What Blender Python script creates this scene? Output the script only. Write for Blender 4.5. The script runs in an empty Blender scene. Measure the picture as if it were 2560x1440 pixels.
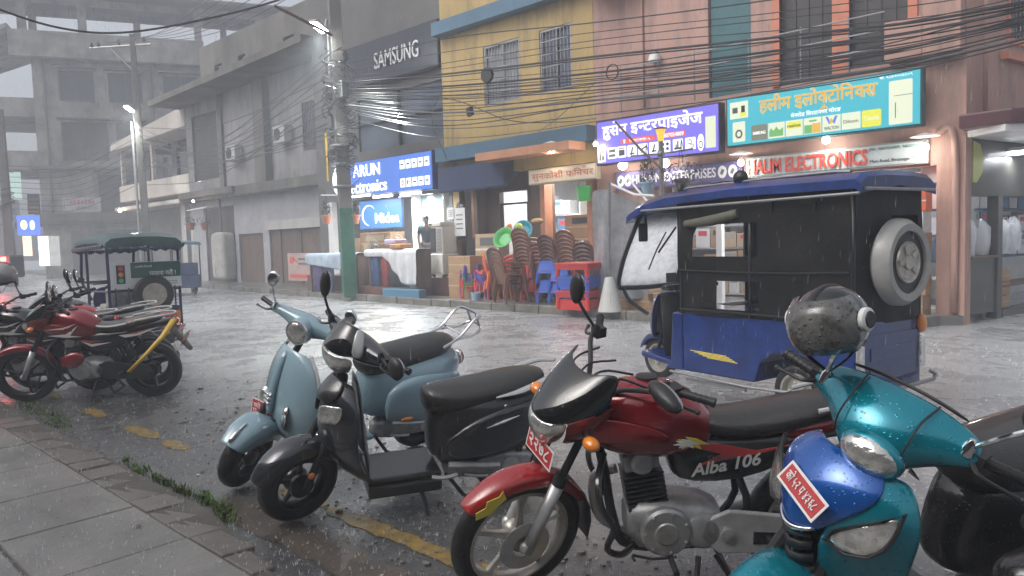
import bpy, bmesh, math, random
from mathutils import Vector as V, Matrix
sc = bpy.context.scene
col = sc.collection
rad = math.radians
PI = math.pi
random.seed(7)

# ---------------------------------------------------------------- camera
FOC, PITCH, ROLL, AZ, EYE = 1850.0, rad(3.75), rad(-1.75), rad(46.5), 1.55
_F = V((-math.cos(AZ)*math.cos(PITCH), math.sin(AZ)*math.cos(PITCH), -math.sin(PITCH)))
_U0 = V((-math.cos(AZ)*math.sin(PITCH), math.sin(AZ)*math.sin(PITCH), math.cos(PITCH)))
_R0 = V((math.sin(AZ), math.cos(AZ), 0))
_R = _R0*math.cos(ROLL) + _U0*math.sin(ROLL)
_U = _U0*math.cos(ROLL) - _R0*math.sin(ROLL)
CAM = V((0, 0, EYE))
cd = bpy.data.cameras.new('camera')
cam = bpy.data.objects.new('camera', cd)
col.objects.link(cam)
cam.matrix_world = Matrix(((_R.x, _U.x, -_F.x, 0), (_R.y, _U.y, -_F.y, 0), (_R.z, _U.z, -_F.z, EYE), (0, 0, 0, 1)))
cd.sensor_fit = 'HORIZONTAL'
cd.sensor_width = 36
cd.lens = FOC/2560*36
cd.clip_end = 2000
cd.clip_start = 0.02
sc.camera = cam

# ---------------------------------------------------------------- sky, sun, exposure
SUN_EL, SUN_AZ = rad(48), rad(200)
w = bpy.data.worlds.new('World')
sc.world = w
w.use_nodes = True
nt = w.node_tree
bg = nt.nodes['Background']
sky = nt.nodes.new('ShaderNodeTexSky')
sky.sky_type = 'NISHITA'
sky.sun_disc = False
sky.sun_elevation = SUN_EL
sky.sun_rotation = SUN_AZ
sky.air_density = 1.0
sky.dust_density = 6.0
hs = nt.nodes.new('ShaderNodeHueSaturation')      # rain cloud takes the blue out of the sky
hs.inputs['Saturation'].default_value = 0.3
nt.links.new(sky.outputs[0], hs.inputs['Color'])
nt.links.new(hs.outputs[0], bg.inputs['Color'])
bg.inputs['Strength'].default_value = 0.13
sl = bpy.data.lights.new('sun', 'SUN')
sl.energy = 0.5
sl.angle = rad(40)
sl.color = (1.0, 0.97, 0.93)
so = bpy.data.objects.new('sun', sl)
col.objects.link(so)
so.rotation_euler = (PI/2 - SUN_EL, 0, PI - SUN_AZ)
sc.view_settings.view_transform = 'Standard'
sc.view_settings.look = 'None'
sc.view_settings.exposure = 0.55
sc.view_settings.gamma = 1.0
sc.cycles.max_bounces = 6
sc.cycles.volume_bounces = 1
sc.cycles.use_denoising = True
sc.cycles.caustics_reflective = False
sc.cycles.caustics_refractive = False


# ---------------------------------------------------------------- helpers: pixel rays to places
def ray(px, py): return _R*((px-1280)/FOC) - _U*((py-720)/FOC) + _F
def gnd(px, py, z=0.0):
    d = ray(px, py); return CAM + d*((z-EYE)/d.z)
def oy(px, py, Y):
    d = ray(px, py); return CAM + d*(Y/d.y)
def dep(px, py, D): return CAM + ray(px, py)*D


# ---------------------------------------------------------------- helpers: objects
def tag(o, label=None, cat=None, group=None, kind=None):
    if label: o['label'] = label
    if cat: o['category'] = cat
    if group: o['group'] = group
    if kind: o['kind'] = kind
    return o
def thing(name, label, cat, loc=(0, 0, 0), rz=0.0, group=None, lean=0.0):
    o = bpy.data.objects.new(name, None)
    col.objects.link(o)
    o.empty_display_size = 0.1
    o.location = loc
    o.rotation_euler = (lean, 0, rz)
    return tag(o, label, cat, group)
def copy_tree(o, parent=None):
    c = o.copy()
    col.objects.link(c)
    if parent: c.parent = parent
    for ch in list(o.children): copy_tree(ch, c)
    return c
def cat_rom(pts, n):
    pts = [V(p) for p in pts]
    if n < 2 or len(pts) < 3: return pts
    out = []
    P = [pts[0]*2-pts[1]] + pts + [pts[-1]*2-pts[-2]]
    for i in range(1, len(P)-2):
        for k in range(n):
            t = k/n; a, b, c, d = P[i-1], P[i], P[i+1], P[i+2]
            out.append(0.5*((2*b) + (c-a)*t + (2*a-5*b+4*c-d)*t*t + (3*b-a-3*c+d)*t**3))
    out.append(pts[-1])
    return out
def rotm(ax, deg): return Matrix.Rotation(rad(deg), 4, ax)
def about(p, M): return Matrix.Translation(V(p)) @ M @ Matrix.Translation(-V(p))


class MB:
    """collects shapes and links them as one mesh object"""
    def __init__(s, xf=None):
        s.v = []; s.f = []; s.k = []; s.m = 0; s.xf = xf
    def add(s, vs, fs, flip=False):
        b = len(s.v)
        for p in vs:
            p = V(p)
            s.v.append(s.xf @ p if s.xf else p)
        for f in fs:
            f = [i+b for i in f]
            s.f.append(f[::-1] if flip else f); s.k.append(s.m)
        return s
    def bx(s, x0, x1, y0, y1, z0, z1):
        vs = [(x, y, z) for z in (z0, z1) for y in (y0, y1) for x in (x0, x1)]
        return s.add(vs, [(0, 2, 3, 1), (4, 5, 7, 6), (0, 1, 5, 4), (2, 6, 7, 3), (0, 4, 6, 2), (1, 3, 7, 5)])
    def box(s, c, d, M=None):
        vs = []
        for z in (-.5, .5):
            for y in (-.5, .5):
                for x in (-.5, .5):
                    p = V((x*d[0], y*d[1], z*d[2]))
                    vs.append((M.to_3x3() @ p if M else p) + V(c))
        return s.add(vs, [(0, 2, 3, 1), (4, 5, 7, 6), (0, 1, 5, 4), (2, 6, 7, 3), (0, 4, 6, 2), (1, 3, 7, 5)])
    def loft(s, rings, cap=True, closed=False):
        n = len(rings[0]); vs = [p for r in rings for p in r]; fs = []
        R = len(rings)
        for i in range(R if closed else R-1):
            for j in range(n):
                a = i*n+j; b = i*n+(j+1) % n; c = ((i+1) % R)*n+(j+1) % n; d = ((i+1) % R)*n+j
                fs.append((a, b, c, d))
        if cap and not closed:
            fs.append(tuple(range(n))[::-1]); fs.append(tuple((R-1)*n+j for j in range(n)))
        return s.add(vs, fs)
    def tube(s, pts, r, n=8, sm=1, closed=False, cap=True, flat=1.0):
        rs = r if isinstance(r, (list, tuple)) else None
        P = cat_rom(pts, sm) if not closed else [V(p) for p in pts]
        N = len(P); rings = []; up = None
        for i in range(N):
            if closed: t = P[(i+1) % N]-P[i-1]
            else: t = P[min(i+1, N-1)]-P[max(i-1, 0)]
            t.normalize()
            if up is None:
                up = V((0, 0, 1)) if abs(t.z) < .9 else V((1, 0, 0))
            a = t.cross(up)
            if a.length < 1e-5: a = t.cross(V((0, 1, 0)))
            a.normalize(); b = a.cross(t); up = b
            if rs:
                u = i/(N-1)*(len(rs)-1); k = min(int(u), len(rs)-2); rr = rs[k]+(rs[k+1]-rs[k])*(u-k)
            else: rr = r
            rings.append([P[i]+a*(rr*math.cos(2*PI*j/n))+b*(rr*flat*math.sin(2*PI*j/n)) for j in range(n)])
        return s.loft(rings, cap, closed)
    def cyl(s, p0, p1, r0, r1=None, n=14):
        return s.tube([p0, p1], [r0, r0 if r1 is None else r1], n)
    def lathe(s, prof, o=(0, 0, 0), ax='Z', n=24, cap=True):
        rings = []
        for r, h in prof:
            ring = []
            for j in range(n):
                c, d = r*math.cos(2*PI*j/n), r*math.sin(2*PI*j/n)
                p = {'Z': V((c, d, h)), 'Y': V((d, h, c)), 'X': V((h, c, d))}[ax]
                ring.append(p+V(o))
            rings.append(ring)
        return s.loft(rings, cap)
    def ell(s, c, r, nu=16, nv=10, M=None):
        rings = []
        for i in range(nv+1):
            a = -PI/2+PI*i/nv; q = max(math.cos(a), 0.02)
            ring = []
            for j in range(nu):
                p = V((r[0]*q*math.cos(2*PI*j/nu), r[1]*q*math.sin(2*PI*j/nu), r[2]*math.sin(a)))
                ring.append((M.to_3x3() @ p if M else p)+V(c))
            rings.append(ring)
        return s.loft(rings)
    def prism(s, poly, d0, d1, ax='Y'):
        n = len(poly)
        def P(a, b, d): return {'Y': (a, d, b), 'X': (d, a, b), 'Z': (a, b, d)}[ax]
        vs = [P(a, b, d0) for a, b in poly]+[P(a, b, d1) for a, b in poly]
        fs = [tuple(range(n)), tuple(range(2*n-1, n-1, -1))]
        for j in range(n):
            fs.append((j, j+n, (j+1) % n+n, (j+1) % n))
        return s.add(vs, fs)
    def body(s, secs, n=16):
        """loft of super-ellipse rings along x: (x, z, half width, half height[, exponent, y, tilt])"""
        rings = []
        for q in secs:
            x, z, hw, hh = q[:4]; e = q[4] if len(q) > 4 else 2.3; y = q[5] if len(q) > 5 else 0; tl = q[6] if len(q) > 6 else 0
            ring = []
            for j in range(n):
                a = 2*PI*(j+.5)/n; c, d = math.cos(a), math.sin(a)
                yy = hw*math.copysign(abs(c)**(2/e), c); zz = hh*math.copysign(abs(d)**(2/e), d)
                ring.append((x+zz*tl, y+yy, z+zz))
            rings.append(ring)
        return s.loft(rings)
    def grid(s, rows):
        n = len(rows[0])
        vs = [p for r in rows for p in r]
        fs = [(i*n+j, i*n+j+1, (i+1)*n+j+1, (i+1)*n+j) for i in range(len(rows)-1) for j in range(n-1)]
        return s.add(vs, fs)
    def gridm(s, rows):
        """rows given for y >= 0 from the centre line outwards, mirrored to y < 0"""
        full = []
        for r in rows:
            m = [(p[0], -p[1], p[2]) for p in r if p[1] > 1e-4][::-1]
            full.append(m+list(r))
        return s.grid(full)
    def build(s, name, mat, parent=None, smooth=40, bevel=0, seg=2, sub=0, solid=0, loc=None):
        me = bpy.data.meshes.new(name)
        me.from_pydata([tuple(p) for p in s.v], [], s.f)
        ms = mat if isinstance(mat, (list, tuple)) else [mat]
        for m in ms: me.materials.append(m)
        if len(ms) > 1: me.polygons.foreach_set('material_index', s.k)
        bm = bmesh.new(); bm.from_mesh(me); bmesh.ops.recalc_face_normals(bm, faces=bm.faces[:]) ; bm.to_mesh(me); bm.free()
        if smooth:
            me.polygons.foreach_set('use_smooth', [True]*len(me.polygons))
            if not sub: me.set_sharp_from_angle(angle=rad(smooth))
        o = bpy.data.objects.new(name, me)
        col.objects.link(o)
        if parent: o.parent = parent
        if loc: o.location = loc
        if solid:
            md = o.modifiers.new('solid', 'SOLIDIFY'); md.thickness = solid; md.offset = 0
        if bevel:
            md = o.modifiers.new('bevel', 'BEVEL'); md.width = bevel; md.segments = seg; md.limit_method = 'ANGLE'; md.angle_limit = rad(40)
        if sub:
            md = o.modifiers.new('sub', 'SUBSURF'); md.levels = sub; md.render_levels = sub
        return o


# ---------------------------------------------------------------- materials
MATS = {}
def mat(name, c=(.5, .5, .5), rough=.5, metal=0.0, var=0.0, vs=4.0, bump=0.0, bs=40.0, coat=0.0, emit=0.0, ec=None,
        coatr=0.06, trans=0.0, alpha=1.0, spec=.5, c2=None, stain=0.0, wet=0.0, rvar=0.0, streak=0.0, ior=1.45):
    if name in MATS: return MATS[name]
    m = bpy.data.materials.new(name)
    m.use_nodes = True
    n = m.node_tree.nodes; L = m.node_tree.links
    b = n['Principled BSDF']
    b.inputs['Base Color'].default_value = (*c, 1)
    b.inputs['Roughness'].default_value = rough
    b.inputs['Metallic'].default_value = metal
    b.inputs['IOR'].default_value = ior
    b.inputs['Specular IOR Level'].default_value = spec
    b.inputs['Coat Weight'].default_value = coat
    b.inputs['Coat Roughness'].default_value = coatr
    b.inputs['Transmission Weight'].default_value = trans
    b.inputs['Alpha'].default_value = alpha
    if emit:
        b.inputs['Emission Color'].default_value = (*(ec or c), 1)
        b.inputs['Emission Strength'].default_value = emit
    tc = n.new('ShaderNodeTexCoord')
    if var or streak or rvar:
        no = n.new('ShaderNodeTexNoise'); no.inputs['Scale'].default_value = vs; no.inputs['Detail'].default_value = 7
        no.inputs['Roughness'].default_value = .65
        L.new(tc.outputs['Object'], no.inputs['Vector'])
        if streak:
            mp = n.new('ShaderNodeMapping'); mp.inputs['Scale'].default_value = (1, 1, streak)
            L.new(tc.outputs['Object'], mp.inputs['Vector']); L.new(mp.outputs[0], no.inputs['Vector'])
        rp = n.new('ShaderNodeMapRange'); rp.inputs[1].default_value = .32; rp.inputs[2].default_value = .68
        L.new(no.outputs['Fac'], rp.inputs[0])
        if var:
            mx = n.new('ShaderNodeMix'); mx.data_type = 'RGBA'
            d = c2 or tuple(x*(1-var) for x in c)
            mx.inputs[6].default_value = (*d, 1); mx.inputs[7].default_value = (*c, 1)
            L.new(rp.outputs[0], mx.inputs[0]); L.new(mx.outputs[2], b.inputs['Base Color'])
        if rvar:
            r2 = n.new('ShaderNodeMapRange'); r2.inputs[3].default_value = max(rough-rvar, .03); r2.inputs[4].default_value = min(rough+rvar, 1)
            L.new(rp.outputs[0], r2.inputs[0]); L.new(r2.outputs[0], b.inputs['Roughness'])
    if stain:                                           # run-off and damp in patches of their own
        s1 = n.new('ShaderNodeTexNoise'); s1.inputs['Scale'].default_value = 1.6; s1.inputs['Detail'].default_value = 9; s1.inputs['Roughness'].default_value = .72
        m1 = n.new('ShaderNodeMapping'); m1.inputs['Scale'].default_value = (1.6, 1.6, stain)
        L.new(tc.outputs['Object'], m1.inputs['Vector']); L.new(m1.outputs[0], s1.inputs['Vector'])
        r1 = n.new('ShaderNodeMapRange'); r1.inputs[1].default_value = .50; r1.inputs[2].default_value = .72; r1.inputs[4].default_value = .6
        L.new(s1.outputs['Fac'], r1.inputs[0])
        q1 = n.new('ShaderNodeMix'); q1.data_type = 'RGBA'; q1.inputs[7].default_value = (.07, .065, .06, 1); q1.inputs[6].default_value = (*c, 1)
        if b.inputs['Base Color'].links: L.new(b.inputs['Base Color'].links[0].from_socket, q1.inputs[6])
        L.new(r1.outputs[0], q1.inputs[0]); L.new(q1.outputs[2], b.inputs['Base Color'])
    if bump or wet:
        nb = n.new('ShaderNodeTexNoise'); nb.inputs['Scale'].default_value = bs; nb.inputs['Detail'].default_value = 3
        L.new(tc.outputs['Object'], nb.inputs['Vector'])
        bp = n.new('ShaderNodeBump'); bp.inputs['Strength'].default_value = bump or wet; bp.inputs['Distance'].default_value = .01
        src = nb.outputs['Fac']
        if wet:                                         # beads of water standing on the surface
            vo = n.new('ShaderNodeTexVoronoi'); vo.inputs['Scale'].default_value = bs
            L.new(tc.outputs['Object'], vo.inputs['Vector'])
            mr = n.new('ShaderNodeMapRange'); mr.inputs[1].default_value = .28; mr.inputs[2].default_value = .05
            mr.interpolation_type = 'SMOOTHSTEP'
            L.new(vo.outputs['Distance'], mr.inputs[0]); src = mr.outputs[0]
        L.new(src, bp.inputs['Height']); L.new(bp.outputs[0], b.inputs['Normal'])
    MATS[name] = m
    return m


# ---------------------------------------------------------------- lettering
def glyphs(txt, bold=0.0, cut=None, shear=0.0):
    """vertices and faces of a line of text lying in x, y; cut keeps only the part left of that fraction"""
    cu = bpy.data.curves.new('lettering', 'FONT')
    cu.body = txt; cu.size = 1.0; cu.offset = bold; cu.resolution_u = 3; cu.shear = shear
    ob = bpy.data.objects.new('lettering', cu)
    col.objects.link(ob)
    dg = bpy.context.evaluated_depsgraph_get()
    me = bpy.data.meshes.new_from_object(ob.evaluated_get(dg))
    bm = bmesh.new(); bm.from_mesh(me)
    bpy.data.objects.remove(ob); bpy.data.curves.remove(cu); bpy.data.meshes.remove(me)
    xs = [v.co.x for v in bm.verts] or [0, 1]
    x0, x1 = min(xs), max(xs)
    if cut:
        xc = x0+(x1-x0)*cut
        bmesh.ops.bisect_plane(bm, geom=bm.verts[:]+bm.edges[:]+bm.faces[:], plane_co=(xc, 0, 0), plane_no=(1, 0, 0), clear_outer=True)
        x1 = xc
    bm.verts.index_update()
    vs = [v.co.copy() for v in bm.verts]; fs = [[v.index for v in f.verts] for f in bm.faces]
    bm.free()
    return vs, fs, x0, x1
def line_of(segs, bold=0.0):
    """segs: strings, ('half', ch, cut) for a half letter, ('line', x0, y0, x1, y1, thickness) for a stroke"""
    vs, fs, x = [], [], 0.0
    for g in segs:
        if isinstance(g, str): a, f, x0, x1 = glyphs(g, bold)
        elif g[0] == 'half': a, f, x0, x1 = glyphs(g[1], bold, g[2])
        else:
            _, ax, ay, bx, by, t = g
            d = V((bx-ax, by-ay, 0)); d.normalize(); nn = V((-d.y, d.x, 0))*t/2
            p, q = V((x+ax, ay, 0)), V((x+bx, by, 0))
            b = len(vs); vs += [p+nn, p-nn, q-nn, q+nn]; fs.append([b, b+1, b+2, b+3]); continue
        b = len(vs)
        vs += [p+V((x-x0, 0, 0)) for p in a]; fs += [[i+b for i in q] for q in f]
        x += x1-x0-0.012
    return vs, fs
def write(segs, x0, x1, z0, z1, y, m, parent, name='lettering', bold=0.0, thick=0.004, shear=0.0, M=None):
    """letters fitted into x0..x1, z0..z1 of the parent's plane y, facing -y"""
    if isinstance(segs, str): vs, fs, _, _ = glyphs(segs, bold, None, shear)
    else: vs, fs = line_of(segs, bold)
    ax = [p.x for p in vs]; ay = [p.y for p in vs]
    a0, a1, b0, b1 = min(ax), max(ax), min(ay), max(ay)
    mb = MB(M)
    P = [(x0+(p.x-a0)/(a1-a0)*(x1-x0), y-thick, z0+(p.y-b0)/(b1-b0)*(z1-z0)) for p in vs]
    mb.add(P, fs)
    me = bpy.data.meshes.new(name)
    me.from_pydata([tuple(p) for p in mb.v], [], mb.f)
    me.materials.append(m)
    o = bpy.data.objects.new(name, me)
    col.objects.link(o)
    if parent: o.parent = parent
    md = o.modifiers.new('solid', 'SOLIDIFY'); md.thickness = thick; md.offset = 0
    return o
# ---------------------------------------------------------------- road, pavements, markings, grass
def road_material():
    m = bpy.data.materials.new('wet_asphalt'); m.use_nodes = True
    n = m.node_tree.nodes; L = m.node_tree.links; b = n['Principled BSDF']
    tc = n.new('ShaderNodeTexCoord')
    def noise(s, d=6, r=.6):
        o = n.new('ShaderNodeTexNoise'); o.inputs['Scale'].default_value = s; o.inputs['Detail'].default_value = d
        o.inputs['Roughness'].default_value = r; L.new(tc.outputs['Object'], o.inputs['Vector']); return o.outputs['Fac']
    def rng(src, a, b_, c=0, d=1):
        o = n.new('ShaderNodeMapRange'); o.inputs[1].default_value = a; o.inputs[2].default_value = b_
        o.inputs[3].default_value = c; o.inputs[4].default_value = d; L.new(src, o.inputs[0]); return o.outputs[0]
    def mix(f, a, c):
        o = n.new('ShaderNodeMix'); o.data_type = 'RGBA'
        for i, q in ((6, a), (7, c)):
            if isinstance(q, tuple): o.inputs[i].default_value = (*q, 1)
            else: L.new(q, o.inputs[i])
        L.new(f, o.inputs[0]); return o.outputs[2]
    def math_(op, a, c):
        o = n.new('ShaderNodeMath'); o.operation = op
        for i, q in ((0, a), (1, c)):
            if isinstance(q, (int, float)): o.inputs[i].default_value = q
            else: L.new(q, o.inputs[i])
        return o.outputs[0]
    big = rng(noise(.55, 5, .6), .42, .6)
    mid = noise(3.5, 8, .7)
    fine = noise(60, 4, .7)
    grav = noise(9, 6, .75)
    base = mix(rng(mid, .3, .7), (.042, .043, .045), (.095, .093, .09))
    base = mix(rng(grav, .58, .72), base, (.15, .135, .115))
    sx = n.new('ShaderNodeSeparateXYZ'); L.new(tc.outputs['Object'], sx.inputs[0])
    flood_sheen = rng(math_('ADD', sx.outputs['Y'], math_('MULTIPLY', mid, 1.6)), 3.6, 6.2)        # silty water, with mist and sky sheen painted in as paler colour
    base = mix(flood_sheen, base, mix(rng(mid, .35, .65), (.25, .26, .275), (.33, .335, .345)))
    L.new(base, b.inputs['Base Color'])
    wet = rng(math_('ADD', math_('MULTIPLY', mid, .5), math_('MULTIPLY', noise(.8, 4), .6)), .42, .62)
    ro = rng(wet, 0, 1, .5, .25)
    L.new(ro, b.inputs['Roughness'])
    b.inputs['Specular IOR Level'].default_value = .7
    b.inputs['Coat Weight'].default_value = .9
    L.new(rng(noise(1.3, 5, .65), .5, .6, .38, .07), b.inputs['Coat Roughness'])
    vo = n.new('ShaderNodeTexVoronoi'); vo.inputs['Scale'].default_value = 34; L.new(tc.outputs['Object'], vo.inputs['Vector'])
    rip = n.new('ShaderNodeTexVoronoi'); rip.inputs['Scale'].default_value = 9; L.new(tc.outputs['Object'], rip.inputs['Vector'])
    ring = math_('SINE', math_('MULTIPLY', rip.outputs['Distance'], 60), 0)
    ring = math_('MULTIPLY', ring, rng(rip.outputs['Distance'], .45, .05))
    h = math_('ADD', math_('MULTIPLY', vo.outputs['Distance'], math_('SUBTRACT', 1.25, wet)), math_('MULTIPLY', fine, .7))
    h = math_('ADD', h, math_('MULTIPLY', ring, .16))
    h = math_('ADD', h, math_('MULTIPLY', mid, 1.4))
    bp = n.new('ShaderNodeBump'); bp.inputs['Strength'].default_value = .55; bp.inputs['Distance'].default_value = .016
    L.new(h, bp.inputs['Height']); L.new(bp.outputs[0], b.inputs['Normal'])
    bp2 = n.new('ShaderNodeBump'); bp2.inputs['Strength'].default_value = .5; bp2.inputs['Distance'].default_value = .012
    L.new(math_('ADD', ring, math_('MULTIPLY', mid, 2.2)), bp2.inputs['Height']); L.new(bp2.outputs[0], b.inputs['Coat Normal'])
    return m
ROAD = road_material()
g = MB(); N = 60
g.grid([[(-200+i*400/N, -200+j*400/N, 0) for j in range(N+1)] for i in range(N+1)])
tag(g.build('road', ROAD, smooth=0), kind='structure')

SLAB = mat('wet_concrete_slab', (.225, .215, .2), .42, var=.42, vs=2.2, bump=.35, bs=45, coat=.35, rvar=.15, coatr=.3, stain=1.6)
EDGE = mat('kerb_stone', (.17, .15, .135), .5, var=.45, vs=3, bump=.5, bs=25, coat=.3, coatr=.3)
JOINT = mat('joint_mud', (.10, .09, .08), .6, var=.4)
# near pavement: concrete slabs with a row of uneven edge stones
g = MB(); g.bx(-14, 3, -6, 1.66, -.05, .018)
g.prism([(-14, 1.6), (-14, 1.9), (-9, 1.86), (-5.9, 1.84), (-4.2, 1.84), (-3.3, 1.66)], -.05, .016, 'Z')
tag(g.build('pavement', JOINT, smooth=0), kind='structure')
g = MB(); random.seed(3)
x = -13.6
while x < 2.5:
    wd = .745+random.uniform(-.03, .03)
    for (ya, yb) in ((-1.4, -.62), (-.6, .15), (.165, .86), (.875, 1.56)):
        h = .03+random.uniform(-.004, .006); t = random.uniform(-.004, .004)
        if -6.1 < x or ya > -2:
            vs = [(x+.008, ya, h), (x+wd-.008, ya, h+t), (x+wd-.008, yb, h+t), (x+.008, yb, h)]
            g.add([V(q) for q in vs]+[V((q[0], q[1], -.02)) for q in vs], [(0, 1, 2, 3), (0, 4, 5, 1), (1, 5, 6, 2), (2, 6, 7, 3), (3, 7, 4, 0)])
    x += wd
tag(g.build('pavement_slabs', SLAB, smooth=0, bevel=.006, seg=1), kind='structure')
g = MB(); x = -8.2
while x < -2.9:
    wd = random.uniform(.24, .42); y1 = 1.82-max(0, (x+4.3))*.15+random.uniform(-.03, .02)
    h = .028+random.uniform(-.007, .007)
    vs = [(x+.004, 1.575, h-.004), (x+wd-.004, 1.575, h), (x+wd-.006+random.uniform(-.03, .02), y1, h-.008), (x+.012, y1+random.uniform(-.03, .03), h-.012)]
    g.add([V(q) for q in vs]+[V((q[0], q[1], -.03)) for q in vs], [(0, 1, 2, 3), (0, 4, 5, 1), (1, 5, 6, 2), (2, 6, 7, 3), (3, 7, 4, 0)])
    x += wd
tag(g.build('kerb', EDGE, smooth=0, bevel=.01), kind='structure')

# worn yellow parking line, in patches
YEL = mat('worn_yellow_paint', (.36, .235, .055), .4, var=.75, vs=14, bump=.3, bs=60, coat=.3, c2=(.09, .075, .05))
random.seed(11)
def patch_line(segs, y0, wd):
    g = MB()
    for (xa, xb) in segs:
        k = max(3, int((xb-xa)/.07)); up, lo = [], []
        for i in range(k+1):
            x = xa+(xb-xa)*i/k; e = .3 if i in (0, k) else 1
            up.append((x, y0+wd/2*e*(1+random.uniform(-.3, .15)), .004)); lo.append((x, y0-wd/2*e*(1+random.uniform(-.3, .15)), .004))
        b = len(g.v)
        g.add(up+lo, [(i, k+1+i, k+2+i, i+1) for i in range(k)])
    return g
g = patch_line([(-8.1, -7.55), (-9.2, -8.95), (-6.95, -6.3), (-6.15, -5.75), (-5.0, -4.75), (-4.3, -4.05), (-3.75, -1.2), (-4.02, -3.8)], 2.33, .13)
tag(g.build('yellow_line', YEL, smooth=0), kind='structure')
MUD = mat('wet_mud', (.11, .085, .066), .45, var=.5, vs=6, bump=.6, bs=30, coat=.4, coatr=.3, c2=(.05, .045, .04))
g = patch_line([(-4.4, -2.4)], 1.98, .24)
tag(g.build('mud_strip', MUD, smooth=0), kind='structure')
# loose stones washed along the gutter
g = MB(); random.seed(5)
for i in range(950):
    if i < 400: x = random.gauss(-6.2, .8); y = random.gauss(3.4, .5)
    else: x = random.uniform(-4.5, -.6); y = 2.0+random.expovariate(1/.8)
    r = random.uniform(.004, .015)*(1 if random.random() < .93 else 2)
    if y > 1.9: g.ell((x, y, r*.3), (r, r*random.uniform(.6, 1.2), r*.6), 6, 3, Matrix.Rotation(random.uniform(0, 6), 4, 'Z'))
tag(g.build('gravel', mat('loose_gravel', (.2, .19, .175), .4, var=.6, vs=20, coat=.4), smooth=0), kind='stuff')

# leaves and scraps washed up at the kerb
g = MB(); random.seed(15)
for i in range(70):
    x, y = random.uniform(-7, -.8), random.choice((random.gauss(2.0, .2), random.uniform(2, 4), random.uniform(.4, 1.6))); z = .036 if y < 1.55 else .006
    a = random.uniform(0, 6.3); l = random.uniform(.012, .035); w_ = l*random.uniform(.3, .6); c_, s_ = math.cos(a), math.sin(a); g.m = random.choice((0, 0, 1, 2))
    g.add([(x+c_*l, y+s_*l, z), (x-s_*w_, y+c_*w_, z+.006), (x-c_*l, y-s_*l, z+.002), (x+s_*w_, y-c_*w_, z+.004)], [(0, 1, 2, 3)])
tag(g.build('leaf_litter', [mat('brown_leaf_litter', (.09, .06, .03), .5, coat=.4), mat('green_leaf_litter', (.10, .2, .03), .5, coat=.4), mat('paper_scrap', (.5, .48, .45), .6)], smooth=0), 'wet leaves and paper scraps on the road edge', 'litter', kind='stuff')
# grass along the edge of the pavement
GR = mat('grass_blade', (.10, .17, .035), .5, var=.5, vs=6)
g = MB(); random.seed(21)
def tuft(cx, cy, n, sp, hh):
    for _ in range(n):
        x, y = cx+random.gauss(0, sp), cy+random.gauss(0, sp*.35); a = random.uniform(0, 6.28); h = hh*random.uniform(.4, 1.2)
        l = random.uniform(.2, .9)*h; w_ = .004
        d = V((math.cos(a), math.sin(a), 0)); s_ = V((-d.y, d.x, 0))*w_
        p0 = V((x, y, 0)); p1 = p0+d*l*.4+V((0, 0, h*.7)); p2 = p0+d*l+V((0, 0, h*.85))
        g.add([p0-s_, p0+s_, p1+s_, p1-s_, p2], [(0, 1, 2, 3), (3, 2, 4)])
for i in range(30):
    t = i/29; tuft(-5.85+1.75*t+random.gauss(0, .04), 1.9+random.gauss(0, .025), int(random.uniform(4, 22)*(1+t)), .045, random.uniform(.02, .04)+.035*t)
for cx, cy in ((-7.75, 2.0), (-7.95, 2.02), (-8.3, 1.98), (-8.6, 2.0), (-9, 2.05), (-7.5, 1.93)): tuft(cx, cy, 70, .14, .03)
tag(g.build('grass', GR, smooth=0), 'short green grass along the broken pavement edge', 'grass', kind='stuff')

# far pavement with its stone kerb
KP = [(-75, 16.5), (-40, 13.6), (-30, 12.9), (-22, 12.25), (-17.3, 11.8), (-13, 11.6), (-8.7, 11.42), (-7, 11.25), (-5, 11.2), (-3.6, 11.6), (-3.1, 12.9)]
PAVE = mat('far_pavement_concrete', (.17, .165, .155), .4, var=.4, vs=1.3, bump=.3, bs=12, coat=.4)
g = MB(); g.prism(KP+[(-2.8, 13.15), (-2.8, 14.4), (-75, 24)], -.05, .15, 'Z')
tag(g.build('pavement', PAVE, smooth=0), kind='structure')
FK = mat('far_kerb_stone', (.2, .19, .165), .5, var=.6, vs=2.5, bump=.6, bs=8, coat=.3, c2=(.07, .065, .05))
g = MB(); random.seed(9)
for a, b in zip(KP[:-1], KP[1:]):
    a, b = V((*a, 0)), V((*b, 0)); n = max(1, round((b-a).length/.7)); nrm = V((-(b-a).y, (b-a).x, 0)).normalized()
    for i in range(n):
        p, q = a+(b-a)*(i/n), a+(b-a)*((i+1)/n); gp = (q-p)*.012; j = random.uniform(-.012, .012)
        P4 = [p+gp-nrm*(.03+j), q-gp-nrm*(.03+j), q-gp+nrm*.14, p+gp+nrm*.14]; h = .172+random.uniform(-.01, .01)
        g.add([v+V((0, 0, h)) for v in P4]+[v-V((0, 0, .04)) for v in P4], [(0, 1, 2, 3), (0, 4, 5, 1), (1, 5, 6, 2), (2, 6, 7, 3), (3, 7, 4, 0)])
tag(g.build('kerb', FK, smooth=0, bevel=.02), kind='structure')
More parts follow.
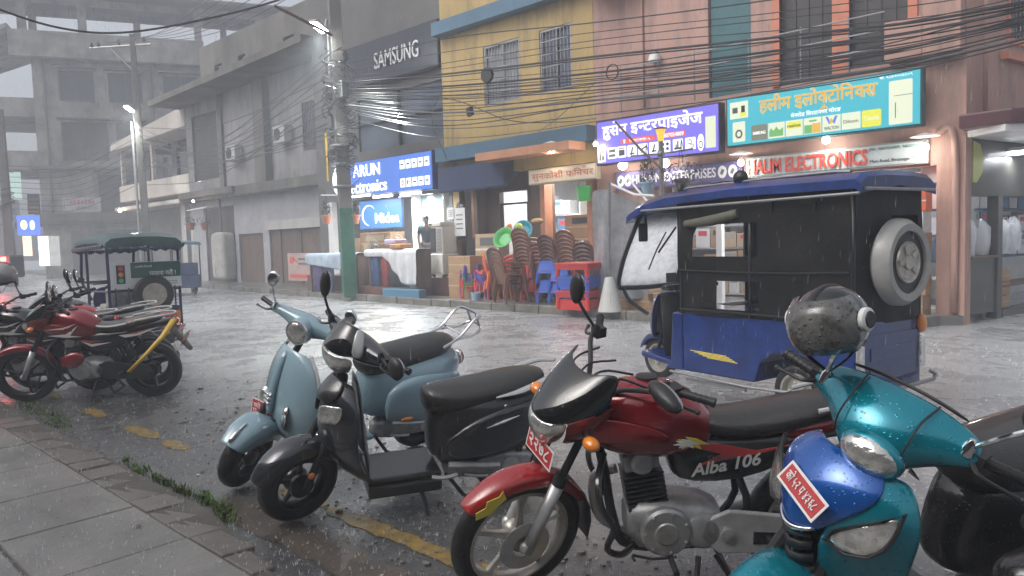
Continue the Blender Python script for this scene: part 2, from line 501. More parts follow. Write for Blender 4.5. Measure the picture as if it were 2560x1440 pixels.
# ---------------------------------------------------------------- buildings
def cells(mb, x0, x1, z0, z1, y0, y1, holes):
    """a wall in x, z with rectangular holes (xa, xb, za, zb)"""
    xs = sorted({x0, x1, *[min(max(h[i], x0), x1) for h in holes for i in (0, 1)]})
    zs = sorted({z0, z1, *[min(max(h[i], z0), z1) for h in holes for i in (2, 3)]})
    for i in range(len(xs)-1):
        run = None
        for j in range(len(zs)-1):
            cx, cz = (xs[i]+xs[i+1])/2, (zs[j]+zs[j+1])/2
            hole = any(h[0] < cx < h[1] and h[2] < cz < h[3] for h in holes)
            if not hole:
                run = (zs[j] if run is None else run[0], zs[j+1]) if run else (zs[j], zs[j+1])
            if (hole or j == len(zs)-2) and run:
                mb.bx(xs[i], xs[i+1], y0, y1, run[0], run[1]); run = None
    return mb
def at_base(b): return Matrix.Translation(-V(b))

CONC = mat('stained_concrete', (.42, .395, .36), .8, var=.5, vs=.9, bump=.3, bs=6, c2=(.13, .125, .115), stain=.4)
CONC2 = mat('dark_stained_concrete', (.20, .185, .165), .8, var=.55, vs=.8, bump=.3, bs=6, c2=(.07, .068, .062), streak=.35)
WHITEW = mat('grey_white_render', (.5, .48, .45), .7, var=.35, vs=1.2, bump=.2, bs=8, streak=.3)
DARKIN = mat('dark_room', (.03, .03, .035), .8)
GLASS = mat('dark_window_glass', (.05, .06, .075), .12, var=.4, vs=1.5, coat=.3)
WOOD = mat('weathered_wood', (.16, .1, .07), .6, var=.5, vs=5, streak=.2)
SHUT = mat('grey_metal_shutter', (.2, .19, .18), .5, metal=.3, var=.4, vs=2, streak=.3)
YELW = mat('yellow_wall_paint', (.52, .365, .14), .65, var=.28, vs=.8, bump=.15, bs=10, streak=.35, stain=.25)
BLUEB = mat('blue_wall_paint', (.075, .17, .26), .55, var=.3, vs=1.2, coat=.2)
PINKW = mat('pink_wall_paint', (.50, .30, .245), .65, var=.22, vs=.8, bump=.12, bs=10, streak=.4, stain=.25)
REDB = mat('rose_red_paint', (.45, .11, .12), .6, var=.3, vs=1.5)
ORNG = mat('orange_frame_paint', (.62, .22, .13), .55, var=.25, vs=3)
TEALD = mat('teal_shutter_paint', (.045, .15, .17), .5, var=.3, vs=2)
STEEL = mat('grey_steel', (.32, .32, .33), .35, metal=.7, var=.25, vs=8)
BLACKM = mat('black_metal', (.02, .02, .022), .4)
BROWNW = mat('brown_shop_timber', (.10, .062, .045), .5, var=.5, vs=4, streak=.2)
WHITEP = mat('white_paint', (.72, .72, .72), .45, var=.12, vs=3)
INNER = mat('shop_wall_white', (.62, .62, .62), .6, var=.15, vs=2)
CLOTH = mat('grey_curtain', (.33, .34, .38), .8, var=.35, vs=6, streak=.1)
NAVY = mat('navy_awning_cloth', (.035, .055, .12), .7, var=.3, vs=2)

def grille_window(parent, x0, x1, z0, z1, y, fm, pm, nv=9, nh=4, name='window'):
    f = MB(parent_xf(parent))
    t = .05
    f.bx(x0, x1, y-.03, y+.05, z0, z0+t); f.bx(x0, x1, y-.03, y+.05, z1-t, z1)
    f.bx(x0, x0+t, y-.03, y+.05, z0+t, z1-t); f.bx(x1-t, x1, y-.03, y+.05, z0+t, z1-t)
    f.bx((x0+x1)/2-.03, (x0+x1)/2+.03, y, y+.05, z0+t, z1-t)
    o = f.build(name, fm, parent, smooth=0)
    p = MB(parent_xf(parent)); p.bx(x0+t, x1-t, y+.055, y+.075, z0+t, z1-t); p.build('pane', pm, o, smooth=0)
    gr = MB(parent_xf(parent))
    for i in range(1, nv): gr.bx(x0+(x1-x0)*i/nv-.008, x0+(x1-x0)*i/nv+.008, y-.05, y-.034, z0+t, z1-t)
    for i in range(1, nh): gr.bx(x0+t, x1-t, y-.068, y-.052, z0+(z1-z0)*i/nh-.012, z0+(z1-z0)*i/nh+.012)
    gr.build('grille', STEEL, o, smooth=0)
    return o
def parent_xf(p): return at_base(p.location)

# ---- pink corner building (shops below, balcony doors above)
FY = 13.2
PK = thing('pink_building', 'pink rendered corner building with teal shutter and lit electronics signs', 'building', (-6.3, 13.2, 0))
X = parent_xf(PK)
b = MB(X)
cells(b, -9.86, -2.8, 0, 9.5, FY, FY+.25, [(-9.45, -3.2, -1, 2.52), (-7.13, -6.27, 4.15, 6.4), (-5.72, -4.80, 4.15, 6.4), (-4.52, -3.62, 4.25, 6.4)])
b.bx(-9.86, -9.66, FY+.25, 22, 0, 9.5)
d = V((.22, .97, 0)).normalized(); nrm = V((d.y, -d.x, 0))
P0 = V((-2.8, FY+.003, 0))
def side(mb, s0, s1, z0, z1, t0, t1):
    q = [P0+d*s0+nrm*t0, P0+d*s1+nrm*t0, P0+d*s1+nrm*t1, P0+d*s0+nrm*t1]
    mb.add([v+V((0, 0, z0)) for v in q]+[v+V((0, 0, z1)) for v in q], [(0, 1, 2, 3), (4, 5, 6, 7), (0, 1, 5, 4), (1, 2, 6, 5), (2, 3, 7, 6), (3, 0, 4, 7)])
side(b, 0, 1.35, 2.95, 9.5, -.25, 0); side(b, 1.35, 2.25, 2.95, 4.55, -.25, 0); side(b, 1.35, 2.25, 6.2, 9.5, -.25, 0); side(b, 2.25, 9, 2.95, 9.5, -.25, 0)
side(b, -.03, .16, 0, 2.95, -.25, .012)
b.build('wall', PINKW, PK, smooth=0)
b = MB(X); b.bx(-9.66, -2.9, 21.8, 22, 0, 9.5); b.bx(-9.9, -2.75, FY+.25, 22, 9.5, 9.7); b.build('roof', CONC, PK, smooth=0)
b = MB(X); b.bx(-9.6, -6.7, 16.6, 16.8, .15, 2.9); b.bx(-6.65, -3.0, 16.0, 16.2, .15, 2.9); b.bx(-7.05, -6.93, FY+.05, FY+.17, .15, 2.519); b.bx(-9.6, -3, FY+.26, 16.6, 2.9, 3.0); b.build('shop_room', INNER, PK, smooth=0)
# teal roller shutter, tall dark doors in orange frames
b = MB(X)
for i in range(28): b.bx(-7.1, -6.3, FY+.06, FY+.1+.012*(i % 2), 4.15+i*.08, 4.23+i*.08)
b.build('door', TEALD, PK, smooth=0)
for xa, xb in ((-5.72, -4.80), (-4.52, -3.62)):
    f = MB(X)
    f.bx(xa-.14, xa, FY-.035, FY+.1, 4.15, 6.4); f.bx(xb, xb+.14, FY-.035, FY+.1, 4.15, 6.4)
    if xa < -5: f.bx(xb+.14, xb+.14+.02, FY-.02, FY+.08, 4.15, 6.4)
    o = f.build('door', ORNG, PK, smooth=0)
    p = MB(X); p.bx(xa, xb, FY+.12, FY+.16, 4.15, 6.4)
    for i in range(1, 4): p.bx(xa+(xb-xa)*i/4-.02, xa+(xb-xa)*i/4+.02, FY+.1, FY+.119, 4.15, 6.4)
    p.build('panel', mat('dark_brown_door', (.045, .04, .04), .5, var=.3), o, smooth=0)
# balcony slab and overhang at the upper left, parapet step at the right
b = MB(X)
b.prism([(-9.86, 12.2), (-7.6, 13.19), (-9.86, 13.19)], 6.95, 9.3, 'Z'); b.build('balcony', REDB, PK, smooth=0)
b = MB(X); b.prism([(-9.6, 12.38), (-7.9, 13.19), (-9.6, 13.19)], 6.62, 6.94, 'Z'); b.build('balcony_soffit', PINKW, PK, smooth=0)
b = MB(X); b.bx(-3.9, -3.35, FY-.28, FY-.004, 4.2, 4.82); b.bx(-3.35, -2.82, FY-.28, FY-.004, 4.2, 5.35); b.build('parapet', PINKW, PK, smooth=0, bevel=.02)
b = MB(X)
for z in (4.45, 4.72, 5.0): b.tube([(-9.2, FY-.25, z), (-3.9, FY-.25, z)], .012, 6)
for x in (-9.0, -8.1, -7.3, -6.2, -5.25, -4.45): b.tube([(x, FY-.25, 4.1), (x, FY-.25, 5.05)], .014, 6)
b.build('balcony_railing', STEEL, PK)
b = MB(X); b.tube([(-8.6, FY-.04, 4.2), (-8.6, FY-.04, 7)], .03, 8); b.tube([(-2.62, FY+.35, 3.3), (-2.62, FY+.35, 7)], .035, 8); b.tube([(-2.94, FY-.06, .2), (-2.94, FY-.06, 2.85), (-3.2, FY-.03, 3.0)], .05, 10, sm=4); b.build('drain_pipe', PINKW, PK)
f = MB(X); side(f, 1.3, 1.38, 4.5, 6.2, -.06, .03); side(f, 1.38, 2.3, 4.48, 4.57, -.06, .05)
side(f, 1.1, 2.6, 4.2, 4.3, 0, .12)
o = f.build('window', ORNG, PK, smooth=0)
p = MB(X); side(p, 1.38, 2.25, 4.56, 6.2, -.16, -.13); p.build('pane', GLASS, o, smooth=0)
p = MB(X)
for i in range(6): side(p, 1.42+.14*i, 1.436+.14*i, 4.57, 6.2, -.03, -.015)
for i in range(8): side(p, 1.38, 2.25, 4.7+.19*i, 4.72+.19*i, -.048, -.031)
p.build('grille', STEEL, o, smooth=0)
# corner shop under the maroon canopy
b = MB(X)
side(b, .16, 8, 2.02, 2.949, -.3, -.05); side(b, .2, 1.15, .12, 1.02, -.3, -.06); side(b, 1.45, 6, .0, .12, -.3, -.06)
b.build('shop_front', mat('dark_olive_panel', (.045, .045, .038), .4, var=.3, vs=3, coat=.3), PK, smooth=0)
b = MB(X); side(b, 1.17, 1.33, 0, 2.02, -.2, -.03); b.build('post', mat('grey_shop_post', (.09, .09, .085), .45, var=.3), PK, smooth=0)
b = MB(X); side(b, .2, 8, 0, 3.0, -2.1, -2.0); b.bx(-3.1, -2.95, FY+.3, FY+3, 0, 3)
b.build('shop_room', INNER, PK, smooth=0)
b = MB(X)
pl = [(-.35, .05), (-.3, .75), (.2, 1.05), (1.2, 1.15), (2.5, 1.1), (4, 1.0), (4, -.02), (-.1, -.02)]
q = [P0+d*a+nrm*t for a, t in pl]
b.add([v+V((0, 0, 3.0)) for v in q]+[v+V((0, 0, 3.22)) for v in q], [tuple(range(8)), tuple(range(15, 7, -1))]+[(i, (i+1) % 8, (i+1) % 8+8, i+8) for i in range(8)])
b.build('canopy', mat('maroon_canopy', (.10, .028, .035), .5, var=.3, vs=3, coat=.3), PK, smooth=0, bevel=.03)
b = MB(X)
q = [P0+d*a+nrm*(t-.08) for a, t in pl[1:6]]+[P0+d*4, P0]
n_ = len(q)
b.add([v+V((0, 0, 2.9)) for v in q]+[v+V((0, 0, 2.997)) for v in q], [tuple(range(n_)), tuple(range(2*n_-1, n_-1, -1))]+[(i, (i+1) % n_, (i+1) % n_+n_, i+n_) for i in range(n_)])
b.build('canopy_soffit', WHITEP, PK, smooth=0)

wl = thing('wall_lamp', 'small white wall lamp on the pink wall above the purple sign', 'lamp', oy(1636, 152, FY-.1))
g = MB(); g.lathe([(.02, .16), (.10, .12), (.13, 0), (.11, -.02)], n=14); g.build('shade', WHITEP, wl); g = MB(); g.tube([(0, .1, .2), (0, .02, .2), (0, 0, .14)], .015, 6, 2); g.build('bracket', STEEL, wl)
# ---- yellow building
YB = thing('yellow_building', 'yellow building with blue bands and two barred windows', 'building', (-12.3, 13.2, 0))
X = parent_xf(YB)
b = MB(X)
cells(b, -14.84, -9.87, 3.2, 10, FY, FY+.25, [(-13.27, -12.05, 4.88, 6.33), (-11.42, -10.48, 4.9, 6.33)])
b.bx(-14.84, -14.6, FY+.25, 22, 0, 10); b.bx(-10.1, -9.87, FY+.25, 22, 0, 10)
b.build('wall', YELW, YB, smooth=0)
b = MB(X); b.bx(-14.9, -9.8, FY+.25, 22, 10, 10.2); b.build('roof', CONC, YB, smooth=0)
b = MB(X); b.bx(-14.86, -9.87, FY-.32, FY-.003, 3.62, 3.98); b.build('lower_band', BLUEB, YB, smooth=0, bevel=.01)
b = MB(X); b.bx(-14.86, -9.87, FY-.3, FY-.003, 6.86, 7.2); b.build('upper_band', BLUEB, YB, smooth=0, bevel=.01)
grille_window(YB, -13.27, -12.05, 4.88, 6.33, FY+.05, STEEL, CLOTH, 12, 5)
grille_window(YB, -11.42, -10.48, 4.9, 6.33, FY+.05, STEEL, mat('blue_curtain', (.14, .17, .26), .8, var=.6, vs=5), 9, 5)
b = MB(X)
cells(b, -14.84, -9.87, .1, 3.3, FY+.3, FY+.45, [(-14.6, -13.75, .6, 3.0), (-13.15, -12.2, .7, 2.75), (-11.45, -10.0, .5, 3.05)])
b.bx(-13.75, -13.62, FY-.05, FY+.29, .1, 3.2); b.bx(-11.75, -11.5, FY-.02, FY+.29, .1, 3.1)
b.build('shop_front', BROWNW, YB, smooth=0)
b = MB(X); b.bx(-13.9, -13.76, FY+.02, FY+.2, 1.6, 3.1); b.bx(-11.5, -11.36, FY-.04, FY+.24, 1.2, 3.1); b.bx(-10.12, -9.98, FY-.04, FY+.24, .9, 3.1); b.build('shop_post', mat('orange_timber', (.45, .2, .12), .5, var=.3, vs=5), YB, smooth=0)
b = MB(X); b.bx(-14.8, -13.6, 16, 16.1, .1, 3.2); b.bx(-13.6, -9.9, 17, 17.1, .1, 3.2); b.bx(-14.6, -10, FY+.5, 17, 3.3, 3.4); b.bx(-14.599, -14.55, FY+.46, 16, .1, 3.3); b.bx(-10.15, -10.101, FY+.46, 17, .1, 3.3); b.bx(-13.65, -13.6, FY+.46, 17, .1, 3.3); b.build('shop_room', INNER, YB, smooth=0)
b = MB(X); b.bx(-13.15, -12.2, FY+.34, FY+.38, 2.42, 2.47); b.bx(-13.15, -13.09, FY+.34, FY+.38, .7, 2.42); b.bx(-12.26, -12.2, FY+.34, FY+.38, .7, 2.42); b.build('door', BLACKM, YB, smooth=0)
b = MB(X); b.bx(-12.75, -9.9, FY-.9, FY-.33, 3.42, 3.6); b.build('canopy_soffit', mat('orange_soffit', (.62, .3, .17), .5, var=.25, vs=4), YB, smooth=0)
AW = MB()
AW.prism([(FY+.25, 3.55), (FY-.34, 3.45), (FY-.36, 2.85), (FY-.3, 2.8), (FY+.25, 3.2)], -14.75, -12.35, 'X')
tag(AW.build('shop_awning', NAVY, smooth=0, bevel=.02), 'navy cloth awning hanging over the shop beside the blue sign', 'awning')

# ---- dark building carrying the two phone and electronics signs
DB = thing('dark_building', 'dark grey building with glass front between utility pole and yellow building', 'building', (-18.2, 13.4, 0))
X = parent_xf(DB)
b = MB(X)
cells(b, -21.4, -14.87, 0, 9.6, FY+.25, FY+.45, [(-20.6, -15.0, -1, 2.9), (-19.0, -15.0, 4.35, 5.9)])
b.bx(-21.4, -21.2, FY+.45, 22, 0, 9.6)
b.build('wall', mat('dark_grey_cladding', (.15, .145, .14), .6, var=.35, vs=.8), DB, smooth=0)
b = MB(X); b.bx(-21.4, -14.87, FY+.45, 22, 9.6, 9.8); b.build('roof', CONC, DB, smooth=0)
f = MB(X); f.bx(-17.05, -16.98, FY+.2, FY+.3, 4.35, 5.9); f.bx(-19, -15, FY+.2, FY+.3, 5.1, 5.14)
o = f.build('window', BLACKM, DB, smooth=0)
p = MB(X); p.bx(-19, -15, FY+.31, FY+.33, 4.35, 5.9); p.build('pane', mat('pale_glass', (.14, .17, .22), .15, var=.5, vs=.7), o, smooth=0)
b = MB(X); b.bx(-21.2, -14.9, 16.3, 16.4, .1, 3.2); b.bx(-21.2, -14.9, FY+.5, 16.3, 3.2, 3.3); b.build('shop_room', INNER, DB, smooth=0)
b = MB(X); b.bx(-20.9, -13.9, FY-.62, FY+1.2, .05, .62); b.bx(-17.6, -14.8, FY-1.25, FY-.625, .05, .38); b.build('plinth', mat('red_oxide_floor', (.13, .05, .04), .45, var=.4, vs=2, coat=.3), DB, smooth=0, bevel=.01)
b = MB(X); b.bx(-16.2, -15.3, FY+.3, FY+.34, .63, 2.85); b.build('glass_door', mat('green_glass', (.45, .6, .56), .1, coat=.5), DB, smooth=0)
b = MB(X); b.bx(-20.6, -20.35, FY+.05, FY+.24, .1, 2.9); b.bx(-16.42, -16.2, FY+.1, FY+.28, .63, 2.9); b.build('shop_post', WHITEP, DB, smooth=0)

# ---- run-down grey building with a long eave (left of the lit pole)
GY = 14.3
GB = thing('grey_building', 'run-down grey two storey building under a long concrete eave', 'building', (-27.5, 14.3, 0))
X = parent_xf(GB)
b = MB(X)
cells(b, -33.2, -21.45, 4.0, 7.9, GY, GY+.3, [(-32.6, -30.2, 4.5, 7.3), (-23.5, -22.7, 5.0, 6.6)])
b.build('wall', mat('blotched_grey_render', (.36, .34, .35), .8, var=.5, vs=.55, bump=.2, bs=6, c2=(.15, .145, .145), streak=.5, stain=.3), GB, smooth=0)
b = MB(X); b.bx(-26.6, -25.8, GY-.3, GY-.003, 4.0, 7.85); b.bx(-29.9, -29.6, GY-.12, GY-.003, 4, 7.85); b.build('pilaster', CONC2, GB, smooth=0)
b = MB(X); b.prism([(-33.9, 7.81), (-21.3, 8.06), (-21.3, 8.3), (-33.9, 8.05)], GY-1.3, GY+.5, 'Y'); b.build('eave', CONC2, GB, smooth=0)
b = MB(X); b.bx(-33.3, -21.45, GY-.45, GY+.3, 3.6, 3.99); b.bx(-33, -28, GY-.6, GY-.451, 3.72, 3.99); b.build('cornice', CONC2, GB, smooth=0, bevel=.03)
b = MB(X); cells(b, -33.2, -21.45, 8.31, 10.5, GY+.8, GY+1.0, [(-31.8, -31.1, 8.5, 9.5), (-29.6, -29, 8.6, 9.5), (-26, -25.2, 8.6, 9.5)]); b.bx(-33.2, -21.45, GY+2.6, GY+2.7, 8, 10.5); b.build('upper_wall', CONC2, GB, smooth=0)
f = MB(X); f.bx(-32.6, -30.2, GY+.1, GY+.13, 4.5, 7.3); f.build('boarded_opening', mat('dark_board', (.075, .07, .07), .7, var=.4, vs=2), GB, smooth=0)
f = MB(X); f.bx(-23.55, -22.65, GY-.03, GY+.02, 4.94, 5.0); f.bx(-23.55, -23.5, GY-.03, GY+.05, 5.0, 6.6); f.bx(-22.7, -22.65, GY-.03, GY+.05, 5.0, 6.6); o = f.build('window', WOOD, GB, smooth=0)
p = MB(X); p.bx(-23.5, -22.7, GY+.08, GY+.1, 5, 6.6); p.build('pane', GLASS, o, smooth=0)
b = MB(X); cells(b, -33.2, -21.45, 0, 3.6, GY+.05, GY+.3, [(-31.9, -29.2, -1, 3.3), (-28.9, -26.9, -1, 2.1), (-26.4, -22.0, -1, 2.2)]); b.build('ground_wall', mat('lilac_grey_render', (.4, .39, .42), .75, var=.35, vs=.8, bump=.2, bs=8), GB, smooth=0)
b = MB(X)
for i in range(30): b.bx(-31.9, -29.2, GY+.12, GY+.15+.012*(i % 2), .1+i*.11, .21+i*.11)
b.build('shutter', mat('brown_shutter', (.09, .075, .07), .6, var=.4, vs=1.5), GB, smooth=0)
b = MB(X)
for i in range(6): b.bx(-26.38+i*.73, -25.69+i*.73, GY+.12+.03*(i % 2), GY+.17+.03*(i % 2), .1, 2.2)
b.bx(-28.9, -26.9, GY+.14, GY+.18, .1, 2.1)
b.build('door', WOOD, GB, smooth=0)
b = MB(X); b.bx(-26.55, -21.9, GY-.06, GY+.04, 2.2, 2.55); b.build('lintel', WHITEW, GB, smooth=0)

for x_, z_ in ((-24.6, 5.3), (-28.4, 5.0)):
    b = MB(X); b.bx(x_-.4, x_+.4, GY-.38, GY-.05, z_, z_+.6); ac = b.build('air_conditioner', WHITEW, GB, smooth=0, bevel=.02); b = MB(X); b.lathe([(.22, GY-.385), (.22, GY-.40), (.02, GY-.40)], (x_-.08, 0, z_+.3), 'Y', 18); b.build('fan_grille', DARKIN, ac)
b = MB(X); b.tube([(-21.9, GY-.08, 3.9), (-21.9, GY-.08, 8)], .06, 8); b.tube([(-30.0, GY-.15, .3), (-30.0, GY-.15, 3.6)], .05, 8); b.build('drain_pipe', CONC2, GB)
b = MB(X)
for k in range(7): b.bx(-23.44+.1*k, -23.425+.1*k, GY-.02, GY, 5, 6.6)
b.build('window_bar', STEEL, GB, smooth=0)
# ---- small building with pale balcony bands
SB = thing('balcony_building', 'small two storey building with pale balcony bands and dark veranda', 'building', (-37.5, 14.6, 0))
X = parent_xf(SB); SY = 14.9
b = MB(X)
cells(b, -42.5, -33.6, 0, 8, SY+.9, SY+1.1, [(-41.5, -38.5, 5.0, 7.0), (-38, -35, 5.0, 7.0)])
b.build('wall', mat('veranda_wall', (.2, .19, .19), .8, var=.4, vs=1), SB, smooth=0)
PALE = mat('pale_balcony_paint', (.58, .53, .48), .65, var=.3, vs=1.5, streak=.4)
b = MB(X); b.prism([(-42.8, 6.85), (-33.4, 7.05), (-33.4, 7.95), (-42.8, 7.25)], SY-.55, SY+.9, 'Y'); b.build('fascia', PALE, SB, smooth=0, bevel=.03)
b = MB(X); b.bx(-42.6, -33.5, SY-.3, SY+.9, 4.15, 5.0); b.build('balcony', PALE, SB, smooth=0, bevel=.03)
b = MB(X); b.bx(-42.3, -33.4, SY-.7, SY+.9, 3.65, 3.85); b.build('lower_canopy', PALE, SB, smooth=0, bevel=.03)
b = MB(X)
for x in (-42.4, -38.3, -33.7): b.bx(x-.09, x+.09, SY-.2, SY-.02, 5.0, 6.95)
b.build('post', PALE, SB, smooth=0)
b = MB(X)
for x0_, x1_ in ((-41.5, -38.5), (-38, -35)): b.bx(x0_, x1_, SY+1.0, SY+1.03, 5, 7)
b.build('window', GLASS, SB, smooth=0)
b = MB(X); b.bx(-42.4, -33.6, SY+.85, SY+.899, .1, 3.6); b.build('shop_front', mat('grey_shop_front', (.2, .2, .2), .6, var=.5, vs=1), SB, smooth=0)
b = MB(X); b.bx(-35.0, -34.5, SY-.3, SY-.1, .1, 3.6); b.bx(-34.0, -33.55, SY-.3, SY-.1, .1, 3.6); b.build('column', WHITEW, SB, smooth=0)

# ---- tall grey corner building at the end of the street, open roof terrace
TB = thing('corner_building', 'tall stained grey corner building with open roof terrace at street end', 'building', (-51.5, 14.4, 0), rad(65.5))
TW = 24.0
def tb(): return MB()
# local x runs along the facade to the right, y into the block
LIFT = [0, 3.5, 6.9, 10.2, 13.6]
wins = [(.2, 2.0, 10.9, 12.7), (2.9, 4.7, 10.9, 12.7), (6.0, 8.0, 10.9, 12.7), (.2, 2.6, 7.3, 9.6), (3.2, 4.6, 7.5, 9.6), (6.0, 8.0, 7.5, 9.6), (2.0, 4.9, 3.9, 6.4), (5.6, 8, 3.9, 6.4)]
b = tb(); cells(b, -1.2, TW, 0, 13.3, 0, .3, wins)
b.bx(-1.2, -1.0, .3, 12, 0, 13.3); b.build('wall', CONC, TB, smooth=0)
b = tb()
b.bx(-1.6, TW, -.5, .8, 6.65, 6.85); b.bx(-1.5, 6, -.45, -.35, 3.45, 4.0); b.bx(-1.6, TW, -.4, -.003, 3.3, 3.45); b.build('ledge', CONC2, TB, smooth=0, bevel=.03)
b = tb(); b.bx(-2.2, 8.5, -.7, .1, 13.3, 14.85); b.bx(8.5, TW, -.3, .1, 13.3, 14.4); b.build('parapet', CONC, TB, smooth=0, bevel=.03)
for x0_, x1_, z0_, z1_ in wins:
    f = tb(); f.bx(x0_-.06, x1_+.06, -.05, .05, z0_-.06, z0_); f.bx(x0_-.06, x0_, -.05, .05, z0_, z1_); f.bx(x1_, x1_+.06, -.05, .05, z0_, z1_); f.bx((x0_+x1_)/2-.03, (x0_+x1_)/2+.03, .1, .17, z0_, z1_)
    o = f.build('window', WOOD if z0_ < 10 else CONC2, TB, smooth=0)
    p = tb(); p.bx(x0_, x1_, .18, .2, z0_, z1_); p.build('pane', mat('blue_grey_glass', (.05, .057, .075), .3, var=.3, vs=1) if z0_ > 10 else mat('dusty_brown_glass', (.12, .1, .095), .5, var=.4, vs=1.5), o, smooth=0)
b = tb()
for x in (-1.6, 1.6, 8.2, 12.0, 15.6, 19.2): b.bx(x-.22, x+.22, .12, .5, 13.3, 16.74)
for x in (-1.4, 4.5, 9.8, 13.1, 17): b.bx(x-.2, x+.2, 2.2, 2.5, 13.3, 17)
b.build('terrace_column', CONC, TB, smooth=0)
b = tb(); b.prism([(-1.1, 17.15), (3.2, 17.02), (3.2, 17.2), (-1.1, 17.35)], -4.2, TW, 'X'); b.build('roof', mat('dark_roof_sheet', (.13, .125, .12), .6, var=.3), TB, smooth=0)
b = tb(); b.bx(-3.2, TW, .1, .45, 16.75, 17.09); b.bx(-3.2, TW, 2.51, 2.7, 16.55, 17.0); b.build('roof_beam', CONC, TB, smooth=0)
b = tb()
for x0_, x1_, z0_, z1_ in wins: b.bx(x0_-.25, x1_+.25, -.45, -.004, z1_+.12, z1_+.22)
b.build('window_hood', CONC2, TB, smooth=0)
b = tb(); b.tube([(5.3, -.08, .2), (5.3, -.08, 13.2)], .07, 6); b.tube([(-.6, -.08, 3.5), (-.6, -.08, 13.2)], .06, 6); b.build('rain_pipe', CONC2, TB)
# street side: balconies running back along the road
b = tb()
for z in (6.7, 9.9): b.bx(-4.4, -1.25, .4, 7.5, z, z+.18); b.bx(-4.4, -4.25, .4, 7.5, z+.18, z+1.15); b.bx(-4.25, -1.25, .4, .55, z+.18, z+1.15)
b.prism([(-6.2, 13.2), (-2.21, 14.9), (-2.21, 15.2), (-6.2, 13.4)], -.6, 8, 'Y')
b.bx(-4.3, -1.25, .6, 7, 3.4, 3.6)
b.build('balcony', CONC, TB, smooth=0, bevel=.03)
b = tb()
for z in (.2, 3.9, 7.3, 10.6):
    for y in (1.4, 4.2): b.bx(-1.25, -1.203, y, y+1.4, z, z+2.3)
b.build('side_window', GLASS, TB, smooth=0)
b = tb(); b.bx(.3, 5.2, -.2, -.05, .1, 2.9); b.bx(5.6, 9, -.2, -.05, .1, 2.9); b.build('shop_front', mat('dim_shop_front', (.17, .16, .16), .5, var=.5, vs=.8), TB, smooth=0)

# ---- pale far block seen past the corner and low shops at the far end of the road
FB = thing('far_building', 'hazy grey building far down the road beyond corner building', 'building', (-74, 12, 0), rad(68))
b = MB(); b.bx(-9, 4, 0, 8, 0, 9.5); b.build('wall', CONC, FB, smooth=0)
b = MB()
for z in (4.2, 7.0):
    for x in (-7, -4, -1, 2): b.bx(x, x+1.3, -.06, -.003, z, z+1.5)
b.build('window', GLASS, FB, smooth=0)
b = MB(); b.bx(-9.4, 4.4, -.5, 8.4, 9.5, 9.8); b.build('roof', CONC2, FB, smooth=0)
# ---- unseen shop front and tin awning, added behind the camera to darken reflections
NS = thing('near_sky_blocker', 'unseen shop front with tin awning added to block sky behind the camera', 'building', (-4, -4.5, 0))
X = parent_xf(NS)
b = MB(X); cells(b, -40, 16, 0, 6.0, -4.75, -4.5, [(-9, -5.5, -1, 2.7), (-4.5, -1, -1, 2.7), (0, 3.5, -1, 2.7)]); b.build('wall', CONC2, NS, smooth=0)
b = MB(X); b.bx(-40, 16, -5.6, -5.5, 0, 2.9); b.build('shutter', SHUT, NS, smooth=0)
b = MB(X); b.prism([(-4.49, 3.4), (-2.2, 3.0), (-2.2, 3.04), (-4.49, 3.44)], -12, 12, 'X'); b.build('awning', mat('dark_tin', (.06, .06, .06), .5), NS, smooth=0)
# ---------------------------------------------------------------- signs and lamps
def bulb(name, label, px, py, Y, r, watt, warm=(1, .93, .82), group=None, est=14, loc=None):
    p = loc or oy(px, py, Y)
    t = thing(name, label, 'lamp', p, 0, group)
    g = MB(); g.ell((0, 0, 0), (r, r, r), 12, 8)
    g.build('bulb', mat('lit_bulb_%d' % est, (1, .96, .9), .4, emit=est, ec=(1, .95, .87)), t)
    g = MB(); g.lathe([(r*.45, r*.8), (r*.5, r*1.5), (r*.3, r*1.9)], n=10); g.build('socket', WHITEP, t)
    li = bpy.data.lights.new('lamp_light', 'POINT'); li.energy = watt; li.color = warm; li.shadow_soft_size = r*1.15
    lo = bpy.data.objects.new('lamp_light', li); col.objects.link(lo); lo.parent = t; lo.location = (0, 0, -r*1.3)
    return t

def signbox(name, label, x0, x1, z0, z1, Y, depth, face, frame, cat='sign', bev=.01):
    t = thing(name, label, cat, ((x0+x1)/2, Y, z0))
    hw, h = (x1-x0)/2, z1-z0
    g = MB(); g.bx(-hw, hw, .01, depth, 0, h); g.build('box', frame, t, smooth=0, bevel=bev)
    g = MB(); e = .03; g.bx(-hw+e, hw-e, 0, .008, e, h-e); g.build('face', face, t, smooth=0)
    return t, hw, h
def quad(t, name, m, x0, x1, z0, z1, y=0, th=.004, r=0):
    g = MB()
    if r:
        pts = []
        for cx, cz, a in ((x1-r, z0+r, -90), (x1-r, z1-r, 0), (x0+r, z1-r, 90), (x0+r, z0+r, 180)):
            for k in range(4): pts.append((cx+r*math.cos(rad(a+30*k)), cz+r*math.sin(rad(a+30*k))))
        g.prism(pts, y-th, y)
    else: g.bx(x0, x1, y-th, y, z0, z1)
    return g.build(name, m, t, smooth=0)
def disc(t, name, m, cx, cz, rx, rz, y=0, th=.004, n=20, inner=0):
    g = MB()
    o_ = [(cx+rx*math.cos(2*PI*i/n), cz+rz*math.sin(2*PI*i/n)) for i in range(n)]
    if not inner: g.prism(o_, y-th, y)
    else:
        i_ = [(cx+rx*inner*math.cos(2*PI*i/n), cz+rz*inner*math.sin(2*PI*i/n)) for i in range(n)]
        for j in range(n):
            k = (j+1) % n; g.prism([o_[j], o_[k], i_[k], i_[j]], y-th, y)
    return g.build(name, m, t, smooth=0)
